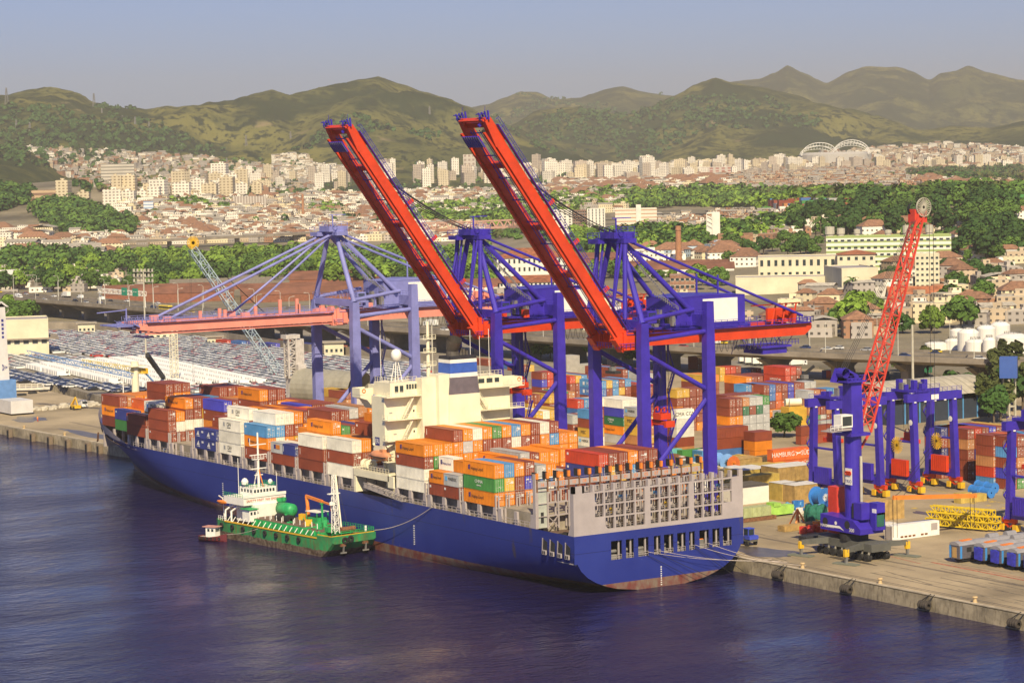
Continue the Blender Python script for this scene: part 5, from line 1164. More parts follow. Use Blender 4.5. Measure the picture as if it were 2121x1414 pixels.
# grey lattice wall
gp = mat('ship_grey_paint', (.4, .35, .335), .55, var=.08, sc=.3, drip=.18, rcol=(.22, .15, .11)); gw = MB(); ZT = 22.0
lv = [(12.95, 15.25), (15.5, 17.8), (18.05, 20.3)]
def yc(i): return 2.2+i*2.5+(1.0 if i > 5 else 0)+(.9 if i > 9 else 0)
ncol = 14; cuts = [(yc(i), yc(i)+2.12) for i in range(ncol)]
zprev = ZD
plate(gw, XT, -.4, 41.6, ZD, 12.95, gp, .5)
for li, (za, zb) in enumerate(lv):
    lo_, hi_ = (2, 13) if li == 0 else (1, 14) if li == 1 else (1, 14)
    act = cuts[lo_:hi_]; plate(gw, XT, -.4, act[0][0], za, zb, gp, .5)
    for (a, c), (d, e) in zip(act, act[1:]): plate(gw, XT, c, d, za, zb, gp, .5)
    plate(gw, XT, act[-1][1], 41.6, za, zb, gp, .5); top = lv[li+1][0] if li < 2 else 20.6
    plate(gw, XT, -.4, 41.6, zb, top, gp, .5)
for (a, c) in cuts+[(38.9, 41.6)]: gw.box(XT-.9, XT+.02, a-.5, a-.02, 20.6, ZT, gp)
gw.box(XT-.9, XT+.02, -.4, .1, 20.6, ZT, gp); gw.box(XT-.5, XT+.02, -.4, cuts[0][0], 20.6, ZT-.0, gp); gw.box(XT-.5, XT+.02, 40.6, 41.6, 20.6, ZT, gp)
for (a, c) in ((cuts[1][0], 18.1), (cuts[2][0], 12.95)): gw.ext([(XT-.3, a, c), (XT-.3, a+.6, c), (XT-.3, a, c+.7)], (.3, 0, 0), gp)
gw.build('stern_wall', ship)
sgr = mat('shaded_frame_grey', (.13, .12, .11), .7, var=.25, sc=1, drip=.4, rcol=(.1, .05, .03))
for i, (a, c) in enumerate(cuts[1:]):
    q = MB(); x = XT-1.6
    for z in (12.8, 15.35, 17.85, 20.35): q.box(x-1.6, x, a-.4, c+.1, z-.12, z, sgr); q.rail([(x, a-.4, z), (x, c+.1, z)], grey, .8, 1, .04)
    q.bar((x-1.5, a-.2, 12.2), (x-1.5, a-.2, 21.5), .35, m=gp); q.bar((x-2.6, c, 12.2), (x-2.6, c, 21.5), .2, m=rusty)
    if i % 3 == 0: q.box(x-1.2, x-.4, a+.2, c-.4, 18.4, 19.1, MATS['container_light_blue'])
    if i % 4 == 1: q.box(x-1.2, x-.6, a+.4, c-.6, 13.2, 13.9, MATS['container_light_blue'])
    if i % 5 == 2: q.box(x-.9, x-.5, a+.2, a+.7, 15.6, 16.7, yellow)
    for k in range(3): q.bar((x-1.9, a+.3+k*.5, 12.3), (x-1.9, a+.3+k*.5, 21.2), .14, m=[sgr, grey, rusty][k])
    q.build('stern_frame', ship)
# side wing of the wall with mooring ports in the blue
def lashing(X, zt, y0=0, y1=41.2, caps=False, nums=False, name='lashing_bridge', thick=1.1):
    r0 = T(name, (X-(-100), 0, 0), '', ''); r0.parent = ship; r0.location = (X+100, 0, 0)
    b = MB(); n = 17
    for i in range(n):
        y = y0+(y1-y0)*i/(n-1)
        for x in (X-thick/2, X+thick/2): b.bar((x, y, ZD-.2), (x, y, zt-.8), .28, m=gp)
        if i < n-1:
            y2 = y0+(y1-y0)*(i+1)/(n-1)
            for z in [ZD+2.4+2.6*k for k in range(int((zt-ZD-1)/2.6))]: b.box(X-thick/2, X+thick/2, y, y2, z-.14, z, gp)
            if i % 3 == 1: b.bar((X+thick/2, y, ZD), (X+thick/2, y2, ZD+2.3), .14, m=gp); b.bar((X+thick/2, y2, ZD), (X+thick/2, y, ZD+2.3), .14, m=gp)
            b.rail([(X+thick/2, y, zt-1), (X+thick/2, y2, zt-1)], gp, .9, 1.3, .035)
    b.build('frame', r0)
    if caps:
        for i in range(n):
            y = y0+(y1-y0)*i/(n-1); q = MB(); q.bar((X+.6, y, 19.5), (X+.6, y, 23.4), .3, m=rusty); q.box(X-.9, X+.45, y-.25, y+.1, 22.0, 23.5, dark); q.box(X+.46, X+.9, y-.28, y+.25, 22.2, 23.4, orange); q.build('cell_guide', r0)
        for i, t in enumerate(('16', '14', '12', '10', '08', '06', '04', '02', '01', '03', '05', '07', '09', '11', '13', '15')):
            y = y0+(y1-y0)*(i+.5)/16; q = MB().box(X+.5, X+.65, y-1.1, y+1.1, 20.4, 21.5, gp).build('number_plate', r0)
            k = text(t, (0, 0, 0), 1.0, orange, None, '+X'); k.parent = q; k.location = Vector((X+.68, y, 20.95))-root_loc(q)
    return r0
r0 = lashing(15.6, 22.0, caps=True)
q = MB(); q.box(15.3, 15.9, .3, 2.8, ZD, 21.6, mat('panel_grey', (.42, .44, .38), .6, drip=.2)); q.box(15.91, 15.96, 1.0, 1.7, ZD+1, ZD+3.2, dark); q.box(15.2, 16.2, -.4, .3, ZD, 23.2, gp); q.ext([(15.2, -.38, ZD), (16.2, -.38, ZD), (17.2, -.38, ZD)], (0, .6, 0), gp); q.ext([(13.6, -.38, ZD), (15.2, -.38, ZD), (15.2, -.38, ZD+3)], (0, .4, 0), gp); q.build('end_panel', r0)
q = MB(); q.ext([(XT-.5, -.38, ZD), (XT-.5, -.38, ZD+4), (XT-2.2, -.38, ZD)], (0, .4, 0), gp); q.box(XT-1.2, XT-.5, -.4, .2, ZD, ZT, gp); q.build('wall_wing', ship)
for b_ in (14, 13, 12, 11, 10, 9, 8, 7, 6, 5, 4, 3): lashing(aft(b_)+1.05, {13: 18.2, 12: 18}.get(b_, 18.2), y1=41.2 if b_ > 3 else 36)
# hatch covers and deck
dk = mat('deck_brown', (.16, .1, .07), .8, var=.25, sc=.3); hc = mat('hatch_cover', (.3, .26, .2), .8, var=.2, sc=.4, drip=.2)
b = MB(); rows = []
for X in XS:
    h = max(.02, hbw(X, 1)-.15); rows.append([(X if X < 29 else XT-.3, CY-h, zdeck(X)-1.1), (X if X < 29 else XT-.3, CY+h, zdeck(X)-1.1)])
b.grid(rows, dk); b.build('deck', ship)
for b_ in range(1, 16):
    X = aft(b_) if b_ < 16 else 28.6; X = aft(15)+14.2 if b_ == 16 else X; h = 19.2 if b_ > 3 else (16.5, 14, 10.5)[3-b_]
    MB().box(X-12.4, X+.2, CY-h, CY+h, zdeck(X)-1.05, DK-.04, hc).build('hatch_cover', ship)
# outboard pedestals, rails
for side in (-1, 1):
    if side > 0: continue
    for b_ in range(3, 16):
        for f in (0, .5, 1):
            X = aft(b_)-12.19*(1-f); y = CY-min(hbw(X, 1), HB)+.25; q = MB(); w_ = .75
            if f == .5: q.ext([(X-w_, y, ZD-1), (X+w_, y, ZD-1), (X+w_*.7, y, DK-.05), (X-w_*.7, y, DK-.05)], (0, .5, 0), gp)
            else: q.ext([(X-w_, y, ZD-1), (X+w_*1.1, y, ZD-1), (X+w_*.8, y, DK-.05), (X-w_*.5, y, DK-.05)], (0, .5, 0), gp); q.bar((X, y+1.4, ZD-1), (X, y+1.4, DK-.1), .5, m=gp)
            q.build('pedestal', ship)
        X0, X1 = aft(b_)-12.19, aft(b_)+1.9; y = CY-min(hbw((X0+X1)/2, 1), HB)+.12
        MB().rail([(X0+1, y, zdeck(X0)-.05), (X1-.8, y, zdeck(X1)-.05)], gp, 1.15, 1.6, .055).build('railing', ship)
        MB().box(X0+.5, X1-1.2, 2.0, 2.2, ZD-1, DK-.2, mat('deck_blue', (.02, .025, .1), .6)).build('coaming', ship)
# mooring ports in the blue side near the stern
for i in range(4):
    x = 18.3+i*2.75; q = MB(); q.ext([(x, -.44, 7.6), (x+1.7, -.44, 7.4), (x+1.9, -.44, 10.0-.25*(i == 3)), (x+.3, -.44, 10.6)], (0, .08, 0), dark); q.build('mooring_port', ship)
    q = MB(); q.box(x+.3, x+1.7, -.7, -.44, 7.4, 8.3, gp); q.box(x+.5, x+.9, -.72, -.7, 7.5, 8.1, dark); q.box(x+1.1, x+1.5, -.72, -.7, 7.5, 8.1, dark); q.ext([(x-.05, -.5, 7.6), (x+.2, -.5, 7.6), (x+.5, -.5, 10.6), (x+.2, -.5, 10.7)], (0, .06, 0), gp); q.build('fairlead', ship)
# draft marks and small stencils on the side
for X, z0 in ((-33, 3.2), (-128, 3.2)):
    q = MB()
    for k in range(9): q.box(X, X+.5, -.46, -.42, z0+k*.5, z0+k*.5+.22, white)
    q.build('draft_marks', ship)
q = MB(); [q.box(XT+.02, XT+.06, 20.4, 20.7, .3+k*.45, .5+k*.45, white) for k in range(9)]; q.build('draft_marks', ship)
q = MB(); q.ext([(XT+.01, 19.2, .2), (XT+.01, 20.9, .2), (XT+.01, 20.9, -1.5), (XT+.01, 20.2, -1.5)], (-.3, 0, 0), mat('rudder_red', (.4, .12, .06), .7)); q.build('rudder', ship)
# bow bulwark
b = MB(); rows = []
for X in [x for x in XS if x < -184] + [-251.9]:
    h = hbw(X, 1)+.02; zt = zdeck(X); t_ = max(0, min(1, (-X-190)/12)); rows.append([(X, CY-h, zt-.02), (X-.3*t_, CY-h-.35*t_, zt+2.2*t_+.02)])
b.grid(rows, gp); rows2 = [[(p[0], 2*CY-p[1], p[2]) for p in r] for r in rows]; b.grid(rows2, gp); b.build('bulwark', ship)
for X in (-245, -238, -231): MB().tube((X, CY-3, zdeck(X)-1), (X, CY-3, zdeck(X)+.6), .5, grey, 8).tube((X-1, CY+1, zdeck(X)-.4), (X+1, CY+1, zdeck(X)-.4), .8, MATS['rusty_steel'], 8).build('bollard', ship)
for X in (-216.5, -202.6): # pedestals at the bow
    for k in range(3):
        q = MB(); y = CY-hbw(X, 1)+.7+k*2; q.bar((X+k*1.5, y, zdeck(X)-1), (X+k*1.5, y, DK), .7, m=gp); q.build('pedestal', ship)
MB().bar((-217.2, 6, 12), (-217.2, 35, 12), .5, 7, gp).build('breakwater', ship)
MB().tube((-236, CY, 14), (-236, CY, 27), .25, white, 8, .15).bar((-236, CY-1.5, 24), (-236, CY+1.5, 24), .15, m=white).build('foremast', ship)
MB().ext([(-250, 18.5, 9), (-248.5, 17.8, 9), (-248.8, 17.8, 6.6), (-249.6, 17.9, 6.2)], (.3, -.6, 0), rusty).build('anchor', ship)
# ---------------------------------------------------------------- superstructure
su = T('superstructure', (50.8, 0, ZD), '', ''); su.parent = ship; su.location = (52, 0, ZD)
cw = cream; X0, X1 = -51, -45.3; zr = 34.6; XR = -50
b = MB(); b.box(X0, X1, 0, 8.6, 20.3, zr, cw); b.box(X0+1, X1-.02, 8.6, 24, 14, zr, cw); b.box(X0-1.5, XR, 24, 36, 16, zr, cw)
b.box(X0+.3, X1-.3, 3, 8.6, ZD, 20.3, cw); b.box(X0-1, XR-.3, 25, 34, ZD, 16, cw); b.build('accommodation', su)
b = MB(); b.box(X1, -42.6, 8.2, 11.8, 16, 38.4, cw); b.build('lift_casing', su)
b = MB(); b.box(X1, -41.3, 11.8, 14.6, 16, 39, cw); b.build('engine_casing', su)
def band(name, z0, z1, i0, i1, m):
    b = MB(); X_0, X_1, Y_0, Y_1 = -46.6, -40.9, 14.2, 22.4
    def rect(z, i): return [(X_0+i*.6, Y_0+i, z), (X_1-i*.35, Y_0+i, z), (X_1-i*.35, Y_1-i, z), (X_0+i*.6, Y_1-i, z)]
    b.grid([rect(z0, i0), rect(z1, i1)], m, closed=True); b.poly(rect(z1, i1), m); b.build(name, su)
band('funnel_casing', 16, 34.4, -.35, .1, cw); band('funnel_grating', 34.4, 38.2, .15, .5, mat('funnel_grey', (.13, .11, .13), .7, var=.15)); band('funnel_band', 38.2, 39.1, .48, .52, white)
band('funnel_band', 39.1, 41.4, .52, .62, mat('funnel_blue', (.04, .11, .45), .5)); band('funnel_band', 41.4, 42.2, .6, .64, white); band('funnel_rim', 42.2, 42.9, .62, .75, mat('funnel_black', (.02, .02, .025), .6))
for y in (15.7, 18.6):
    for z, m in ((39.4, MATS['funnel_blue']), (35.2, MATS['funnel_grey'])): MB().box(-41.3, -41.05, y, y+2.4, z, z+1.7, m).build('louvre', su)
pm = mat('exhaust_sooty', (.1, .085, .07), .6, .3, var=.3)
b = MB(); b.tube((-44, 17.3, 42.4), (-44, 17.2, 44.4), 1.6, pm, 16, 1.35, cap=False); b.tube((-44, 17.2, 44.4), (-42.8, 17.1, 46.6), 1.5, pm, 16, 1.75, cap=False); b.lathe((-43.5, 17.1, 44.7), [(1.2, 0), (.1, 0)], dark, 12); b.build('exhaust_pipe', su)
for k in range(3): MB().tube((-44, 19.4+k*.8, 42.4), (-44, 19.4+k*.8, 44.6-k*.4), .35, pm, 8).build('exhaust_pipe', su)
# bridge deck, wings
b = MB()
b.box(X0-1.2, X1+.4, 1.4, 8.6, zr, zr+3.0, cw); b.box(X0-1.2, X1-.6, 8.6, 24, zr, zr+2.4, cw); b.box(X0-4.2, XR+.3, 24, 34, zr, zr+2.6, cw); b.box(X0-4.2, X0-1.2, 1.6, 24, zr, zr+2.2, cw); b.build('wheelhouse', su)
for s_, ya, yb in ((-1, 1.6, -1.6), (1, 34.0, 41.6)):
    b = MB(); x0, x1 = -57, -53.2
    b.ext([(x1, ya, zr-3.2), (x1, ya, zr+.0), (x1, yb, zr+.1), (x1, yb, zr-.6), (x1, yb*.45+ya*.55, zr-1.2), (x1, yb*.15+ya*.85, zr-2.4)], (x0-x1, 0, 0), cw)
    y_, z_ = (min(ya, yb), max(ya, yb))
    b.box(x1-.1, x1, y_, z_, zr+.02, zr+1.5, cw); b.box(x0, x0+.1, y_, z_, zr+.02, zr+1.5, cw); b.box(x0+.12, x1-.12, yb-.05, yb+.05, zr+.02, zr+1.5, cw); b.build('bridge_wing', su)
    q = MB(); q.lathe((x1+.02, yb-s_*.9+0, zr+.9), [(.5, 0), (.5, .08), (.3, .08), (.3, 0)], orange, 12, 'x'); q.build('lifebuoy', su)
for y, w_, h_, z in ((3.0, .9, 1.5, zr+.8), (4.3, .9, 1.5, zr+.8), (5.8, .5, 1.1, zr+1.4), (6.5, .5, 1.1, zr+1.4), (7.2, .5, 1.1, zr+1.4), (7.9, .5, 1.1, zr+1.4), (26, 1.6, 1.1, zr+.9), (28.2, 1.6, 1.1, zr+.9), (30.4, 1.6, 1.1, zr+.9), (32.4, 1.2, 1.1, zr+.9)):
    xw = X1+.4 if y < 20 else XR+.3; MB().box(xw, xw+.06, y-w_/2, y+w_/2, z, z+h_, glass).build('window', su)
for i in range(5): MB().box(X0-1.22, X0-1.18, 3+i*1.1, 3.8+i*1.1, zr+1.3, zr+2.3, glass).build('window', su)
for z in (16.6, 20.2, 24.8, 29.4, 34.5): # aft decks with rails
    for ya, yb, xb in ((-.6, 9.0, X1+2.4), (24.0, 38.6, XR+2.4)):
        if z < 20: continue
        q = MB(); xs = X1 if yb < 20 else XR; q.box(xs-.02, xb, ya if z > 21 else -1, yb, z, z+.2, cw); q.rail([(xb-.1, ya, z+.2), (xb-.1, yb, z+.2)], cw, 1.05, 1.1, .04); q.rail([(xs, ya+.1, z+.2), (xb-.1, ya+.1, z+.2)], cw, 1.05, 1.1, .04); q.build('aft_deck', su)
for i, z in enumerate((20.4, 25, 29.6)):
    d = 1; b = MB(); ya, yb = (3.6, 6.4)
    for e in (0, .9): b.bar((X1+1.0+e, ya, z), (X1+1.0+e, yb, z+4.6), .12, .3, cw)
    for k in range(12): b.box(X1+1, X1+1.9, ya+(yb-ya)*k/12, ya+(yb-ya)*k/12+.25, z+4.6*k/12+.1, z+4.6*k/12+.18, cw)
    b.rail([(X1+1.95, ya, z), (X1+1.95, yb, z+4.6)], cw, 1, .8, .03); b.build('stairway', su)
    MB().box(X1, X1+.06, 7.1, 7.9, z+.1, z+2.1, cw).box(X1+.06, X1+.09, 7.3, 7.7, z+1.2, z+1.7, dark).build('door', su)
    q = MB(); ya, yb = 26, 29
    for e in (0, .9): q.bar((XR+.8+e, ya, z+4.6), (XR+.8+e, yb, z), .12, .3, cw)
    q.rail([(XR+1.7, ya, z+4.6), (XR+1.7, yb, z)], cw, 1, .8, .03); q.build('stairway', su)
q = MB().box(-49.8, -47.8, -.06, 0, 23.6, 25.4, lg_blue).build('name_board', su); k = text('ER', (0, 0, 0), 1.5, white, None, '-Y'); k.parent = q; k.location = Vector((-48.8, -.09, 24.5))-root_loc(q)
for i in range(3): MB().box(-48.6+i*1.0, -48.2+i*1.0, -.05, 0, 20.9, 22.2, dark).build('window', su)
for y0_, z0_ in ((1.2, 30.8), (2.2, 26), (1.2, 21.6)): MB().box(X1, X1+.04, y0_, y0_+.8, z0_, z0_+.3, grey).build('louvre', su)
b = MB(); b.rail([(X0-1, 1.6, zr+3), (X1, 1.6, zr+3), (X1, 8.5, zr+3)], cw, 1.1, 1, .04); b.rail([(X1-1, 8.8, zr+2.4), (X1-1, 24, zr+2.4)], cw, 1.1, 1, .04); b.rail([(XR, 24, zr+2.6), (XR, 34, zr+2.6)], cw, 1.1, 1, .04); b.build('roof_railing', su)
b = MB()
for k in (-.9, .9):
    for j in (-.9, .9): b.bar((-48.5+k, 5.2+j, zr+3), (-48.5+k*.3, 5.2+j*.3, zr+7.6), .16, m=white)
b.build('radome_mast', su); b = MB(); b.lathe((-48.5, 5.2, zr+7.5), [(.1, 0), (.95, .2), (1.2, 1.2), (1.15, 1.9), (.8, 2.5), (.1, 2.75)], white, 16); b.build('radome', su, smooth=True)
b = MB(); b.tube((-48, 13.2, zr+2), (-48, 13.2, zr+16), .5, cw, 8, .3)
for z in (6, 9, 12): b.box(-48.8, -47.2, 11.6, 14.8, zr+z, zr+z+.15, cw); b.rail([(-47.2, 11.6, zr+z), (-47.2, 14.8, zr+z)], cw, 1, 1, .05)
b.build('radar_mast', su)
for x, y, h in ((-50, 2, 11), (-49, 25, 11), (-49, 27.5, 9.5), (-49, 30, 11)): MB().tube((x, y, zr+2.4), (x, y, zr+h+2.4), .07, white, 4).build('antenna', su)
# low deck with the lifeboat, winches
b = MB(); b.box(-59.5, -43.4, -.35, 8, 17.2, 17.5, cw); b.box(-59.5, -43.4, -.4, -.3, 15.9, 17.2, cw); b.box(-59.5, -58.6, -.4, 0, ZD, 16, cw); b.box(-43.9, -41.4, -.4, 0, 14.6, 17.2, cw); b.box(-59.4, -59, 0, 8, ZD, 17.2, cw); b.rail([(-59.4, -.3, 17.5), (-43.5, -.3, 17.5)], cw, 1.1, 1.3, .05); b.build('boat_deck', su)
b = MB(); rows = []
for i in range(15):
    u = -1+2*i/14; r_ = sqrt(max(0, 1-abs(u)**2.6)); rows.append([(-47+u*4.1, -.2+1.25*r_*cos(t), 21.3+(1.05 if sin(t) < 0 else 1.25)*r_*sin(t)+.25*u*u) for t in [2*pi*j/14 for j in range(14)]])
b.grid(rows, mat('lifeboat_orange', (.62, .26, .12), .5, var=.1, sc=.8, drip=.3, rcol=(.5, .35, .25)), closed=True); lbt = b.build('lifeboat', su, smooth=True)
b = MB(); b.box(-50.4, -43.6, -1.55, 1.15, 21.2, 21.34, dark); b.box(-46.4, -45, -.9, .6, 22.3, 22.9, MATS['lifeboat_orange']); b.build('gunwale', su)
for X in (-50.2, -43.9):
    b = MB(); b.bar((X, 2.6, 17.5), (X, 1.9, 24.6), .45, m=cw); b.bar((X, 1.9, 24.6), (X, -.4, 23.6), .4, m=cw); b.bar((X, -.4, 23.6), (X, -.3, 22.3), .08, m=wire); b.build('davit', su)
for X in (-56.8, -54.4):
    b = MB(); b.lathe((X, 1.0, 18.7), [(1.1, 0), (1.1, .15), (.5, .2), (.5, 1.3), (1.1, 1.35), (1.1, 1.5)], cw, 14, 'x'); b.build('winch_drum', su)
# gangway along the side
b = MB(); b.lattice((-53, -1.0, 14.4), (-35.8, -1.0, 12.9), 1.0, .07, grey, 14, side=Vector((0, 1, 0))); b.bar((-53, -1.0, 14.2), (-44, -1.0, 13.4), 1.0, .9, grey); b.build('gangway', ship)
# spare gear along the white crane boom on the aft deck
b = MB(); b.lattice((-44.5, 9, 25.2), (-38.5, 17, 26.2), .9, .07, cw, 8); b.tube((-44.5, 8, 21), (-44.5, 8.4, 25.6), .4, cw, 8); b.build('provision_crane', ship)
# mooring lines
def sag(p, q, s_, n=14): p, q = Vector(p), Vector(q); return [p.lerp(q, i/n)-Vector((0, 0, s_*4*(i/n)*(1-i/n))) for i in range(n+1)]
rope = mat('mooring_rope', (.55, .47, .4), .9)
for i, (p, q) in enumerate((((30.2, 17.2, 7.4), (33, 46.5, 3.2)), ((30.2, 19.8, 7.4), (36, 46.5, 3.2)), ((30.2, 29, 7.6), (38, 46.5, 3.2)), ((30.2, 32.4, 7.6), (44, 46.5, 3.2)))):
    o = MB().chain(sag(p, q, .8), .045, rope, 4).build('mooring_rope'); reg(o, 'slack pale mooring rope', 'running from the stern openings to the quay', 'rope', 'stern mooring ropes')
for i, (p, q) in enumerate((((30.1, 16.6, 7.0), (31.2, 29, .3)), ((30.1, 19.3, 7.0), (31.2, 33, .3)), ((30.1, 28.6, 7.3), (31.2, 38, .5)), ((30.1, 32, 7.3), (31.2, 41, .7)))): MB().chain([Vector(p), Vector(q)], .05, dark, 4).build('hanging_line', ship)
# ---------------------------------------------------------------- ship to shore gantry cranes
def sts(label, XA, XB, pm, rm, raised, ys=46.0, yl=64.0, kf=1.0, tip=None):
    """XA..XB: rail span along the quay; ys, yl: sea and land rails"""
    XC = (XA+XB)/2; g1, g2 = XC-4.6, XC+4.6
    t = T('gantry_crane', (XC, (ys+yl)/2, 3), label, 'gantry crane', 'ship to shore gantry cranes on the quay')
    zt = 50.0
    for X in (XA, XB):
        for y in (ys, yl):
            b = MB(); k = 1 if y == ys else 1; top = zt if y == ys else 54
            s = 1 if X == XB else -1
            b.hexa([(X+i*.95+s*(0 if zz > 20 else 0), y+j*(1.15 if zz > 20 else 1.3), zz) for i in (-1, 1) for j in (-1, 1) for zz in (8.5, 44)], pm)
            b.hexa([(X+i*.95, y+j*(1.15 if zz < 46 else .95), zz) for i in (-1, 1) for j in (-1, 1) for zz in (44, top)], pm); b.build('leg', t)
            q = MB(); q.ext([(X, y-2.6, 6.2), (X, y-1.1, 9.5), (X, y+1.1, 9.5), (X, y+2.6, 6.2)], (.01, 0, 0), pm)
            q.box(X-1.2, X+1.2, y-1, y+1, 4.9, 8.4, pm)
            for e in (-5, -1.9, 1.9, 5): q.box(X+e-1.2, X+e+1.2, y-.5, y+.5, 3.6, 4.6, dark)
            q.box(X-5.5, X+5.5, y-.6, y+.6, 4.6, 5.4, pm); q.build('bogie', t)
            for e in (-5.6, -4.4, -2.5, -1.3, 1.3, 2.5, 4.4, 5.6):
                MB().lathe((X+e, y-.3, 3.45), [(.42, 0), (.42, .6)], steel, 8, 'y').build('rail_wheel', t)
        b = MB(); b.box(X-.8, X+.8, ys, yl, 10.2, 14.4, pm); b.rail([(X+.8, ys, 14.4), (X+.8, yl, 14.4)], pm, 1.1, 2, .05); b.build('sill_beam', t)
        b = MB(); b.tube((X, ys, 43.5), (X, yl, 34), .55, pm, 10); b.tube((X, yl, 33), (X, ys+1, 16), .55, pm, 10); b.build('brace', t)
        b = MB(); b.tube((X, ys, 46.2), (X, yl, 47.4), .55, pm, 10); b.build('portal_tube', t); b = MB(); b.tube((X, ys, 50.6), (X, yl-4, 52.4), .5, pm, 10); b.build('portal_tube', t)
    for y in (ys, yl): b = MB(); b.box(XA, XB, y-.9, y+.9, 48.4, 51, pm) if y == yl else b.box(XA, XB, y-.8, y+.8, 48.9, 50.6, pm); b.rail([(XA, y-.8, 51), (XB, y-.8, 51)], pm, 1.1, 2, .05); b.build('portal_beam', t)
    for y in (ys,): b = MB(); b.box(XA, XB, y-.7, y+.7, 10.6, 12.4, pm); b.build('sill_beam', t)
    # girders on the land side
    for X in (g1, g2):
        b = MB(); b.box(X-.75, X+.75, 43.5, 95, 44.6, 47.4, rm); b.ext([(X-.75, 95, 44.6), (X-.75, 97, 46), (X-.75, 97, 47.4), (X-.75, 95, 47.4)], (1.5, 0, 0), rm); b.build('girder', t)
        q = MB(); o_ = 1.7 if X == g2 else -1.7; q.box(X+(.8 if X == g2 else -1.8), X+(1.8 if X == g2 else -.8), 44, 95, 47.4, 47.5, pm); q.rail([(X+o_, 44, 47.5), (X+o_, 95, 47.5)], pm, 1.1, 2.4, .05); q.build('walkway', t)
    for y in (66, 80, 95): MB().box(g1, g2, y-.5, y+.5, 45.5, 47, rm).build('cross_beam', t)
    # apex
    ap = Vector((XC, 45.8, 69)); b = MB()
    b.box(XC-5.5, XC+5.5, 44.2, 47.6, 67.6, 68.6, pm); b.box(XC-2, XC+3.5, 43, 48.6, 68.6, 70, pm); b.box(XC-5, XC-1, 41.8, 44.2, 67.4, 68.4, pm)
    b.rail([(XC-5.5, 42, 68.6), (XC-5.5, 48, 68.6), (XC+5.5, 48, 68.6), (XC+5.5, 42, 68.6)], pm, 1.1, 1.4, .06); b.rail([(XC-2, 43, 70), (XC+3.5, 43, 70), (XC+3.5, 48.6, 70)], pm, 1.1, 1.4, .06)
    for k in range(5): b.lathe((XC-3.2+k*1.7, 44.6, 69.8), [(.7, 0), (.7, .4)], pm, 10, 'x')
    b.bar((XC, 46, 70), (XC, 46, 73), .25, m=pm); b.bar((XC, 45, 73), (XC, 50, 73), .2, m=pm); b.build('apex', t)
    for s in (-1, 1):
        X = XB if s > 0 else XA
        b = MB(); b.tube((X, ys, zt), (XC+s*2.2, 45.8, 67.8), .72, pm, 12, .6); b.build('a_frame_leg', t)
        b = MB(); b.tube((XC+s*2.4, 46.4, 67.6), (XC+s*5.6, yl-2, 52), .6, pm, 12); b.build('back_leg', t)
        b = MB(); b.tube((XC+s*3.6, 47.2, 67.8), (XC+s*4.6, 95, 49), .32, pm, 8); b.build('back_stay', t)
        b = MB(); b.bar((XC+s*4, 71, 59.5), (XC+s*4, 71, 47.5), .3, m=pm); b.build('stay_post', t)
    # stairs and ladders
    b = MB(); b.rail([(XC+3, 45.5, 67), (XC+5, 50.5, 61.5)], pm, 1, .6, .08); b.rail([(XC+4.2, 49, 61.5), (XC+6, 54, 56)], steel, 1, .6, .08); b.rail([(XC+5, 52, 56), (XC+6.4, 58, 52)], steel, 1, .6, .08); b.bar((XC+3, 45.5, 67), (XC+6.4, 58, 52), .5, .15, pm); b.build('stairway', t)
    b = MB()
    for k in range(8): z0, y0 = 4+k*5.6, yl+1.4; b.bar((XA+1, y0+.4, z0), (XA+1+(2.6 if k % 2 else 0), y0+.4+(0), z0+5.6), .5, .15, pm); b.rail([(XA+1+(0 if k % 2 else 2.6), y0, z0), (XA+1+(2.6 if k % 2 else 0), y0, z0+5.6)], pm, 1, .9, .05)
    b.build('stair_tower', t)
    # machinery house
    hs = T('machinery_house', (0, 0, 0), '', ''); hs.parent = t; hs.location = Vector((XC, 68, 47.8))-root_loc(t)
    b = MB(); b.box(XC-6.5, XC+4.6, 58.5, 78.2, 48.2, 54.8, pm); b.ext([(XC-6.6, 58.4, 54.8), (XC-6.6, 68, 55.3), (XC-6.6, 78.3, 54.8)], (11.3, 0, 0), pm); b.box(XC-7.5, XC+5.6, 57.5, 79, 47.6, 48.2, pm); b.build('wall', hs)
    b = MB(); b.rail([(XC+5.6, 57.5, 48.2), (XC+5.6, 79, 48.2)], pm, 1.1, 1.6, .05); b.build('railing', hs)
    MB().box(XC+4.62, XC+4.72, 66.2, 76, 48.9, 54.2, white).build('blank_panel', hs)
    b = MB()
    for k in range(6): b.box(XC-5+k*1.7, XC-3.8+k*1.7, 57.6, 58.5, 48.6, 51+.5*(k % 3), [pm, dark, steel][k % 3])
    b.build('winch_gear', hs)
    # clutter between the legs: cab, electrical room, trolley with its spreader
    b = MB(); b.box(XC+5.2, XC+7.2, 49, 51.5, 49.6, 52.4, pm); b.box(XC+7.2, XC+7.25, 49.3, 51.2, 50.6, 52, glass); b.rail([(XB, ys, 50.6), (XB, yl, 50.8)], pm, 1.1, 1.5, .05); b.box(XC-3, XC+3, 52, 57, 48, 48.3, pm)
    R = random.Random(int(XC))
    for k in range(16): x, y = XC+R.uniform(-6, 6), R.uniform(47, 58); b.box(x, x+R.uniform(.4, 1.4), y, y+R.uniform(.4, 1.6), 48.2, 48.2+R.uniform(.6, 2.2), [pm, pm, steel, rm][k % 4])
    for k in range(4): b.rail([(XC-6, 48+k*2.6, 51+k*.3), (XC+6, 48+k*2.6, 51+k*.3)], pm, 1.1, 1.6, .05)
    b.build('machinery_deck', t)
    b = MB(); b.box(XC-4.2, XC+4.2, 83, 92, 42.0, 42.5, pm); b.box(XC-3.6, XC+3.6, 84, 91, 40.6, 42, pm)
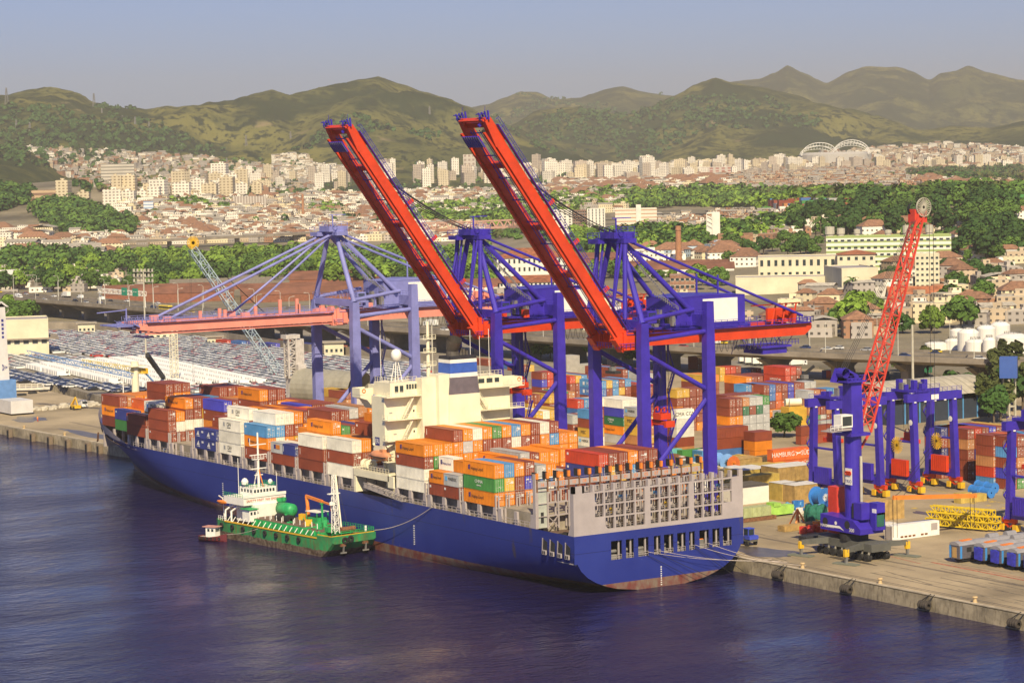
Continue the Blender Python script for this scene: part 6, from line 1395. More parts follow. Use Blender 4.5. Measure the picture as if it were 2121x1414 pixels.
    for k in range(14): b.bar((XC-3.6+R.uniform(0, 7.2), 80+k*1.0, 44.6), (XC-3.6+R.uniform(0, 7.2), 80+k*1.0, 41.5-R.uniform(0, 1.5)), .12, m=pm)
    b.rail([(XC+4.2, 81, 42.5), (XC+4.2, 94, 42.5)], pm, 1.2, .9, .06); b.build('trolley', t)
    b = MB()
    for k in range(11): y = 66+k*1.6; b.chain(sag((XC+4.4, y, 44.6), (XC+4.4, y+1.4, 44.6), 2.6, 6), .07, wire, 4)
    b.build('festoon_cable', t)
    b = MB(); b.box(g1-1.5, g2+1.5, 94, 96.5, 47.4, 47.6, pm); b.rail([(g2+1.5, 92, 47.6), (g2+1.5, 97, 47.6), (g1-1.5, 97, 47.6)], pm, 1.1, 1, .06)
    for k in range(8): x = XC-4+k*1.2; b.box(x, x+.7, 89+R.uniform(0, 5), 91+R.uniform(0, 5), 47.6, 48.4+R.uniform(.5, 3), rm)
    for k in range(3): b.bar((g2, 86+k*3, 47.5), (g2-1, 88+k*3, 52), .3, m=rm); b.bar((g2, 80, 52), (g2-1, 95, 52), .25, m=rm)
    b.build('end_platform', t)
    # boom
    hy, hz = 44.2, 46.0
    ang = math.atan2((97.0-46), (44.2-7.6)) if raised else 0.0
    Lb = 60.0 if raised else 57.5
    dv = Vector((0, -cos(ang), sin(ang))); nv = Vector((0, sin(ang), cos(ang)))      # along the boom, away from its underside
    def B(x, l, h): return Vector((x, hy, hz)) + dv*l + nv*h
    bo = T('boom', (0, 0, 0), '', ''); bo.parent = t; bo.location = Vector((XC, hy, hz))-root_loc(t)
    for X in (g1, g2):
        b = MB(); w_ = .8; P = []
        b.hexa([B(X+i*w_, l, h) for i in (-1, 1) for l in (0, Lb-6) for h in (-1.1, 1.2)], rm); b.hexa([B(X+i*w_, l, h*(1 if l < Lb-5 else .6)+(0 if l < Lb-5 else .5)) for i in (-1, 1) for l in (Lb-6, Lb) for h in (-1.3, 1.5)], rm)
        b.hexa([B(X+i*.35, l, h) for i in (-1, 1) for l in (2, Lb-2) for h in (-1.75, -1.3)], rm); b.build('boom_girder', bo)
        o_ = 1 if X == g2 else -1
        q = MB(); q.hexa([B(X+o_*1.35+i*.5, l, h) for i in (-1, 1) for l in (2, Lb-2) for h in (1.45, 1.6)], pm)
        n = int(Lb/2.2)
        for h in (2.1, 2.6): q.bar(B(X+o_*1.85, 2, h), B(X+o_*1.85, Lb-1, h), .09, m=pm)
        for i in range(n): q.bar(B(X+o_*1.85, 2+i*2.2, 1.6), B(X+o_*1.85, 2+i*2.2, 2.6), .09, m=pm)
        q.build('walkway', bo)
        if X == g2:
            q = MB()
            for l in (Lb*.2, Lb*.42, Lb*.6): q.hexa([B(X+i*.25, l+j*.4, h) for i in (-1, 1) for j in (-1, 1) for h in (1.5, 4.0)], rm)
            q.build('stay_bracket', bo)
    for l in (3, Lb*.3, Lb*.52, Lb*.8, Lb-1.2): MB().hexa([B(g1 if i < 0 else g2, l+j*.6, h) for i in (-1, 1) for j in (-1, 1) for h in (.2, 1.4)], rm).build('cross_beam', bo)
    q = MB(); q.hexa([B(XC+i*3.3, l, h) for i in (-1, 1) for l in (Lb-5, Lb-2.2) for h in (-2.6, -2.3)], pm)
    for k in range(8): q.hexa([B(XC-3.2+k*.9+i*.05, l, h) for i in (0, 1) for l in (Lb-5, Lb-2.2) for h in (-2.7, -2.6)], steel)
    q.build('service_platform', bo)
    q = MB()
    for X in (g1, g2):
        for k in range(4): q.bar(B(X-1.4+k*.9, Lb, .5), B(X-1.4+k*.9, Lb+1.7, .5+.3*k), .3, m=pm)
        q.lathe(B(X, Lb+.8, .2), [(.9, -.3), (.9, .3)], pm, 10, 'x'); q.bar(B(X-2, Lb+1.6, .2), B(X+2, Lb+1.6, .2), .2, m=pm); q.bar(B(X, Lb+1, .8), B(X+.6, Lb+2.6, 1.8), .08, m=pm)
    q.hexa([B(XC+i*5, l, h) for i in (-1, 1) for l in (Lb+.1, Lb+.5) for h in (-.5, .6)], rm); q.build('sheave_gear', bo)
    R = random.Random(int(XC)+1); q = MB()
    for k in range(int(Lb/1.6)): l = 2+k*1.6; q.hexa([B(g2-1.0+i*.2, l+j*.3, h) for i in (-1, 1) for j in (-1, 1) for h in (-1.3, -.6)], [pm, white, pm, dark][k % 4])
    for x in (-2.4, -1.2, 1.2, 2.4): q.bar(B(XC+x, 2, -.4), B(XC+x, Lb-2, -.4), .14, m=pm)
    for k in range(int(Lb/6)): q.bar(B(g1, 3+k*6, 0), B(g2, 3+k*6, 0), .25, m=pm)
    q.build('cable_tray', bo)
    q = MB()
    for X in (g1, g2): q.hexa([B(X+i*1.1, l, h) for i in (-1, 1) for l in (-1.5, 2) for h in (-2.2, 1.8)], rm); q.box(X-1.6, X+1.6, 43.2, 46.5, 44, 48, rm)
    for k in range(10): x, y = XC+R.uniform(-6, 6), R.uniform(42.5, 46); q.box(x, x+1.1, y, y+1.1, 44+R.random()*2, 47+R.random()*2, rm)
    q.rail([(XC-6, 42.4, 44.4), (XC+6.5, 42.4, 44.4), (XC+6.5, 46, 44.4)], pm, 1.1, 1, .06); q.build('hinge_gear', bo)
    if raised:
        for s in (-1, 1):
            for k in range(3): MB().chain(sag(B(XC+s*(1.2+k*.7), Lb*.77-k*1.3, 2.0), (XC+s*(1+k*.5), 45.6, 69.6), 1.2, 8), .09, wire, 4).build('hoist_rope', t)
            b = MB() # folded forestays hanging from the apex
            b.tube((XC+s*4.4, 44.4, 67.4), (XC+s*4.9, 41.2, 52.5), .3, pm, 8); b.tube((XC+s*2.9, 44.4, 67.4), (XC+s*3.1, 42.2, 50.5), .3, pm, 8); b.build('folded_stay', t)
            MB().tube((XC+s*5.3, 44.6, 67.4), (XC+s*6.2, 43.6, 51), .55, pm, 8).build('back_leg', t)
    else:
        for s in (-1, 1):
            for l, r_ in ((49, .36), (27, .3)):
                b = MB(); e = B(XC+s*4.2, l, 1.8); b.tube((XC+s*(1.2+.02*l), 45.2, 68.2), e, r_, pm, 8); b.box(e.x-.5, e.x+.5, e.y-1.1, e.y+1.1, e.z-.6, e.z+.8, rm); b.build('forestay', t)
        for l in (12, 17, 33, 40): MB().bar(B(g2, l, 1.5), B(g2, l, 5.4 if l < 20 else 3.6), .8, .5, rm).build('stay_bracket', bo)
        b = MB(); b.rail([B(g2+1, Lb-10, 1.6), B(g2+1, Lb+4, 1.6)], pm, 1.2, 1, .07); b.bar(B(XC, Lb+1, 1.5), B(XC, Lb+1, 5), .3, m=pm); b.bar(B(XC, Lb+1, 4.6), B(XC, Lb+9, 4.2), .25, m=pm); b.box(XC-5.4, XC+5.4, hy-Lb-6, hy-Lb, hz+.6, hz+.9, pm); b.rail([(XC+5.4, hy-Lb-6, hz+.9), (XC+5.4, hy-Lb+2, hz+.9)], pm, 1.2, 1, .07); b.build('tip_platform', bo)
    return t
c2 = sts('nearest blue gantry crane at the right with its red boom raised', -29.5, -10.7, blue, red, True)
c1 = sts('middle blue gantry crane with its red boom raised, between the other two cranes', -90.0, -71.0, blue, red, True)
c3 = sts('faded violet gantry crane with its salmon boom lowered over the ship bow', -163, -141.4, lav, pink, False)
for tx, y, sz, m in (('65 t', 56.2, 2.0, MATS['brown_panels']), ('ZPMC', 60.4, 1.5, lg_blue), ('TRIO', 64.3, 1.2, red)):
    q = MB().box(-9.88, -9.82, y-1.9, y+1.9, 11.0, 13.8, white).build('sign_plate', c2); k = text(tx, (0, 0, 0), sz, m, None, '+X'); k.parent = q; k.location = Vector((-9.78, y, 12.5))-root_loc(q)
# red spreaders hanging from the two blue cranes
def spreader(label, X, y, z, zt):
    t = T('spreader', (X, y, z), label, 'spreader', 'red spreaders hanging from the blue cranes')
    b = MB(); b.box(X-3, X+3, y-.9, y+.9, z, z+.8, red); b.box(X-3.2, X-2.4, y-1.25, y+1.25, z-.4, z+1, red); b.box(X+2.4, X+3.2, y-1.25, y+1.25, z-.4, z+1, red); b.build('beam', t)
    b = MB(); b.box(X-1.5, X+1.5, y-1.4, y+1.4, z+1.2, z+2.6, red)
    for e in (-1.6, 1.0):
        b.lathe((X+e, y, z+3), [(.9, -.3), (.9, .3)], red, 12, 'x'); b.bar((X+e, y, z+3), (X+e, y, z+4), .3, m=red)
    b.build('headblock', t)
    b = MB()
    for e in (-1.5, 1.5):
        for f in (-.9, .9): b.bar((X+e, y+f, z+3), (X+e, y+f, zt), .06, m=wire)
    b.build('hoist_rope', t)
p = at(1371, 865, Y=56); spreader('red spreader hanging inside the portal of the nearest blue crane', p.x, 56, p.z-1.5, 43)
p = at(1078, 800, Y=52); spreader('red spreader hanging beside the bridge wing under the middle blue crane', p.x, 52, p.z-1.5, 43)
p = at(1380, 940, z=3)
b = MB(); t = T('cable_reel', (-30.5, 66, 8), 'large orange spoked cable reel behind the sea leg of the nearest crane', 'cable reel'); 
for k in range(24): a = k*pi/12; b.bar((-31, 52.5, 14), (-31+0, 52.5+cos(a)*3.4, 14+sin(a)*3.4), .14, m=orange)
b.lathe((-31, 52.5, 14), [(3.4, -.2), (3.5, -.2), (3.5, .2), (3.4, .2)], orange, 28, 'x'); b.build('reel', t); MB().bar((-31, 52.5, 14), (-31, 52.5, 3), .5, m=blue).build('support', t)
# ---------------------------------------------------------------- rubber tyred yard cranes
def rtg(label, X0, X1, Y0, Y1, zt=27.5, boxm=red, lift=12, lab=''):
    t = T('yard_gantry_crane', ((X0+X1)/2, (Y0+Y1)/2, 3), label, 'yard crane', 'rubber tyred yard cranes')
    for y in (Y0, Y1):
        for X in (X0, X1):
            b = MB(); s = 1 if X == X1 else -1
            b.hexa([(X+s*(.8 if zz < 10 else 0)+i*(.75 if zz < 10 else .65), y+j*.75, zz) for i in (-1, 1) for j in (-1, 1) for zz in (6, zt-2)], blue); b.build('leg', t)
            q = MB(); x = X+s*.8; q.box(x-2, x+2, y-.45, y+.45, 5.2, 6.2, red); q.box(x-2.6, x-1.4, y-.7, y+.7, 3.5, 4.9, yellow); q.box(x+1.4, x+2.6, y-.7, y+.7, 3.5, 4.9, yellow); q.bar((x-1.8, y, 5.4), (x-.3, y, 4.2), .5, m=red); q.bar((x+1.8, y, 5.4), (x+.3, y, 4.2), .5, m=red); q.build('bogie', t)
            for e in (-1.1, 1.1): MB().lathe((x+e, y-.3, 3.75), [(.1, 0), (.75, 0), (.75, .6), (.1, .6)], tyre, 12, 'y').build('wheel', t)
        b = MB(); b.box(X0, X1, y-.55, y+.55, 6.2, 8.0, blue); b.rail([(X0, y-.6, 8), (X1, y-.6, 8)], blue, 1.1, 1.2, .05); b.box(X0, X1, y-.5, y+.5, 15.4, 15.8, blue); b.build('sill_beam', t)
        b = MB(); b.box(X0+1.6, X1-1.0, y-1.6, y-.56, 7.2, 11.2, boxm)
        for k in range(8): b.box(X0+1.7+k*.75, X0+1.9+k*.75, y-1.68, y-1.6, 7.4, 11, boxm)
        b.build('power_box', t)
        b = MB()
        for k in range(20): a = k*pi/10; b.bar((X0+3, y-.9, 14.6), (X0+3+cos(a)*2.1, y-.9, 14.6+sin(a)*2.1), .16, m=yellow)
        if boxm is red: b.build('cable_reel', t)
        b = MB()
        for k in range(7): z = 6+k*2.6; b.bar((X0-1.4, y-1.2+(k % 2)*2, z), (X0-1.4, y-1.2+((k+1) % 2)*2, z+2.6), .4, .1, blue); b.rail([(X0-1.6, y-1.2+(k % 2)*2, z), (X0-1.6, y-1.2+((k+1) % 2)*2, z+2.6)], steel, .9, .7, .04)
        b.build('stairway', t)
        MB().lathe((X1-.1, y-.78, 20.5), [(.7, 0), (.01, -.05)], white, 16, 'y').build('number_disc', t)
    for X in (X0, X1):
        b = MB(); b.box(X-.7, X+.7, Y0-2.4, Y1+2.4, zt-2, zt, blue); b.rail([(X+.8, Y0-2.2, zt), (X+.8, Y1+2.2, zt)], blue, 1.1, 1.5, .05); b.build('girder', t)
        for k in range(5): MB().box(X+.7, X+.9, Y0+k*(Y1-Y0)/4-.3, Y0+k*(Y1-Y0)/4+.3, zt-2.2, zt-1.9, white).build('floodlight', t)
        MB().box(X+.71, X+.76, (Y0+Y1)/2-1.2, (Y0+Y1)/2+1.2, zt-1.7, zt-.5, white).build('sign_plate', t)
    b = MB(); ym = Y0+2.5; b.box(X0-.5, X1+.5, ym-2, ym+2.5, zt+.1, zt+.7, blue); R = random.Random(int(X0*3))
    for k in range(12): x, y = R.uniform(X0, X1), ym+R.uniform(-2, 2); b.box(x, x+1.3, y, y+1.1, zt+.7, zt+1.2+R.random()*2, [blue, blue, steel][k % 3])
    b.build('trolley', t)
    zs = lift; q = MB(); q.box(X0+1, X1-1, ym-.7, ym+.7, zs, zs+1, red); q.box((X0+X1)/2-1.3, (X0+X1)/2+1.3, ym-.9, ym+.9, zs+1, zs+2.6, red)
    for e in (-1, 1): q.lathe(((X0+X1)/2+e, ym, zs+2.8), [(.7, -.2), (.7, .2)], red, 10, 'x')
    q.build('spreader', t); q = MB()
    for e in (-1.4, 1.4):
        for f in (-.7, .7): q.bar(((X0+X1)/2+e, ym+f, zs+2.8), ((X0+X1)/2+e*1.5, ym+f, zt), .06, m=wire)
    q.build('hoist_rope', t)
    return t
pa = at(1893, 1022, z=3); rtg('blue yard crane with red power boxes right of the mobile harbour crane', pa.x-8, pa.x, pa.y, pa.y+13, lift=15)
pb = at(1733, 1040, z=3); rtg('blue yard crane with blue power boxes half hidden by the mobile crane column', pb.x-8, pb.x, pb.y, pb.y+13.2, boxm=blue, lift=17)
pc = at(2152, 1112, z=3); rtg('blue yard crane cut off by the right edge of the photograph', pc.x-8, pc.x, pc.y, pc.y+13.2, boxm=blue, lift=17)
# ---------------------------------------------------------------- mobile harbour crane
def ringwheel(b, c, r, m, n=22, axis='x', spoke=.12):
    c = Vector(c)
    for k in range(n): a = 2*pi*k/n; d = Vector((0, cos(a), sin(a))) if axis == 'x' else Vector((cos(a), 0, sin(a))); b.bar(c, c+d*r, spoke, m=m)
    b.lathe(c, [(r, -.15), (r+.12, -.15), (r+.12, .15), (r, .15)], m, n, axis)
mc = T('mobile_harbour_crane', (40, 63.2, 3), 'tall blue mobile harbour crane with white cab and red lattice jib', 'mobile crane'); cx, cy = 40, 62.6
chs = mat('chassis_grey', (.1, .1, .085), .7, var=.15)
b = MB(); b.box(cx-8.5, cx+8.5, cy-2.6, cy+2.6, 5.0, 6.6, chs); b.lathe((cx, cy, 6.6), [(3, 0), (3, 1.3)], dark, 20); b.build('chassis', mc)
for k in range(8):
    x = cx-7.6+k*2.1
    for y in (cy-2.4, cy+2.4):
        MB().lathe((x, y-.55, 3.8), [(.1, 0), (.8, 0), (.8, .5), (.55, .52), (.55, .58), (.8, .6), (.8, 1.1), (.1, 1.1)], tyre, 12, 'y').build('wheel', mc); MB().bar((x, y, 3.8), (x+.7, y, 5.3), .35, m=pole_m).build('axle_arm', mc)
for sx_, sy_ in ((-1, -1), (-1, 1), (1, -1), (1, 1)):
    b = MB(); e = Vector((cx+sx_*7.2, cy+sy_*8.2, 5.9)); b.bar((cx+sx_*5.4, cy+sy_*2, 6), e, 1.0, 1.3, chs, t=.7); b.bar(e, e-Vector((0, 0, 2.6)), .5, m=steel); b.box(e.x-.3, e.x+.3, e.y-.55, e.y+.55, 4.6, 6.1, yellow); b.build('outrigger', mc)
    MB().boxr(e.x, e.y, 3.02, 3.3, 5.6, 2.0, .25, mat('pad_grey', (.16, .17, .13), .8)).build('outrigger_pad', mc)
b = MB(); b.ext([(cx-7.0, cy-3.1, 8.3), (cx+5.6, cy-3.1, 8.3), (cx+5.6, cy-3.1, 9.4), (cx+3.4, cy-3.1, 11.0), (cx-7.0, cy-3.1, 11.5)], (0, 6.2, 0), blue); b.build('upper_carriage', mc)
for x in (-5.4, 1.6): MB().lathe((cx+x, cy-3.12, 10), [(.85, -.03), (.01, -.03)], dark, 16, 'y').build('vent', mc)
MB().lathe((cx-2, cy-3.12, 10), [(.4, -.03), (.01, -.03)], white, 12, 'y').build('lamp', mc)
q = MB(); q.ext([(cx-5, cy-3.14, 9.0), (cx-.6, cy-3.14, 9.0), (cx+.6, cy-3.14, 8.6), (cx-.8, cy-3.14, 9.5), (cx-4.6, cy-3.14, 9.4)], (0, -.02, 0), white); q.build('stripe', mc)
text('300', (cx+3, cy-3.16, 9.0), 1.1, white, mc); text('HARBOUR', (cx-4.8, cy-3.16, 9.1), .9, white, mc)
b = MB(); b.box(cx+5, cx+6.6, cy+.2, cy+2.8, 9, 12.6, blue); b.box(cx+6.62, cx+6.7, cy+.5, cy+2.5, 9.8, 12.2, mat('tinted_glass', (.03, .12, .09), .15)); b.box(cx+5.2, cx+6.4, cy+.5, cy+2.2, 12.6, 13.4, white); b.build('lower_cab', mc)
for x, y in ((2.4, -2), (4.2, .6)): b = MB(); b.box(cx+x, cx+x+2.4, cy+y, cy+y+2.2, 11.2, 14.6, blue); b.box(cx+x-.6, cx+x, cy+y, cy+y+2.2, 11.4, 14.4, dark); b.build('engine_box', mc)
b = MB(); b.box(cx-8.4, cx-5.6, cy+.2, cy+3.4, 7.0, 16.8, mat('ballast_red', (.6, .05, .03), .5)); b.build('counterweight', mc)
b = MB(); b.tube((cx, cy, 10.5), (cx, cy, 29), 1.8, blue, 20); b.build('column', mc)
b = MB(); b.hexa([(cx+i*(1.6 if z < 35 else 1.35), cy+j*(1.6 if z < 35 else 1.35), z) for i in (-1, 1) for j in (-1, 1) for z in (28.4, 40)], blue); b.box(cx-2.6, cx+2.6, cy-2.6, cy+2.6, 28.2, 28.8, blue); b.build('tower', mc)
b = MB()
for s_ in (-1, .2, 1.2): b.ext([(cx-1.6, cy-3.6+s_, 39.4), (cx-1.6, cy-2.2+s_, 42.2), (cx-1.6, cy+1+s_, 40.6), (cx-1.6, cy+2.6+s_, 38.6), (cx-1.6, cy+1+s_, 38.6)], (.7, 0, 0), blue)
b.rail([(cx+2, cy-3, 39.6), (cx+2, cy+2, 39.6)], blue, 1.1, 1, .06); b.box(cx-2.2, cx+2.2, cy-3, cy+2, 39.3, 39.6, blue); b.lathe((cx, cy-2.6, 41.2), [(1, -1.2), (1, 1.2)], blue, 12, 'x'); b.build('tower_head', mc)
MB().tube((cx+2.3, cy+.2, 12), (cx+2.3, cy+.2, 24), .3, pole_m, 8).build('pipe', mc)
b = MB(); b.box(cx-.6, cx+2.6, cy-6.4, cy-2.4, 29.6, 30.0, grey); b.box(cx+.0, cx+2.4, cy-5, cy-2.0, 30.2, 32.8, white); b.box(cx+2.42, cx+2.5, cy-4.7, cy-2.3, 30.6, 32.5, glass); b.rail([(cx+2.6, cy-8, 29.8), (cx+2.6, cy-5, 29.8)], white, 1.1, 1, .05); b.box(cx-.6, cx+2.6, cy-8, cy-5, 29.5, 29.7, grey); b.build('operator_cab', mc)
q = MB().box(cx+.2, cx+2.25, cy-2.3, cy-2.2, 18.2, 21.6, white).build('sign_plate', mc); text('TRIO', (cx+1.2, cy-2.32, 18.9), .9, lg_blue, mc); q = MB(); [ringwheel(q, (cx+.7+k*.5, cy-2.36, 20.6), .35, red, 8, 'y', .03) for k in range(3)]; q.build('emblem', mc)
jp, jt = Vector((cx-1.6, cy+1.8, 24.6)), Vector(at(1915, 446, X=38.6)); jt = Vector((38.5, 82.6, 73))
b = MB(); pe = jp.lerp(jt, .09); jr = mat('jib_red', (.6, .06, .035), .45)
for s_ in (-1, 1): b.bar(jp+Vector((s_*1.4, 0, 0)), pe+Vector((s_*1.5, -1.5, .4)), .4, m=jr); b.bar(jp+Vector((s_*1.4, 0, 0)), pe+Vector((s_*1.5, 1.2, -.6)), .4, m=jr)
b.lattice(pe, jt, 3.2, .17, jr, 15, t=.5, diag=.55); b.bar(pe, jp.lerp(jt, .8), .5, .2, pole_m); b.build('jib', mc)
b = MB(); ringwheel(b, jt+Vector((.9, .6, 1.6)), 1.9, pole_m, 24); b.build('head_sheave', mc); b = MB(); b.box(jt.x-1.5, jt.x+.6, jt.y-1.6, jt.y+1.8, jt.z-1.6, jt.z+1.2, jr); b.lathe(jt+Vector((-1, -.6, 1.2)), [(1.4, -.4), (1.4, .4)], dark, 14, 'x'); b.build('jib_head', mc)
for k in range(4): MB().chain([Vector((cx-1+k*.6, cy-2.4, 41.6)), jt+Vector((-.6+k*.4, 0, 1))], .06, wire, 3).build('luffing_rope', mc)
for k in (0, 1.1): MB().chain([jt+Vector((.6, 2.4+k, 1)), Vector((jt.x+.6, jt.y+2.4+k, 24)), Vector((30, 84+k, 14.2))], .06, wire, 3).build('hoist_rope', mc)
# the orange lifting beam hanging from it
p0, p1 = at(1851, 1029, Y=84), at(2012, 1025, Y=92); p0.x = p1.x = 34; 
t = T('lifting_beam', (34, 88, 10), 'long thin orange lifting beam hanging above the yellow trusses', 'lifting beam')
q0, q1 = at(1850, 1030, X=34), at(2022, 1026, X=34); b = MB(); b.bar(q0, q1, .5, .9, orange); b.build('beam', t)
for f in (.02, .95):
    q = MB(); c = q0.lerp(q1, f)
    for e in (-.3, .3): q.bar(c+Vector((e, e, 0)), Vector((c.x+e, c.y+e, 4.5)), .08, m=wire)
    q.build('sling', t)
MB().chain([q0+Vector((0, .5, .3)), Vector((36, 84, 17)), q0+Vector((0, 3, .3))], .06, wire, 3).build('sling', t)
# ---------------------------------------------------------------- harbour cranes on the left
def whitecrane(label, px_, yb, yt, w_, base, bh, jib=None, logo=True, txt='HAFEN'):
    p = at(px_, yb, z=3.0); D = (p-CAM).length/FPX; h = (yb-yt)*D; w2 = w_*D
    t = T('harbour_crane', tuple(p), label, 'harbour crane'); b = MB(); wm3 = mat('crane_white', (.62, .6, .57), .5, var=.1, sc=.2)
    b.hexa([(p.x+i*w2*(.5 if z < 20 else .36), p.y+j*w2*(.5 if z < 20 else .36), z) for i in (-1, 1) for j in (-1, 1) for z in (3+h*bh, 3+h)], wm3); b.build('tower', t)
    b = MB(); b.box(p.x-w2*.9, p.x+w2*.9, p.y-w2, p.y+w2, 3+h*.02+2, 3+h*bh, base); b.build('machinery_box', t)
    b = MB(); b.box(p.x-w2*1.4, p.x+w2*1.4, p.y-w2*1.2, p.y+w2*1.2, 4.2, 6, wm3)
    for k in range(6): b.lathe((p.x-w2*1.2+k*w2*.5, p.y-w2*1.2, 4), [(.9, -.4), (.9, .4)], tyre, 10, 'y')
    b.build('chassis', t)
    b = MB()
    for k in range(3): b.ext([(p.x-.8, p.y-w2*.5-1+k, 3+h), (p.x-.8, p.y-w2*.4+k, 3+h+2), (p.x-.8, p.y+w2*.3+k, 3+h)], (1.2, 0, 0), wm3)
    b.lathe((p.x, p.y+w2*.5, 3+h-1), [(1.2, -.4), (1.2, .4)], pole_m, 12, 'x'); b.build('tower_head', t)
    q = MB(); ringwheel(q, (p.x+w2*.45+.05, p.y, 3+h*.42), 1.2, lg_blue, 3, 'x', .25); q.build('emblem', t)
    for k in range(6): MB().box(p.x+w2*.37, p.x+w2*.42, p.y-.3, p.y+.5, 3+h*(.66+.04*k), 3+h*(.66+.04*k)+.9, lg_blue).build('lettering', t)
    return t, p, D, h
t, p, D, h = whitecrane('white harbour crane tower with blue base cut by the left edge', 8, 850, 640, 21, mat('harbour_blue', (.12, .25, .5), .5), .3)
ex = at(57, 850, z=3); MB().box(p.x+8, p.x+20, p.y-5, p.y+3, 3.6, 8, MATS['crane_white']).build('machinery_box', t); b = MB(); b.lattice(p+Vector((4, 8, 20)), at(480, 700, Y=p.y+20)*0+Vector((p.x+52, p.y+26, 17)), 1.6, .1, MATS['harbour_blue'], 18); b.build('jib', t)
def latcrane(label, b0, b1, wd, m, r=.16, n=16, side=Vector((0, 1, 0)), name='harbour_crane', ring=None, parent=None, t_=.7):
    b = MB(); b.lattice(b0, b1, wd, r, m, n, t=t_, side=side); return b
ltb = mat('lattice_pale_blue', (.4, .5, .56), .5)
sp = at(612, 838, z=3); t = T('harbour_crane', (sp.x, sp.y, 3), 'rust streaked white crane tower with long pale blue lattice jib and yellow sheave', 'harbour crane'); D = (sp-CAM).length/FPX
rw = mat('rusty_white', (.5, .46, .42), .7, var=.15, drip=.5, rcol=(.1, .05, .03)); b = MB(); h = 140*D
b.hexa([(sp.x+i*2.6, sp.y+j*2.2, z) for i in (-1, 1) for j in (-1, 1) for z in (3, 3+h*.42)], rw); b.build('base', t); b = MB(); b.lattice((sp.x, sp.y-1.4, 3+h*.4), (sp.x, sp.y-1.4, 3+h), 3.0, .3, rw, 8, side=Vector((1, 0, 0))); b.box(sp.x-1.5, sp.x+1.5, sp.y+.3, sp.y+3.2, 3+h*.42, 3+h*.97, rw); b.build('tower', t)
MB().box(sp.x+1, sp.x+4, sp.y-.5, sp.y+2.6, 3+h*.47, 3+h*.6, rw).build('operator_cab', t); MB().box(sp.x-2, sp.x+2, sp.y-4, sp.y+1.5, 3+h*.98, 3+h*1.04, rw).build('tower_head', t)
q = MB(); ringwheel(q, (sp.x+2.7, sp.y, 3+h*.14), 1.8, lg_blue, 3, 'x', .35); q.build('emblem', t)
jb = at(575, 770, X=sp.x+1); jtp = at(398, 515, X=sp.x+1); b = MB(); b.lattice(jb, jtp, 2.9, .13, ltb, 20, t=.8, side=Vector((1, 0, 0)), diag=.5); b.build('jib', t)
q = MB(); ringwheel(q, jtp+Vector((.8, 0, 2)), 2.1, yellow, 22, 'x', .25); q.build('head_sheave', t)
for k in range(4): MB().chain([jtp+Vector((0, .6, 1)), Vector((sp.x-.6+k*.4, sp.y-2, 3+h*1.03))], .07, wire, 3).build('luffing_rope', t)
for k in range(2): MB().chain([jtp+Vector((k, -1.2, 1)), Vector((jtp.x+k, jtp.y-1.2, 8))], .05, wire, 3).build('hoist_rope', t)
# small yellow jib crane, slender mast, elephant pipe
p = at(281, 815, z=3); pc_ = mat('pale_yellow', (.62, .52, .2), .6); t = T('jib_crane', tuple(p), 'cream column crane with long yellow lattice arm in front of the vans', 'jib crane')
D = (p-CAM).length/FPX; b = MB(); b.tube(p, p+Vector((0, 0, 66*D)), 1.4, cream, 12); b.box(p.x-3, p.x+3, p.y-3, p.y+3, p.z+56*D, p.z+58*D, cream); b.build('column', t)
b = MB(); q0 = at(295, 768, X=p.x); q1 = at(172, 750, X=p.x); b.lattice(q0, q1, 2.0, .14, pc_, 14, side=Vector((1, 0, 0))); b.build('arm', t); b = MB(); c = at(297, 768, X=p.x); b.box(c.x-1, c.x+1, c.y-1.5, c.y+1.5, c.z-1, c.z+1, yellow); b.build('slewing_gear', t); MB().bar(c, at(318, 790, X=p.x), .8, .5, MATS['harbour_blue']).build('ram', t)
p = at(362, 795, z=3); D = (p-CAM).length/FPX; b = MB(); b.lattice(p, p+Vector((0, 0, 120*D)), 2.4, .1, cream, 22, t=1, side=Vector((1, 0, 0)), diag=.5); o = b.build('lattice_mast'); tag(o, 'thin cream lattice mast standing among the white vans', 'mast')
b = MB(); q0, q1 = at(305, 735, z=22), at(342, 787, z=3.4); b.bar(q0, q1, 1.3, 1.5, dark); o = b.build('black_boom'); tag(o, 'black crane boom leaning down beside the tall lamp mast', 'boom')
# ---------------------------------------------------------------- car terminal
def lot(poly, sx_, sy_, ang=0, jit=.15):
    xs = [p[0] for p in poly]; W_ = [at(*p, z=3) for p in poly]; wx = [p.x for p in W_]; wy = [p.y for p in W_]; P2 = [(p.x, p.y) for p in W_]; out = []
    cx_, cy_ = sum(wx)/len(wx), sum(wy)/len(wy); c, s = cos(ang), sin(ang); R = 420
    for i in range(int(-R/sx_), int(R/sx_)):
        for j in range(int(-R/sy_), int(R/sy_)):
            u, v = i*sx_, j*sy_; x, y = cx_+u*c-v*s, cy_+u*s+v*c
            if inpoly(x, y, P2): out.append((x+rng.uniform(-jit, jit), y+rng.uniform(-jit, jit)))
    return out
carP = []
for k, poly in enumerate(([(97, 688), (250, 690), (400, 700), (520, 712), (640, 733), (720, 745), (880, 758), (900, 805), (640, 812), (560, 792), (430, 775), (300, 748), (97, 730)], [(20, 738), (160, 742), (290, 750), (200, 746), (40, 764), (20, 764)], [(22, 770), (120, 783), (150, 790), (300, 808), (270, 816), (100, 799), (20, 790)], [(370, 800), (560, 795), (640, 812), (640, 822), (360, 812)])):
    for x, y in lot(poly, 2.45, 4.6, -.12, .4):
        if rng.random() > .03: carP.append((x, y, k))
vanP = [(x, y) for x, y in lot([(40, 765), (180, 752), (310, 745), (420, 771), (560, 792), (545, 798), (330, 806), (280, 803), (160, 783), (110, 777)], 2.7, 6.6, -.12, .1) if rng.random() > .05]
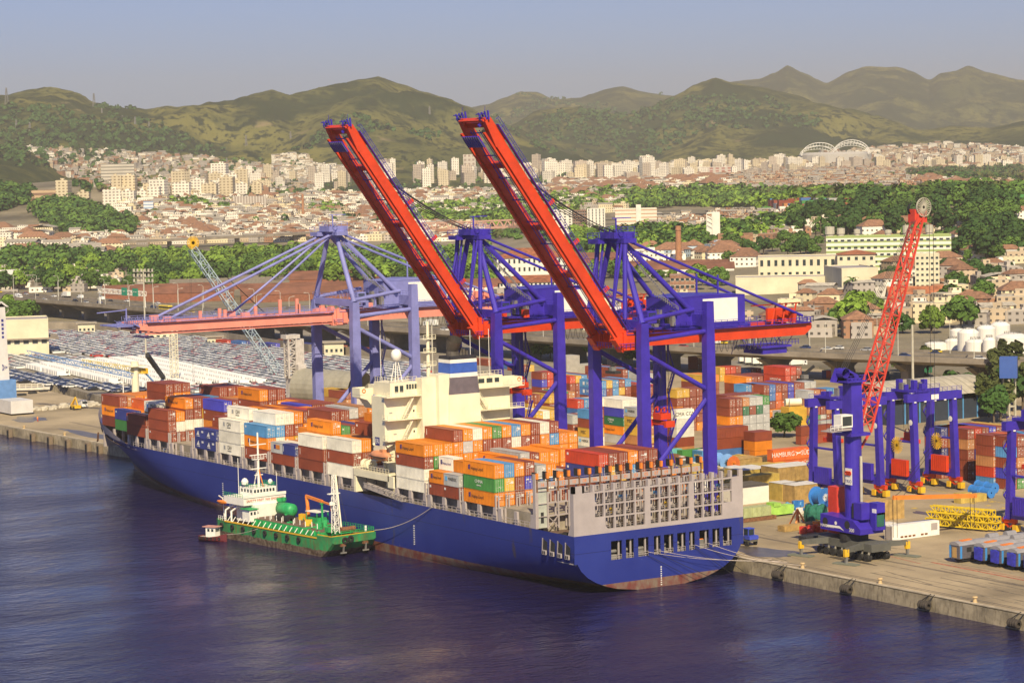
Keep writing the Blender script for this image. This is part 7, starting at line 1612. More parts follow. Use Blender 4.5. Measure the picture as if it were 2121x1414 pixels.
carP.sort(key=lambda q: (Vector((q[0], q[1], 3))-CAM).length - (1000 if q[2] == 2 else 0)); vanP.sort(key=lambda q: (Vector((*q, 3))-CAM).length)
PH_G = 'in the front rows of the car terminal'
cols_w = ['white', 'silver', 'black', 'white', 'silver', 'white', 'red']
ncar = len(REG.get('on the elevated highway', [])); fl_ = 0
lglass = mat('lot_glass', (.1, .11, .115), .3); stf = MB(); pw = [MATS['paint_'+c] for c in ('white', 'silver', 'black', 'white', 'white', 'silver', 'red', 'white', 'white', 'white', 'white')]
for i, (x, y, k) in enumerate(carP):
    front = k == 2
    if i < 170:
        c = rng.choice(['dark blue', 'white', 'black', 'silver']) if front else rng.choice(cols_w)
        o = put('car', c, (x, y, 3.0), pi/2-.12+rng.uniform(-.03, .03)+pi); reg(o, f'{c} car', PH_G, 'car', 'new cars parked in the terminal')
    else:
        m = rng.choice(pw) if not front else pw[2]; a = pi/2-.12; c_, s_ = cos(a), sin(a)
        def Wc(u, v, z): return (x+u*c_-v*s_, y+u*s_+v*c_, 3+z)
        stf.hexa([Wc(u, v, z) for u in (-2.1, 2.1) for v in (-.85, .85) for z in (.2, .98)], m)
        stf.hexa([Wc(u*(1 if z < 1 else .62)-.2, v*(1 if z < 1 else .85), z) for u in (-1.6, 1.5) for v in (-.8, .8) for z in (.97, 1.4)], lglass)
        stf.hexa([Wc(u-.2, v, z) for u in (-1.05, .95) for v in (-.7, .7) for z in (1.405, 1.46)], m)
o = stf.build('parked_cars', at0=(0, 0, 0)); tag(o, 'thousands of new cars in close rows across the port terminal', 'cars', kind='stuff')
vw = mat('van_white', (.84, .83, .78), .6, var=.03); b = MB(); b.ext([(-2.8, -.95, .4), (2.8, -.95, .4), (2.8, -.95, 1.1), (2.1, -.95, 1.35), (1.5, -.95, 2.3), (-2.8, -.95, 2.35)], (0, 1.9, 0), vw); b.ext([(2.1, -.97, 1.3), (1.6, -.97, 2.0), (1.0, -.97, 2.0), (1.0, -.97, 1.35)], (0, 1.94, 0), cglass)
b.box(-2.83, -2.8, -.3, .3, .8, 1.9, mat('van_panel_grey', (.45, .44, .42), .6)); van0 = b.build('van', at0=(0, 0, 0)); w = MB(); w.lathe((0, 0, 0), [(0.01, -.12), (.34, -.12), (.34, .12), (.01, .12)], tyre, 8, 'y'); wm_ = w.mesh('wheel')
for sx_ in (-1.8, 1.8):
    for sy_ in (-.9, .9): q = bpy.data.objects.new('wheel', wm_); COL.objects.link(q); q.parent = van0; q.location = (sx_, sy_, .34)
stv = MB()
for i, (x, y) in enumerate(vanP):
    a = pi/2-.12
    if i < 230:
        if i == 0: o = van0; o.location = (x, y, 3); o.rotation_euler.z = a
        else: o = dup(van0, (x, y, 3), a)
        reg(o, 'white van', 'in the bright block of new vans', 'van', 'new white vans parked in the terminal')
    else:
        c_, s_ = cos(a), sin(a)
        def Wc(u, v, z): return (x+u*c_-v*s_, y+u*s_+v*c_, 3+z)
        stv.hexa([Wc(u if (z < 1 or u < 0) else u*.55, v, z) for u in (-2.8, 2.8) for v in (-.95, .95) for z in (.4, 2.35)], vw); stv.hexa([Wc(u, v, z) for u in (-2.84, -2.8) for v in (-.3, .3) for z in (.8, 1.9)], MATS['van_panel_grey'])
o = stv.build('parked_vans', at0=(0, 0, 0)); tag(o, 'farther rows of white vans merging into a bright block', 'vans', kind='stuff')
# terminal walls
b = MB(); prev = None
for x, y in ((97, 680), (170, 680), (305, 690), (470, 703), (560, 716), (640, 728), (760, 737), (900, 748)):
    p = at(x, y, z=3)
    if prev is not None: b.bar(prev+Vector((0, 0, 1.6)), p+Vector((0, 0, 1.6)), .4, 3.4, MATS['viaduct_concrete'])
    prev = p
o = b.build('boundary_wall'); tag(o, 'long low concrete wall between the parked cars and the highway', 'wall')
# floodlight masts
def mast(x, yb, yt, label, lamps=True, r=.45):
    p = at(x, yb, z=3); D = (p-CAM).length/FPX; h = (yb-yt)*D; b = MB(); b.tube(p, p+Vector((0, 0, h)), r, pole_m, 10, r*.6); o = b.build('light_mast'); tag(o, label, 'light mast')
    if lamps:
        for k in range(3):
            q = MB(); z = 3+h-1-k*2.2; q.bar((p.x-4, p.y-2.5, z), (p.x+4, p.y+2.5, z), .4, m=steel)
            for e in range(6): f = -1+e*.4; q.box(p.x+4*f-.4, p.x+4*f+.4, p.y+2.5*f-.5, p.y+2.5*f+.1, z, z+1.3, pole_m)
            q.build('floodlight', o)
    return o
mast(303, 752, 560, 'tall concrete floodlight mast at the back of the white vans'); mast(1892, 900, 675, 'leaning concrete pole between the yard cranes', False, .5); mast(897, 790, 668, 'slim concrete pole behind the ship bridge', False, .4)
# big grey pipe lying behind the ship
p0, p1 = at(628, 800, z=9.5), at(662, 812, z=9.5); b = MB(); rows = []
d = (p1-p0).normalized(); p0 = Vector((p0.x, p0.y, 9.5)); p1 = Vector((p1.x+4, p1.y+14, 9.5)); dd_ = (p1-p0).normalized(); aa = dd_.cross(Vector((0, 0, 1))).normalized()
for i in range(11):
    c = p0+(p1-p0)*i/10; r_ = 6.4*(1 if i % 3 else 1.03); rows.append([c+aa*cos(t)*r_+Vector((0, 0, sin(t)*r_)) for t in [2*pi*j/24 for j in range(24)]])
b.grid(rows, mat('pipe_grey', (.3, .28, .22), .7, var=.1), closed=True); b.poly(rows[0][::-1], MATS['pipe_grey']); o = b.build('storage_drum'); tag(o, 'huge grey cylindrical drum lying behind the violet crane sea leg', 'cylinder')
# ---------------------------------------------------------------- jetty, dock water, workers on the left pier
jp0, jp1 = at(30, 816, z=4), at(104, 803, z=4); b = MB(); jw = mat('jetty_pale', (.6, .56, .46), .8); t = T('jetty_bridge', tuple((jp0+jp1)/2), 'white railed jetty bridge across the small dock at the left', 'bridge')
b.bar(jp0+Vector((-30, -10, 0)), jp1, 5, .8, jw); b.build('deck', t); b = MB(); b.rail([jp0+Vector((-30, -13, .4)), jp1+Vector((0, -2.6, .4))], jw, 1.4, 2.2, .18); b.build('railing', t)
for f in (.2, .5, .8): q = jp0.lerp(jp1, f); MB().box(q.x-1, q.x+1, q.y-1.5, q.y+1.5, -1, 3.7, dark).build('pier', t)
b = MB(); R = random.Random(8); rockm = mat('pale_rock', (.55, .5, .4), .9, var=.2)
for i in range(34):
    f = i/33; p = at(40+f*165, 852-f*14+R.uniform(-2, 2), z=3); s_ = R.uniform(.5, 1.3)
    q = MB().hexa([(p.x+u*s_*R.uniform(.6, 1), p.y+v*s_*R.uniform(.6, 1), z) for u in (-1, 1) for v in (-1, 1) for z in (2.8, 3+s_*R.uniform(.7, 1.3))], rockm); o = q.build('boulder'); reg(o, 'pale boulder', 'along the dock edge near the forklift', 'boulder', 'boulders along the dock edge')
def person(p, label, shirt, trousers, rz=0, s=1.0):
    sk = mat('skin_tone', (.35, .2, .13), .6); t = MB(); me = None
    V = [(0, 0, .92), (0, 0, 1.2), (0, 0, 1.45), (0, 0, 1.6), (0, 0, 1.72), (-.2, 0, 1.42), (-.28, .04, 1.12), (-.27, .14, .88), (.2, 0, 1.42), (.28, .04, 1.12), (.27, .14, .88), (-.1, 0, .88), (-.12, .03, .48), (-.13, -.02, .06), (-.13, .14, .04), (.1, 0, .88), (.13, .06, .48), (.14, .02, .06), (.14, .18, .04)]
    E = [(0, 1), (1, 2), (2, 3), (3, 4), (2, 5), (5, 6), (6, 7), (2, 8), (8, 9), (9, 10), (0, 11), (11, 12), (12, 13), (13, 14), (0, 15), (15, 16), (16, 17), (17, 18)]
    RR = [.16, .15, .17, .06, .11, .08, .055, .045, .08, .055, .045, .11, .075, .05, .045, .11, .075, .05, .045]
    me = bpy.data.meshes.new('person'); me.from_pydata(V, E, []); o = bpy.data.objects.new('person', me); COL.objects.link(o)
    m = o.modifiers.new('skin', 'SKIN'); [setattr(me.skin_vertices[0].data[i], 'radius', (r_, r_)) for i, r_ in enumerate(RR)]; me.skin_vertices[0].data[0].use_root = True; o.modifiers.new('sub', 'SUBSURF').levels = 1
    bpy.context.view_layer.update(); me2 = bpy.data.meshes.new_from_object(o.evaluated_get(bpy.context.evaluated_depsgraph_get())); o.modifiers.clear(); o.data = me2; me2.name = 'person'
    me2.materials.clear(); [me2.materials.append(x) for x in (shirt, trousers, sk)]
    for f in me2.polygons: c = f.center; f.material_index = 2 if (c.z > 1.52 or (abs(c.x) > .2 and c.z < 1.15 and c.z > .8)) else 0 if c.z > .92 else 1
    o.location = p; o.rotation_euler.z = rz; o.scale = (s,)*3; tag(o, label, 'person'); 
    MB().lathe((0, 0, 1.74), [(.115, 0), (.12, .03), (.08, .1), (.01, .12)], yellow, 10).build('helmet', o, world=False); return o
person(at(78, 873, z=3.0), 'worker in orange red overalls standing on the left pier', MATS['orange_paint'], MATS['crane_red_paint'], 1)
person(Vector((at(370, 938, z=11.2).x, .9, 11.15)), 'worker in blue overalls on the ship side deck near the navy containers', MATS['container_blue'], MATS['container_navy'], 2)
person(at(1790, 1098, z=3.0)+Vector((6, 3, 0)), 'worker in orange vest beside the white ventilated container', MATS['orange_paint'], dark, 2)
p = at(157, 848, z=3); t = T('forklift', tuple(p), 'yellow forklift frame beside a small white truck on the left pier', 'forklift'); b = MB()
b.box(p.x-2, p.x+2, p.y-1.2, p.y+1.2, 3.6, 4.6, yellow); b.build('body', t); b = MB(); b.bar((p.x-2, p.y-1, 4.4), (p.x, p.y, 7.4), .3, m=yellow); b.bar((p.x+2, p.y, 4.4), (p.x, p.y, 7.4), .3, m=yellow); b.bar((p.x-3, p.y, 4), (p.x, p.y, 7.4), .3, m=yellow); b.build('mast', t)
for e in (-1.3, 1.3): MB().lathe((p.x+e, p.y-1.3, 3.6), [(.6, -.2), (.6, .2), (.1, .2)], tyre, 10, 'y').build('wheel', t)
p = at(172, 845, z=3); t = T('small_truck', tuple(p), 'small white cabbed truck behind the yellow forklift on the left pier', 'truck'); b = MB(); b.box(p.x-1.6, p.x+1.6, p.y-1.1, p.y+1.1, 3.7, 5.8, white); b.build('cab', t); MB().box(p.x+1.61, p.x+1.65, p.y-.9, p.y+.9, 4.7, 5.5, glass).build('windscreen', t)
for e in (-1, 1): MB().lathe((p.x+e, p.y-1.1, 3.6), [(.55, -.2), (.55, .2), (.1, .2)], tyre, 10, 'y').build('wheel', t)
# ---------------------------------------------------------------- quay furniture: fenders, bollards, rails
def tyre_fender(x, y, z, label):
    t = T('quay_fender', (x, y, z), label, 'fender', 'tyre fenders hung along the quay wall'); b = MB()
    for k in range(4): b.lathe((x+k*.62-.9, y, z), [(.35, -.28), (.72, -.28), (.86, -.12), (.86, .12), (.72, .28), (.35, .28)], mat('worn_rubber', (.045, .036, .03), .85, var=.3), 16, 'x')
    b.build('tyre', t); b = MB(); b.chain([Vector((x-1, y, z+.6)), Vector((x+.6, y+1.2, 3.3))], .09, dark, 4); b.chain([Vector((x+1, y, z+.6)), Vector((x+1.6, y+1.2, 3.3))], .09, dark, 4); b.build('chain', t)
NMF = ['nearest the right edge', 'second from the right edge', 'third from the right edge', 'closest to the ship stern']
for i, (px_, py_) in enumerate(((2101, 1282), (1915, 1249), (1753, 1212), (1611, 1183))):
    p = at(px_, py_, Y=42.3); tyre_fender(p.x, 42.2, 1.3, f'bundled black tyre fender {NMF[i]} on the quay wall')
def quayedge(X):
    for (a, ya), (c, yc_) in zip(QE, QE[1:]):
        if c <= X <= a: return ya+(yc_-ya)*(X-a)/(c-a)
    return 43
wood_m = mat('fender_timber', (.2, .15, .1), .9, var=.2)
for i, px_ in enumerate((36, 85, 122, 160, 203, 228)):
    X = at(px_, 888+.17*px_, z=1.5).x; y = quayedge(X); b = MB(); b.box(X-1, X+1, y-1.2, y+.1, -.6, 2.6, wood_m); b.box(X-.6, X+.6, y-1.3, y-1.2, 0, 2.2, black); o = b.build('quay_fender'); reg(o, 'square timber quay fender', 'on the pier wall left of the bow', 'fender', 'timber fenders left of the bow')
for i, X in enumerate((68.6, 45, 95, 118, -300, -330)):
    y = quayedge(X)+1.6; o = MB().lathe((X, y, 3.02), [(.5, 0), (.4, .2), (.3, .7), (.55, .9), (.45, 1.15), (.1, 1.2)], mat('bollard_ochre', (.5, .36, .18), .7, drip=.3), 14).build('bollard'); reg(o, 'stubby ochre bollard', 'at the quay edge', 'bollard', 'bollards at the quay edge')
railm = mat('sunk_rail', (.07, .06, .05), .6); b = MB()
for y in (46, 46.9, 63.4, 64): b.box(-340 if y < 50 else -250, 900, y-.12, y+.12, 3.0, 3.02, railm)
o = b.build('crane_rail'); tag(o, 'thin dark crane rails sunk in the quay apron', 'rails')
gp_m = mat('wet_patch', (.12, .1, .075), .35, var=.3, sc=.3); b = MB()
def blob(cx_, cy_, rx, ry, z, m, seed, a=0):
    R = random.Random(seed); ph = [R.uniform(0, 6.28) for _ in range(4)]; pts = []
    for i in range(40):
        t = 2*pi*i/40; k = 1+.22*sin(2*t+ph[0])+.15*sin(3*t+ph[1])+.1*sin(5*t+ph[2])+.06*sin(9*t+ph[3]); u, v = rx*k*cos(t), ry*k*sin(t); pts.append((cx_+u*cos(a)-v*sin(a), cy_+u*sin(a)+v*cos(a), z))
    return pts
for i, (px_, py_, rx, ry) in enumerate(((1590, 1143, 10, 4.2), (1540, 1134, 5, 3.5), (1925, 1063, 5, 2), (1955, 1078, 4, 1.2), (1760, 1160, 6, 1.2), (60, 868, 10, 5), (190, 900, 26, 2.6))):
    p = at(px_, py_, z=3.01); o = MB().poly(blob(p.x, p.y, rx, ry, 3.012+.001*i, gp_m, i), gp_m).build('puddle'); reg(o, 'dark shallow puddle', 'on the quay concrete', 'puddle', 'puddles on the quay')
ym = mat('faded_yellow_marking', (.55, .38, .06), .9, var=.4, sc=1.2); b = MB(); R = random.Random(3)
for i in range(9):
    for j in range(6):
        p = Vector((-5+i*5.2+j*1.0, 118+j*5.2, 3.006))
        if R.random() < .8: b.poly([p, p+Vector((1.3, .2, 0)), p+Vector((1.1, 1.8, 0)), p+Vector((-.1, 1.6, 0))], ym)
o = b.build('painted_marking', at0=(0, 0, 3.006)); tag(o, kind='structure')
b = MB(); p, q = at(1908, 1010, z=3.007), at(2100, 1045, z=3.007)
for i in range(30): a_, c_ = p.lerp(q, i/30), p.lerp(q, (i+.55)/30); b.bar(a_, c_, .5, .02, ym)
o = b.build('painted_line', at0=(0, 0, 3.007)); tag(o, kind='structure')
tmk = mat('tyre_marks', (.2, .165, .11), .9, var=.5, sc=.5); b = MB(); R = random.Random(77)
for i in range(46):
    x, y, a_, L_ = R.uniform(-60, 110), R.uniform(49, 78), R.gauss(-.03, .07), R.uniform(8, 40); w2 = R.uniform(.15, .5); z_ = 3.002+i*.00008; b.bar((x, y, z_), (x+L_*cos(a_), y+L_*sin(a_), z_), w2, .001, tmk)
for i in range(26): b.bar((-320+i*18, 50, 3.0015), (-320+i*18, 100, 3.0015), .09, .001, railm)
o = b.build('tyre_marks', at0=(0, 0, 3)); tag(o, kind='structure')
rl = mat('faded_red_marking', (.42, .14, .08), .9, var=.4, sc=1); b = MB(); b.bar((18, 72, 3.006), (56, 66.5, 3.006), .3, .01, rl); b.bar((56, 69.5, 3.008), (140, 66.5, 3.008), .7, .012, rl); b.bar((60, 71, 3.004), (140, 68, 3.004), .25, .01, rl); o = b.build('painted_line', at0=(0, 0, 3.006)); tag(o, kind='structure')
# ---------------------------------------------------------------- cargo on the apron
t = T('ventilated_container', (29, 88, 3), 'long white container with air vents standing on the apron below the yellow trusses', 'container'); p = at(1849, 1120, z=3)
L_ = 13.4; t.location = (p.x-1.3, p.y+L_/2, 3); b = MB(); X0_, X1_, Y0_, Y1_ = p.x-2.6, p.x, p.y, p.y+L_; b.box(X0_, X1_, Y0_, Y1_, 3.05, 6.2, MATS['white_paint']); b.build('body', t); b = MB()
for k in range(14): b.box(X1_, X1_+.05, Y0_+.3+k*.95, Y0_+.45+k*.95, 3.2, 6.0, MATS['white_paint'])
b.build('ribs', t)
for k in range(6): MB().box(X1_+.01, X1_+.06, Y0_+2.2+k*1.15+(1.2 if k > 3 else 0), Y0_+3.0+k*1.15+(1.2 if k > 3 else 0), 3.45, 3.85, MATS['rusty_steel']).build('vent', t)
MB().box(X1_+.01, X1_+.06, Y1_-2.4, Y1_-.6, 4.3, 5.8, grey).build('vent', t); MB().box(X0_+.2, X1_-.2, Y0_-.06, Y0_, 3.2, 6.0, grey).build('door', t)
yt = mat('truss_yellow', (.72, .52, .02), .5, var=.1, sc=.6); p = at(1925, 1092, z=3)
for i, (dx, dy, z) in enumerate(((0, 1, 3.6), (1.6, 2.2, 3.6), (0.4, 1, 5.1), (2, 2.2, 5.1), (1, 1.6, 6.5))):
    b = MB(); a_ = Vector((p.x+dx-2, p.y+dy, z+.6)); b.lattice(a_, a_+Vector((15, 4.6, 0)), 1.3, .12, yt, 12, side=Vector((0, 1, 0))); o = b.build('steel_truss'); reg(o, 'bright yellow steel truss', 'in the stack behind the long white container', 'truss', 'stacked yellow trusses')
# rail coaches
coach = mat('coach_stainless', (.16, .15, .17), .45, .3, var=.1, sc=2, stripes=(2, .35, .15, (.1, .09, .11))); croof = mat('coach_roof', (.32, .31, .32), .6, .2, var=.15, sc=.5); tarp = mat('blue_tarpaulin', (.035, .04, .42), .5, var=.25, sc=1.2, bump=.6, bsc=2); cbl = mat('coach_blue', (.05, .25, .6), .5)
c0 = at(1966, 1163, z=3); 
for i in range(6):
    x0 = c0.x+1.6+i*4.7; y0_ = c0.y+(0 if i == 0 else 2.4); L_ = 26; w_ = 2.9
    in_row = 'at lower right'; t = T('rail_coach', (x0, y0_+L_/2, 3), 'open ended grey rail coach with wooden door, leftmost of the coaches' if i == 0 else '', 'rail coach', 'stored grey rail coaches')
    if i: reg(t, 'grey rail coach with blue tarpaulin end', in_row, 'rail coach', 'stored grey rail coaches')
    b = MB(); b.box(x0-w_/2, x0+w_/2, y0_, y0_+L_, 3.9, 6.6, coach); b.build('body', t); b = MB(); rows = []
    for k in range(7): a_ = pi*k/6; rows.append([(x0-w_/2*1.02*cos(a_), y0_-.1, 6.6+.75*sin(a_)), (x0-w_/2*1.02*cos(a_), y0_+L_, 6.6+.75*sin(a_))])
    b.grid(rows, croof); b.poly([r[0] for r in rows], croof); b.build('roof', t)
    if i: MB().ext([(x0-1.0, y0_-.5, 4.1), (x0+.9, y0_-.5, 3.9), (x0+1.1, y0_-.5, 6.3), (x0, y0_-.5, 6.6), (x0-1.1, y0_-.5, 6.4)], (0, .45, 0), tarp).build('tarpaulin', t)
    else: MB().box(x0-.6, x0+.6, y0_-.06, y0_-.0, 4.1, 6.2, MATS['pale_yellow_wood'] if 'pale_yellow_wood' in MATS else mat('pale_yellow_wood', (.45, .28, .1), .8)).build('door', t)
    MB().box(x0+w_/2+.01, x0+w_/2+.05, y0_+.2, y0_+.7, 4, 6.5, cbl).build('blue_stripe', t); MB().box(x0-w_/2-.0, x0-w_/2+.5, y0_-.1, y0_-.04, 4, 6.5, cbl).build('blue_stripe', t)
    for k, yy in enumerate((4, 9, 14)): q = MB(); q.tube((x0, y0_+yy, 7.35), (x0, y0_+yy+2.6, 7.35), .75, croof if k else orange, 10) if k else q.boxr(x0, y0_+3, 7.3, 7.5, .9, 3.2, .15, orange); q.build('roof_unit' if k else 'roof_hatch', t)
    for k in range(4): MB().box(x0+w_/2+.01, x0+w_/2+.04, y0_+2+k*3, y0_+3.3+k*3, 5.2, 6.1, dark).build('window', t)
    b = MB(); [b.lathe((x0-1.1, y0_+yy, 3.5), [(.1, 0), (.48, 0), (.48, .15), (.1, .15)], steel, 10, 'x') for yy in (1.8, 3.8, 21, 23)]; b.box(x0-1.1, x0+1.1, y0_+1, y0_+4.8, 3.4, 3.9, dark); b.build('bogie', t)
# crates, timber, cable drums, machines
wood1 = mat('crate_wood', (.42, .27, .09), .85, var=.25, sc=.7, rnd=.15, drip=.2); wood2 = mat('crate_yellow', (.5, .36, .08), .85, var=.2, sc=.6, rnd=.1); sheet = mat('white_cover', (.62, .6, .56), .7, var=.1, bump=.4, bsc=2)
def crate(px_, py_, lx, ly, h, m, top, desc):
    p = at(px_, py_, z=3); b = MB(); b.box(p.x-lx, p.x, p.y, p.y+ly, 3.01, 3+h, m)
    for k in range(int(ly/1.4)+1): yy = min(p.y+k*1.4, p.y+ly-.15); b.box(p.x, p.x+.08, yy, yy+.14, 3.05, 3+h-.05, m)
    o = b.build('wooden_crate'); 
    if top: MB().box(p.x-lx-.05, p.x+.1, p.y-.05, p.y+ly+.05, 3+h+.004, 3+h+.1, top).build('cover', o)
    return reg(o, desc, 'right of the stern', 'crate', 'wooden crates in the cargo yard')
for a in ((1612, 1003, 7, 12, 4.2, wood1, sheet, 'large crate with white cover'), (1540, 1000, 8, 9, 3.2, wood2, sheet, 'yellowish crate with white cover'), (1620, 1038, 5, 5, 4.2, wood2, sheet, 'square yellow crate'), (1646, 1042, 5, 8, 4.2, wood1, sheet, 'brown crate with white top'), (1550, 1011, 4, 10, 3.0, wood2, None, 'low yellow crate'), (1530, 975, 6, 8, 3, wood1, wood1, 'weathered crate'), (1575, 985, 6, 10, 2.6, wood2, None, 'flat yellow crate'), (1745, 1080, 4, 3, 3, wood2, None, 'small crate'), (1790, 1083, 3.4, 12, 4.6, wood1, None, 'long tan crate beside the crane column'), (1800, 1098, 2.2, 8, 1.0, sheet, None, 'low white covered pallet'), (1990, 1043, 2.4, 3.6, 2.4, wood2, None, 'yellow crate under the yard crane'), (2018, 1040, 2.4, 4, 1.8, wood2, None, 'low yellow crate under the yard crane'), (1945, 960, 3, 6, 2.2, wood2, None, 'slatted crate')): crate(*a)
for i, (px_, py_, ly) in enumerate(((1560, 965, 14), (1575, 955, 16), (1590, 948, 14), (1500, 985, 10), (1480, 962, 12))):
    p = at(px_, py_, z=3); b = MB(); [b.box(p.x-3, p.x, p.y+k*.9, p.y+k*.9+.7, 3.01+j*.5, 3.4+j*.5, mat('dark_timber', (.12, .08, .045), .9, var=.3, rnd=.2)) for k in range(int(ly)) for j in range(3)]; o = b.build('timber_stack'); reg(o, 'dark stack of timber beams', 'beside the long container wall', 'timber stack', 'timber stacks')
def drum(px_, py_, r, w_, m, label, axis='x', mm=None, name='cable_drum'):
    p = at(px_, py_, z=3); t = T(name, (p.x, p.y, 3), label, 'cable drum'); b = MB(); b.lathe((p.x, p.y, 3+r), [(.2, -w_/2), (r, -w_/2), (r, -w_/2+.15), (r*.72, -w_/2+.16), (r*.72, w_/2-.16), (r, w_/2-.15), (r, w_/2), (.2, w_/2)], m, 26, axis); b.build('reel', t)
    q = MB()
    for k in range(12): a_ = k*pi/6; d_ = (0, cos(a_), sin(a_)) if axis == 'x' else (cos(a_), 0, sin(a_)); q.bar(Vector((p.x, p.y, 3+r))+Vector((w_/2+.02, 0, 0)), Vector((p.x, p.y, 3+r))+Vector((w_/2+.02, 0, 0))+Vector(d_)*r*.4, .16, m=mm or white)
    q.build('hub', t); return t
dbl = mat('drum_blue', (.04, .2, .55), .5, var=.08)
drum(1700, 1048, 2.3, 3.6, dbl, 'large blue cable drum with white hub beside the covered crates'); drum(1497, 975, 2.4, 4.2, mat('drum_pale_blue', (.2, .4, .75), .5), 'pale blue cable drum behind the stern wall', mm=dark); drum(1517, 976, 2.1, 1.2, mat('drum_orange', (.6, .15, .03), .6), 'orange spoked cable drum behind the stern wall', mm=orange)
for i, (px_, py_) in enumerate(((2022, 1026), (2044, 1030), (2052, 1020), (2034, 1016))):
    p = at(px_, py_, z=3); t = MB(); t.lathe((p.x, p.y, 4.3), [(.2, -1.6), (1.3, -1.6), (1.3, -1.4), (1.1, -1.4), (1.1, 1.4), (1.3, 1.4), (1.3, 1.6), (.2, 1.6)], dbl, 18, 'x'); o = t.build('pipe_coil'); reg(o, 'blue wrapped coil', 'under the yard crane near the right stacks', 'coil', 'blue coils')
R = random.Random(12)
def junk(name, px_, py_, n, ext_, h, cols, label, cat):
    p = at(px_, py_, z=3); b = MB()
    for k in range(n):
        x, y = p.x-R.uniform(0, ext_[0]), p.y+R.uniform(0, ext_[1]); m = cols[k % len(cols)]; hh = R.uniform(.4, h); l1, l2 = R.uniform(.5, 1.6), R.uniform(.5, 2)
        if k % 3 == 0: b.tube((x, y, 3.5), (x+R.uniform(-1, 1), y+l2, 3.3+hh*.7), R.uniform(.2, .55), m, 8)
        else: b.boxr(x, y, 3.02, 3+hh, l1, l2, R.uniform(-.4, .4), m, R.uniform(.97, 1.0))
    o = b.build(name); return tag(o, label, cat)
lime = mat('lime_paint', (.35, .6, .1), .6, var=.2); lgreen = mat('pale_green_paint', (.38, .42, .2), .7, var=.2); dgn = mat('green_netting', (.015, .14, .09), .8, var=.25, sc=2)
t = T('skid_container', tuple(at(1540, 1080, z=3)), 'pale green framed skid container on rusty base behind the stern', 'container'); p = at(1540, 1082, z=3); b = MB(); b.box(p.x-2.6, p.x, p.y, p.y+8, 4.0, 6.2, lgreen); [b.box(p.x, p.x+.1, p.y+k*1.3, p.y+k*1.3+.2, 4.0, 6.2, lgreen) for k in range(7)]; b.build('body', t); MB().box(p.x-2.8, p.x+.2, p.y-1.4, p.y+9.4, 3.05, 3.9, rusty).build('base', t)
p = at(1563, 1076, z=3); b = MB(); b.box(p.x-3, p.x-.5, p.y+4.6, p.y+12, 3.4, 5.4, lime); b.box(p.x-3.2, p.x-.3, p.y+6, p.y+8, 5.4, 6.2, lime); o = b.build('lime_machine'); tag(o, 'lime green machine frame beside the pale green skid container', 'machine')
junk('blue_machinery', 1632, 1062, 18, (6, 9), 2.8, [MATS['container_light_blue'], dbl, dbl], 'row of blue shrouded machine parts left of the blue drum', 'machinery')
junk('pipe_fittings', 1652, 1074, 16, (3, 9), 2.2, [pole_m, steel, white], 'pale steel pipes and fittings on pallets behind the green netting', 'pipes')
for i in range(5):
    p = at(1676+i*7, 1082+(i % 2)*3, z=3); b = MB(); rows = [[(p.x+r_*cos(t_), p.y+r_*sin(t_), 3+z) for t_ in [k*pi/5 for k in range(10)]] for z, r_ in ((0, 1.0), (1.6, 1.25), (2.8, 1.2), (3.8, .9), (4.3, .3))]; b.grid(rows, dgn, closed=True); o = b.build('netted_bundle'); reg(o, 'dark green netted bundle', 'left of the red counterweight', 'bundle', 'green netted bundles')
junk('yellow_pump', 1698, 1098, 16, (3, 5), 2.4, [yellow, yellow, orange], 'jumble of yellow pump bodies beside the red counterweight', 'pumps'); junk('red_machinery', 1668, 1106, 16, (3, 7), 1.8, [MATS['ballast_red'], red], 'low red machine blocks on the quay beside the mobile crane', 'machinery')
t = MB(); p = at(1640, 1100, z=3); t.box(p.x-2.5, p.x, p.y-2, p.y+14, 3.05, 4.3, wood1); o = t.build('timber_pallet'); tag(o, 'long stack of brown timber pallets left of the red machinery', 'pallets')
p = at(1652, 1092, z=3); b = MB(); [b.bar((p.x+a_, p.y+c_, 3.1), (p.x, p.y, 7.2), .35, m=orange) for a_, c_ in ((-1.4, -1.6), (1.4, -1.6), (-1.4, 1.6), (1.4, 1.6))]; b.box(p.x-1, p.x+1, p.y-1.8, p.y+4, 3.05, 3.9, orange); o = b.build('steel_trestle'); tag(o, 'orange steel A frame trestle standing on the brown pallets', 'trestle')
p = at(1660, 1118, z=3); o = MB().boxr(p.x+1, p.y+5, 3.02, 3.9, 2.6, 11, .0, dark).build('steel_beams'); tag(o, 'flat bundle of dark steel beams beside the mobile crane wheels', 'beams')
b = MB(); p = at(1950, 965, z=3)
# low white building behind the stern
p = at(1528, 1046, z=3); t = T('port_office', (p.x, p.y, 3), 'low white port building with grey corrugated roof right of the stern', 'building'); b = MB(); b.box(p.x-7, p.x, p.y-1, p.y+9.5, 3, 7.2, wwhite); b.build('wall', t); b = MB(); rows = [[(p.x-7.5+k*.32, p.y-1.5, 7.3+.12*(k % 2)), (p.x-7.5+k*.32, p.y+10, 7.3+.12*(k % 2))] for k in range(26)]; b.grid(rows, mat('roof_sheet_dark', (.08, .07, .06), .8)); b.build('roof', t); MB().box(p.x+.01, p.x+.06, p.y+.5, p.y+1.6, 4.6, 5.8, glass).build('window', t)
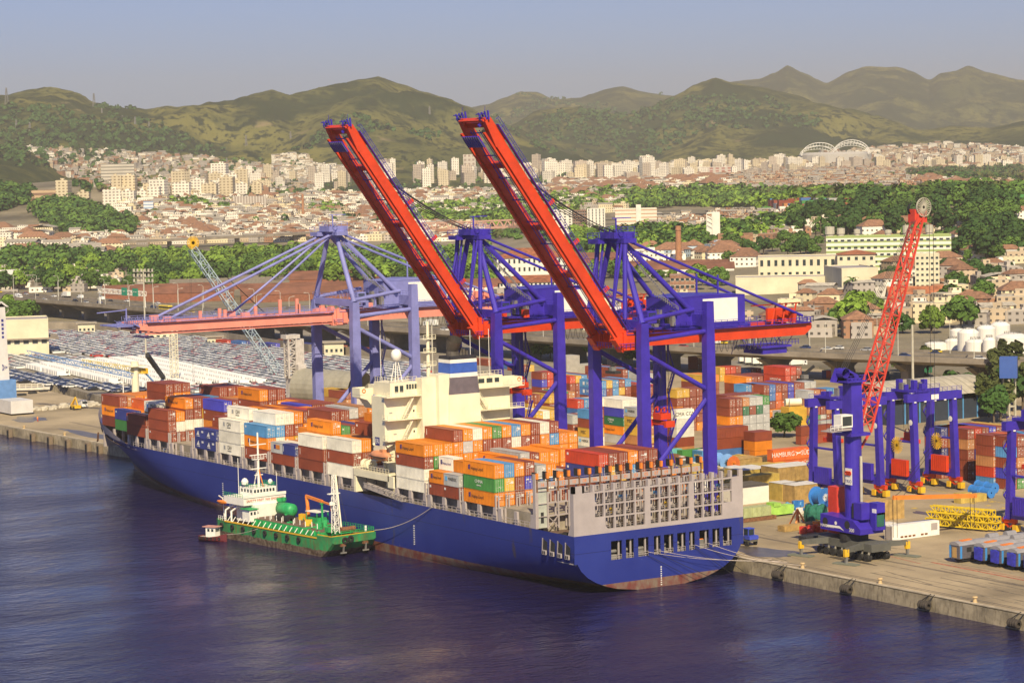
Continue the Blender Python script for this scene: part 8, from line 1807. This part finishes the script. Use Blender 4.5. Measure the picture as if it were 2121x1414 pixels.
# terminal tractor on the apron
p = at(1546, 1127, z=3); t = T('terminal_tractor', (p.x, p.y, 3), 'blue cabbed terminal tractor parked beside the ship stern', 'tractor'); ct = mat('tractor_blue', (.05, .08, .5), .4)
b = MB(); b.box(p.x-3, p.x+2.6, p.y-1.1, p.y+1.1, 3.9, 4.5, chs); b.build('chassis', t); b = MB(); b.box(p.x+.4, p.x+2.0, p.y-1.0, p.y+.6, 4.5, 6.6, ct); b.box(p.x+.3, p.x+2.1, p.y-1.1, p.y+.7, 6.6, 6.75, ct); b.box(p.x+1, p.x+2.7, p.y-1.2, p.y+1.2, 4.4, 5.2, ct); b.build('cab', t); MB().box(p.x+2.01, p.x+2.05, p.y-.85, p.y+.45, 5.3, 6.5, glass).box(p.x+.6, p.x+1.8, p.y-1.05, p.y-1.01, 5.3, 6.5, glass).build('window', t)
for x in (-2.2, -1.0, 1.7):
    for y in (-1.1, 1.1): MB().lathe((p.x+x, p.y+y, 3.55), [(.1, -.2), (.54, -.2), (.54, .2), (.3, .2), (.3, .1), (.1, .1)], tyre, 14, 'y').build('wheel', t)
# long roofed shed, water tower, low buildings in the yard on the right
p = at(1858, 880, z=3); t = T('arched_shed', (p.x, p.y, 3), 'long shed with pale curved corrugated roof behind the yard cranes', 'shed'); b = MB(); rows = []; wl = 40
for i in range(11): f = i/10; rows.append([(p.x+2-26*f, p.y-4, 11+4.5*sin(pi*f)), (p.x+2-26*f, p.y+wl, 11+4.5*sin(pi*f))])
b.grid(rows, mat('pale_sheet_roof', (.42, .38, .29), .7, var=.15, sc=.3, stripes=(1, 3.4, .12, (.25, .22, .17)))); b.build('roof', t); b = MB(); b.box(p.x-24, p.x, p.y-3, p.y+wl-1, 3, 9.4, mat('shed_dark_blue', (.03, .04, .06), .6)); [b.box(p.x, p.x+.2, p.y+k*6-3, p.y+k*6-2.6, 3, 11.2, MATS['container_light_blue']) for k in range(8)]; b.build('wall', t); MB().ext([(p.x-24, p.y+wl-.9, 3), (p.x+1, p.y+wl-.9, 3), (p.x+1, p.y+wl-.9, 11), (p.x-11, p.y+wl-.9, 15), (p.x-24, p.y+wl-.9, 11)], (0, .3, 0), grey).build('end_wall', t)
p = at(2090, 862, z=3); t = T('water_tower', (p.x, p.y, 3), 'square blue water tank on pale concrete legs near the right edge', 'water tower'); b = MB(); D = (p-CAM).length/FPX; z0, z1 = 3+(862-783)*D, 3+(862-741)*D; b.boxr(p.x, p.y, z0, z1, 5.4, 5.4, .75, mat('tank_blue', (.05, .11, .36), .4, var=.05)); b.build('tank', t)
b = MB(); [b.box(p.x+i*1.3-.3, p.x+i*1.3+.3, p.y+j*1.3-.3, p.y+j*1.3+.3, 3, z0, pole_m) for i in (-1, 1) for j in (-1, 1)]; [b.box(p.x-1.5, p.x+1.5, p.y-1.5, p.y+1.5, z, z+.4, pole_m) for z in (6, 9.5)]; b.build('legs', t)
p = at(1188, 785, z=3); o = MB().box(p.x-6, p.x, p.y-3, p.y+3, 3, 12, mat('block_grey', (.4, .37, .31), .85)).build('concrete_block_house'); tag(o, 'plain grey concrete block house between the two blue cranes', 'building'); o2 = MB().box(p.x-8, p.x-1, p.y+3.2, p.y+14, 3, 8, MATS['block_grey']).build('low_office'); tag(o2, 'low grey office beside the concrete block house', 'building')
# reach stackers, trucks parked below the highway, tank container
def reach(px_, py_, label):
    p = at(px_, py_, z=8.3); t = T('reach_stacker', (p.x, p.y, 8.3), label, 'reach stacker'); b = MB(); b.box(p.x-3, p.x+3, p.y-1.4, p.y+1.4, 8.6, 9.6, dark); b.box(p.x-1, p.x+.6, p.y-1, p.y+1, 9.6, 11, steel); b.build('body', t); b = MB(); b.bar((p.x-2.6, p.y, 10), (p.x+2.4, p.y+2, 14), .7, .9, dark); b.build('boom', t)
reach(1270, 775, 'dark reach stacker working on the rearmost container row'); reach(1668, 792, 'dark reach stacker above the yard stacks near the bush')
tcn = at(1640, 828, z=11); t = T('tank_container', (tcn.x, tcn.y, 9), 'cream cylindrical tank container on the yard stack above the bush', 'tank container'); b = MB(); b.tube((tcn.x-2, tcn.y-1, 10.2), (tcn.x, tcn.y+3.6, 10.2), 1.15, cream, 16); b.build('tank', t); b = MB(); [b.bar(tcn+Vector((a_, c_, -2.2)), tcn+Vector((a_, c_, .4)), .14, m=steel) for a_ in (-2.2, .4) for c_ in (-1.2, 4)]; b.build('frame', t); MB().box(tcn.x-3, tcn.x+1, tcn.y-2, tcn.y+5, 3.05, 8.9, cmat['Y']).build('support_box', t)
for i, (px_, py_) in enumerate(((1550, 752), (1562, 755), (1578, 757), (1592, 757), (1652, 759))):
    p = at(px_, py_, z=3); o = put('lorry', 'white', p, 1.2 if i < 4 else 1.5); reg(o, 'white parked lorry', 'in the open ground below the highway', 'lorry', 'lorries parked below the highway')
# ---------------------------------------------------------------- bunker barge
BA = .107; bz = T('bunker_barge', (-70, -11, 0), 'green rust streaked bunker barge with white wheelhouse moored against the blue hull', 'barge', None, BA)
bh = bpy.data.materials.new('barge_hull_paint'); bh.use_nodes = True; nt = bh.node_tree; N = nt.nodes; bs = N['Principled BSDF']; bs.inputs['Roughness'].default_value = .6; ge = N.new('ShaderNodeNewGeometry'); sx = N.new('ShaderNodeSeparateXYZ'); lk(nt, ge.outputs['Position'], sx.inputs[0])
a = mixc(nzz(.8, .44, .66, (1, 1, .3)), (.03, .3, .09), (.16, .1, .03)); a = mixc(nzz(.25, .35, .7), a, (.02, .16, .06)); bb = mixc(nzz(1.2, .4, .6), (.06, .035, .02), (.17, .13, .09))
st = N.new('ShaderNodeMath'); st.operation = 'MULTIPLY_ADD'; st.inputs[1].default_value = 1.6; lk(nt, nzz(.35, 0, 1), st.inputs[0]); lk(nt, sx.outputs[2], st.inputs[2]); s2_ = N.new('ShaderNodeMath'); s2_.operation = 'LESS_THAN'; s2_.inputs[1].default_value = 2.3; lk(nt, st.outputs[0], s2_.inputs[0]); lk(nt, mixc(s2_.outputs[0], a, bb), bs.inputs['Base Color'])
Lh, Wh = 23.5, 6.2; H0 = 4.5
def lb(name, f, smooth=False, parent=None):
    b = MB(); f(b); o = b.build(name, parent or bz, world=False, smooth=smooth); return o
def hullf(b):
    st_ = [(-Lh-1.5, .75, 1.6, 3.9), (-Lh+1, .95, .2, 4.0), (-Lh+6, 1, -1, 4.0), (Lh-7, 1, -1, 4.4), (Lh-2.5, 1, -.2, 4.6), (Lh-.4, .98, 1.4, 4.75), (Lh+1.2, .94, 3.1, 4.8)]
    rows = [[(x, -Wh*k, zt), (x, -Wh*k, zb+.3), (x, -Wh*k*.9, zb), (x, Wh*k*.9, zb), (x, Wh*k, zb+.3), (x, Wh*k, zt)] for x, k, zb, zt in st_]
    b.grid(rows, bh); b.poly(rows[-1], bh); b.poly(rows[0][::-1], bh)
    b.grid([[(r[0][0], r[0][1], r[0][2]-.6), (r[0][0], -r[0][1], r[0][2]-.6)] for r in rows], rusty)
lb('hull', hullf)
bgreen = mat('barge_deck_green', (.025, .34, .1), .5, var=.22, sc=.8, drip=.3, rcol=(.14, .09, .03))
lb('trunk_deck', lambda b: (b.box(-11, 11, -4.2, 4.2, 3.8, 5.3, bgreen), b.box(-2, 18, -4.4, 4.4, 3.9, 4.9, bgreen), b.box(-10.9, 10.9, -4.1, 4.1, 5.3, 5.36, MATS['deck_brown']), b.box(11.1, 17.9, -4.3, 4.3, 4.9, 4.96, MATS['deck_brown']), [b.box(x, x+.15, -4.6, -4.2, 3.9, 5.2, bgreen) for x in [-10+k*1.6 for k in range(18)]]))
lb('side_rubbing_rail', lambda b: (b.box(-19, 19, -6.35, -6.1, 3.9, 4.2, yellow), b.box(19, 24.2, -6.0, -5.9, 4.7, 4.9, yellow), b.box(24.3, 24.5, -5.9, 5.6, 4.75, 4.9, yellow)))
for k in range(17): lb('stanchion', lambda b: b.bar((-18+k*2.15, -6.1, 4.1), (-17.5+k*2.15, -5.5, 5.3), .16, m=white))
for k in range(16): lb('vent_pipe', lambda b: b.tube((-9+k*1.6, -3.2+(k % 3)*.7, 5.3), (-9+k*1.6, -3.2+(k % 3)*.7, 6.5), .1, white, 6))
for k in range(8): lb('tyre_fender', lambda b: b.lathe((-20+k*4.6, -6.5, 3.0), [(.3, -.18), (.62, -.18), (.62, .18), (.3, .18), (.3, -.18)], black, 14, 'y'))
for k in range(2): lb('tyre_fender', lambda b: b.lathe((24.9, -2.6+k*1.5, 3.7+k*.2), [(.35, -.2), (.75, -.2), (.75, .2), (.35, .2), (.35, -.2)], black, 14, 'x'))
for y in (-3, 3): lb('anchor', lambda b: (b.bar((24.9, y, 2.6), (24.6, y, .8), .3, m=steel), b.bar((24.7, y-.8, 1.0), (24.7, y+.8, 1.0), .3, m=steel), b.box(24.2, 24.9, y-.6, y+.6, 2.4, 3.0, rusty)))
lb('deckhouse', lambda b: (b.box(-18.5, -10.5, -3.2, 4.6, 4, 8.2, white), b.box(-20, -11.5, -5.6, 6, 8.2, 9.9, white), b.box(-17.5, -11.8, -2.8, 3.6, 9.9, 12.0, white), b.box(-12.5, -9.5, -5.4, -3.2, 4.6, 7.4, white), b.box(-12.8, -9.2, -5.8, -3, 7.4, 7.6, bgreen), b.box(-11.5, -11.3, -5.6, 6, 9.9, 10.6, white)))
for k in range(7): lb('window', lambda b: b.box(-11.8, -11.74, -2.5+k*.85, -2.0+k*.85, 10.9, 11.6, glass))
for k in range(4): lb('window', lambda b: b.box(-16.8+k*1.3, -16.2+k*1.3, -2.84, -2.8, 10.9, 11.6, glass))
for k in range(2): lb('window', lambda b: b.box(-9.5, -9.44, -5.1+k*.9, -4.6+k*.9, 6.2, 6.9, glass))
x = text('SAFETY FIRST  NO SMOKING', (0, 0, 0), .8, MATS['container_bright_red'], None, '+X'); x.parent = bz; x.location = (-11.28, .2, 9.2)
lb('bridge_railing', lambda b: (b.rail([(-17.4, -2.7, 12), (-11.9, -2.7, 12), (-11.9, 3.5, 12), (-17.4, 3.5, 12)], bgreen, .9, .9, .05), b.rail([(-20, -5.6, 9.9), (-12, -5.6, 9.9)], bgreen, .9, .9, .05)))
lb('main_mast', lambda b: (b.tube((-14.5, .6, 12), (-14.5, .6, 24.5), .3, white, 8, .2), [b.box(-14.6, -14.3, .6-w_, .6+w_, z, z+.2, white) for z, w_ in ((14.5, 1.1), (16, 2.1), (18.2, 1.6), (19.2, 2.3), (21.6, 2.2))], b.bar((-16.5, .6, 12), (-14.6, .6, 17), .2, m=white), b.bar((-12.6, .6, 12), (-14.4, .6, 16), .2, m=orange), b.rail([(-14, -1.4, 18.3), (-14, 2.6, 18.3)], white, 1, .8, .05), b.bar((-14.5, -1.6, 21.7), (-14.5, -1.6, 23.3), .12, m=white)))
lb('radome', lambda b: b.lathe((-15.5, -2.6, 12.4), [(.1, 0), (.75, .2), (.85, .9), (.5, 1.5), (.05, 1.7)], white, 12)); lb('radome', lambda b: b.lathe((-13, 2.8, 12.4), [(.1, 0), (.5, .2), (.55, .7), (.3, 1.1), (.05, 1.2)], white, 12)); lb('antenna', lambda b: (b.tube((-17.6, -3, 9.9), (-17.6, -3, 18.6), .08, white, 5), b.tube((-12.4, 4.2, 10), (-12.4, 4.2, 15), .06, white, 5)))
lbm = MATS['lifeboat_orange']; lb('lifeboat', lambda b: (b.grid([[(-21+u*2.2, -5.4+.8*sqrt(max(0, 1-u*u))*cos(t_), 8.4+.7*sqrt(max(0, 1-u*u))*sin(t_)*(1 if sin(t_) < 0 else .4)) for t_ in [2*pi*j/10 for j in range(10)]] for u in [-1+.2*i for i in range(11)]], orange, closed=True)))
lb('davit', lambda b: [b.chain([Vector((-22.6+k*3, -4, 4)), Vector((-22.6+k*3, -4.3, 8.8)), Vector((-22.6+k*3, -5.4, 9.6))], .15, white, 6) for k in range(2)]); lb('davit', lambda b: [b.chain([Vector((-19.6+k*2.6, -5.6, 4)), Vector((-19.8+k*2.6, -5.4, 6.4)), Vector((-18.6+k*2.6, -4.6, 7.4)), Vector((-16+k*2.6, -3.6, 8.1))], .22, white, 8) for k in range(2)])
lb('deck_tank', lambda b: (b.lathe((-5.5, 2.2, 7.2), [(.1, -3), (1.0, -2.9), (1.5, -2.4), (1.55, 0), (1.5, 2.4), (1.0, 2.9), (.1, 3)], bgreen, 18, 'x'), [b.box(-5.5+e-.2, -5.5+e+.2, 1.2, 3.2, 5.3, 6.3, bgreen) for e in (-1.8, 1.8)]), True)
for k in range(2): lb('ventilator', lambda b: (b.tube((-9.5, 3+k, 5.3), (-9.5, 3+k, 8.6), .45, bgreen, 10), b.tube((-9.5, 3+k, 8.6), (-9.5, 3+k, 9.4), .75, bgreen, 10)))
lb('deck_crane', lambda b: (b.tube((3, 2.4, 5.2), (3, 2.4, 8.6), .6, orange, 10, .45), b.tube((3, 2.4, 8.6), (2.6, 2.4, 11), .4, orange, 8), b.bar((2.4, 2.4, 11), (10.2, 1.6, 10.5), .45, .65, orange), b.bar((10.2, 1.6, 10.5), (14.2, 1.2, 10.2), .32, .4, orange), b.bar((14.2, 1.2, 10.3), (14.3, 1.2, 8.8), .28, m=orange)))
lb('crane_rest', lambda b: (b.tube((10, 1.6, 4.9), (10, 1.6, 10.1), .25, bgreen, 8), b.bar((9.4, 1.6, 10.1), (10.6, 1.6, 10.1), .4, m=bgreen)))
lb('pump_shelter', lambda b: (b.box(4.6, 9.2, .6, 4, 7.9, 8.05, white), [b.bar((xx, yy, 5), (xx, yy, 7.9), .15, m=bgreen) for xx in (4.8, 9) for yy in (.8, 3.8)], b.box(5, 8.8, 1, 3.6, 5, 6.6, bgreen)))
R = random.Random(2)
for k in range(10): x, y = -6+k*2.2, R.uniform(-2.6, 2.4); lb('deck_gear', lambda b: (b.boxr(x, y, 5, 5.6+R.random()*1.2, R.uniform(.6, 1.8), R.uniform(.6, 1.6), R.random(), [bgreen, bgreen, rusty, yellow][k % 4], .98), b.tube((x-1, y+.4, 5.7), (x+1, y-.3, 5.7), .16, bgreen, 6)))
for x, y in ((-2.5, -1.6), (1.6, -1.8)): lb('hose_reel', lambda b: b.lathe((x, y, 6), [(.35, -.9), (.95, -.9), (1.0, .9), (.35, .9)], black, 14, 'x'))
lb('fore_mast', lambda b: (b.lattice((21, -2.4, 4.9), (20.6, -2.4, 17.8), 1.3, .07, white, 12, t=.4), b.box(20.2, 21, -3.9, -.9, 13.6, 13.8, white), b.lathe((20.8, -3.2, 11), [(.1, 0), (.5, .2), (.5, .8), (.1, 1)], white, 10), b.rail([(20.3, -3, 10.2), (21.2, -3, 10.2)], white, .8, .5, .06)))
lb('derrick', lambda b: (b.tube((14.5, 3.6, 4.9), (10.2, 5.4, 16.2), .2, cream, 8), b.tube((14.5, 5.4, 4.9), (10.2, 5.4, 16), .04, wire, 4), b.tube((6, 5.4, 4.9), (10.2, 5.4, 16), .04, wire, 4)))
lb('bow_railing', lambda b: (b.rail([(12, 5.8, 4.7), (24, 5.8, 4.8)], bgreen, 1, 1, .05), b.rail([(24.2, -5.6, 4.8), (24.2, 5.6, 4.8)], bgreen, .9, 1.2, .05), b.rail([(-23, -5.4, 3.9), (-19, -5.8, 4)], white, 1, .9, .05)))
lb('windlass', lambda b: (b.tube((20, -.5, 5.3), (20, 3.4, 5.3), .6, rusty, 10), b.box(17.5, 19, -3, 0, 4.9, 5.9, bgreen), b.tube((22.6, 4.6, 4.8), (22.6, 4.6, 6), .25, white, 8)))
o = MB().chain(sag((-46.5, -2.6, 5), (-24.5, -.6, 12.3), 1.1), .09, rope, 4).build('mooring_rope'); tag(o, 'slack pale rope from the barge bow up to the big ship side', 'rope')
# ---------------------------------------------------------------- small launch
tg0 = T('pilot_launch', (-86.3, -23.2, 0), 'small dark hulled launch with white cabin and pinkish roof off the barge stern', 'boat', None, .5)
def hl(b):
    rows = [[(x, -w_*k, z) for k, z in ((1, zt), (.95, .3), (.5, -.3), (-.5, -.3), (-.95, .3), (-1, zt))] for x, w_, zt in ((-3.6, .9, 1.2), (-2.5, 1.35, 1.1), (0, 1.55, 1.1), (2, 1.3, 1.35), (3.2, .7, 1.7), (3.9, .08, 1.9))]
    b.grid(rows, mat('launch_maroon', (.12, .015, .02), .5)); b.poly([r for r in rows[0]][::-1], MATS['launch_maroon']); b.grid([[(r[0][0], r[0][1], r[0][2]-.25), (r[0][0], -r[0][1], r[0][2]-.25)] for r in rows], grey)
lb('hull', hl, parent=tg0); lb('cabin', lambda b: b.hexa([(x, y, z) for x in (-1.4, 1.3) for y in (-.95, .95) for z in (.9, 3.3)], white), parent=tg0); lb('cabin_roof', lambda b: b.box(-2.2, 1.7, -1.25, 1.25, 3.3, 3.45, mat('launch_roof_pink', (.5, .25, .2), .7)), parent=tg0)
for k in range(3): lb('window', lambda b: b.box(1.3, 1.35, -.8+k*.55, -.4+k*.55, 2.3, 2.95, glass), parent=tg0)
for k in range(2): lb('window', lambda b: b.box(-.9+k*1.1, -.3+k*1.1, -1.0, -.95, 2.3, 2.95, glass), parent=tg0)
for k in range(6): lb('tyre_fender', lambda b: b.lathe((-2.6+k*1.0, -1.62+.02*k*k, .75), [(.15, -.1), (.36, -.1), (.36, .1), (.15, .1), (.15, -.1)], black, 12, 'y'), parent=tg0)
o = MB().chain(sag((-84, -21.6, 1.6), (-72, -18.8, 4), .4), .05, rope, 4).build('towing_line'); tag(o, 'thin line from the small launch to the green barge', 'rope')
# distant container depot
depot = MB(); R = random.Random(31)
for x0, x1, y0, y1 in ((1600, 1760, 436, 424), (1700, 2000, 418, 404), (1960, 2110, 424, 408)):
    for i in range(130):
        p = land(R.uniform(x0, x1), R.uniform(y1, y0)); c = R.choice('RRRKBEGRAE'); depot.boxr(p.x, p.y, p.z-1, p.z+R.choice([2.6, 5.2, 5.2, 7.8]), R.choice([12, 12, 24]), R.choice([2.5, 5, 8]), YAW+.2, cmat[c])
o = depot.build('distant_container_depot', at0=(0, 0, 0)); tag(o, 'far off depot of coloured container stacks beyond the green belt', 'containers', kind='stuff')

for i, (px_, yb, h_) in enumerate(((14, 214, 55), (195, 219, 45), (34, 262, 26), (62, 270, 30), (211, 232, 16), (254, 250, 20), (280, 256, 26), (309, 264, 22), (510, 300, 36), (890, 235, 28), (602, 285, 24), (470, 340, 24), (376, 310, 20))):
    p = land(px_, yb+2); D = (p-CAM).length/FPX; h = h_*D*.6; b = MB()
    for e in (-1, 1):
        for f in (-1, 1): b.bar(p+Vector((e*h*.1, f*h*.1, -4)), p+Vector((e*.8, f*.8, h)), .9, m=steel)
    for z in (.6, .78, .92): b.bar(p+Vector((-h*.16, h*.1, h*z)), p+Vector((h*.16, -h*.1, h*z)), .9, m=steel)
    o = b.build('power_pylon'); reg(o, 'thin steel power pylon', 'on the left hills', 'pylon', 'power pylons on the hills')
b = MB(); P_ = [land(x, y) for x, y in ((1645, 478), (1668, 466), (1700, 455), (1722, 452), (1716, 466), (1690, 474), (1655, 484))]; b.poly([p+Vector((0, 0, 1.2)) for p in P_], mat('grass_bright', (.16, .27, .03), .9, var=.2, sc=.05)); o = b.build('grass_bank', at0=(0, 0, 0)); tag(o, kind='structure')
R = random.Random(91)
for i in range(26):
    x, y = R.uniform(1380, 1560), R.uniform(945, 1010)
    p = at(x, y, z=3)
    if p.y < 68: continue
    m = R.choice([wood2, wood1, cmat['Y'], steel, MATS['container_light_blue'], rusty]); b = MB(); h = R.uniform(.8, 2.6); b.boxr(p.x, p.y, 3.01, 3+h, R.uniform(1.5, 5), R.uniform(1.5, 4), R.uniform(-.1, .1), m); b.boxr(p.x, p.y, 3.011+h, 3.2+h, R.uniform(1, 3), R.uniform(1, 3), 0, R.choice([sheet, m])); o = b.build('cargo_bundle'); reg(o, 'low cargo bundle', 'between the stern and the crane leg', 'cargo', 'cargo bundles behind the stern')
finish_labels()
hb = bpy.data.materials.new('hazy_air'); hb.use_nodes = True; nt = hb.node_tree; N = nt.nodes; N.clear()
pv = N.new('ShaderNodeVolumePrincipled'); pv.inputs['Color'].default_value = (1, .92, .76, 1); pv.inputs['Density'].default_value = HAZE; pv.inputs['Anisotropy'].default_value = .12
om = N.new('ShaderNodeOutputMaterial'); lk(nt, pv.outputs[0], om.inputs['Volume'])
o = MB().box(-13800, 1500, -2200, 14200, -3, 660, hb).build('haze', at0=(0, 0, 0)); tag(o, kind='stuff')
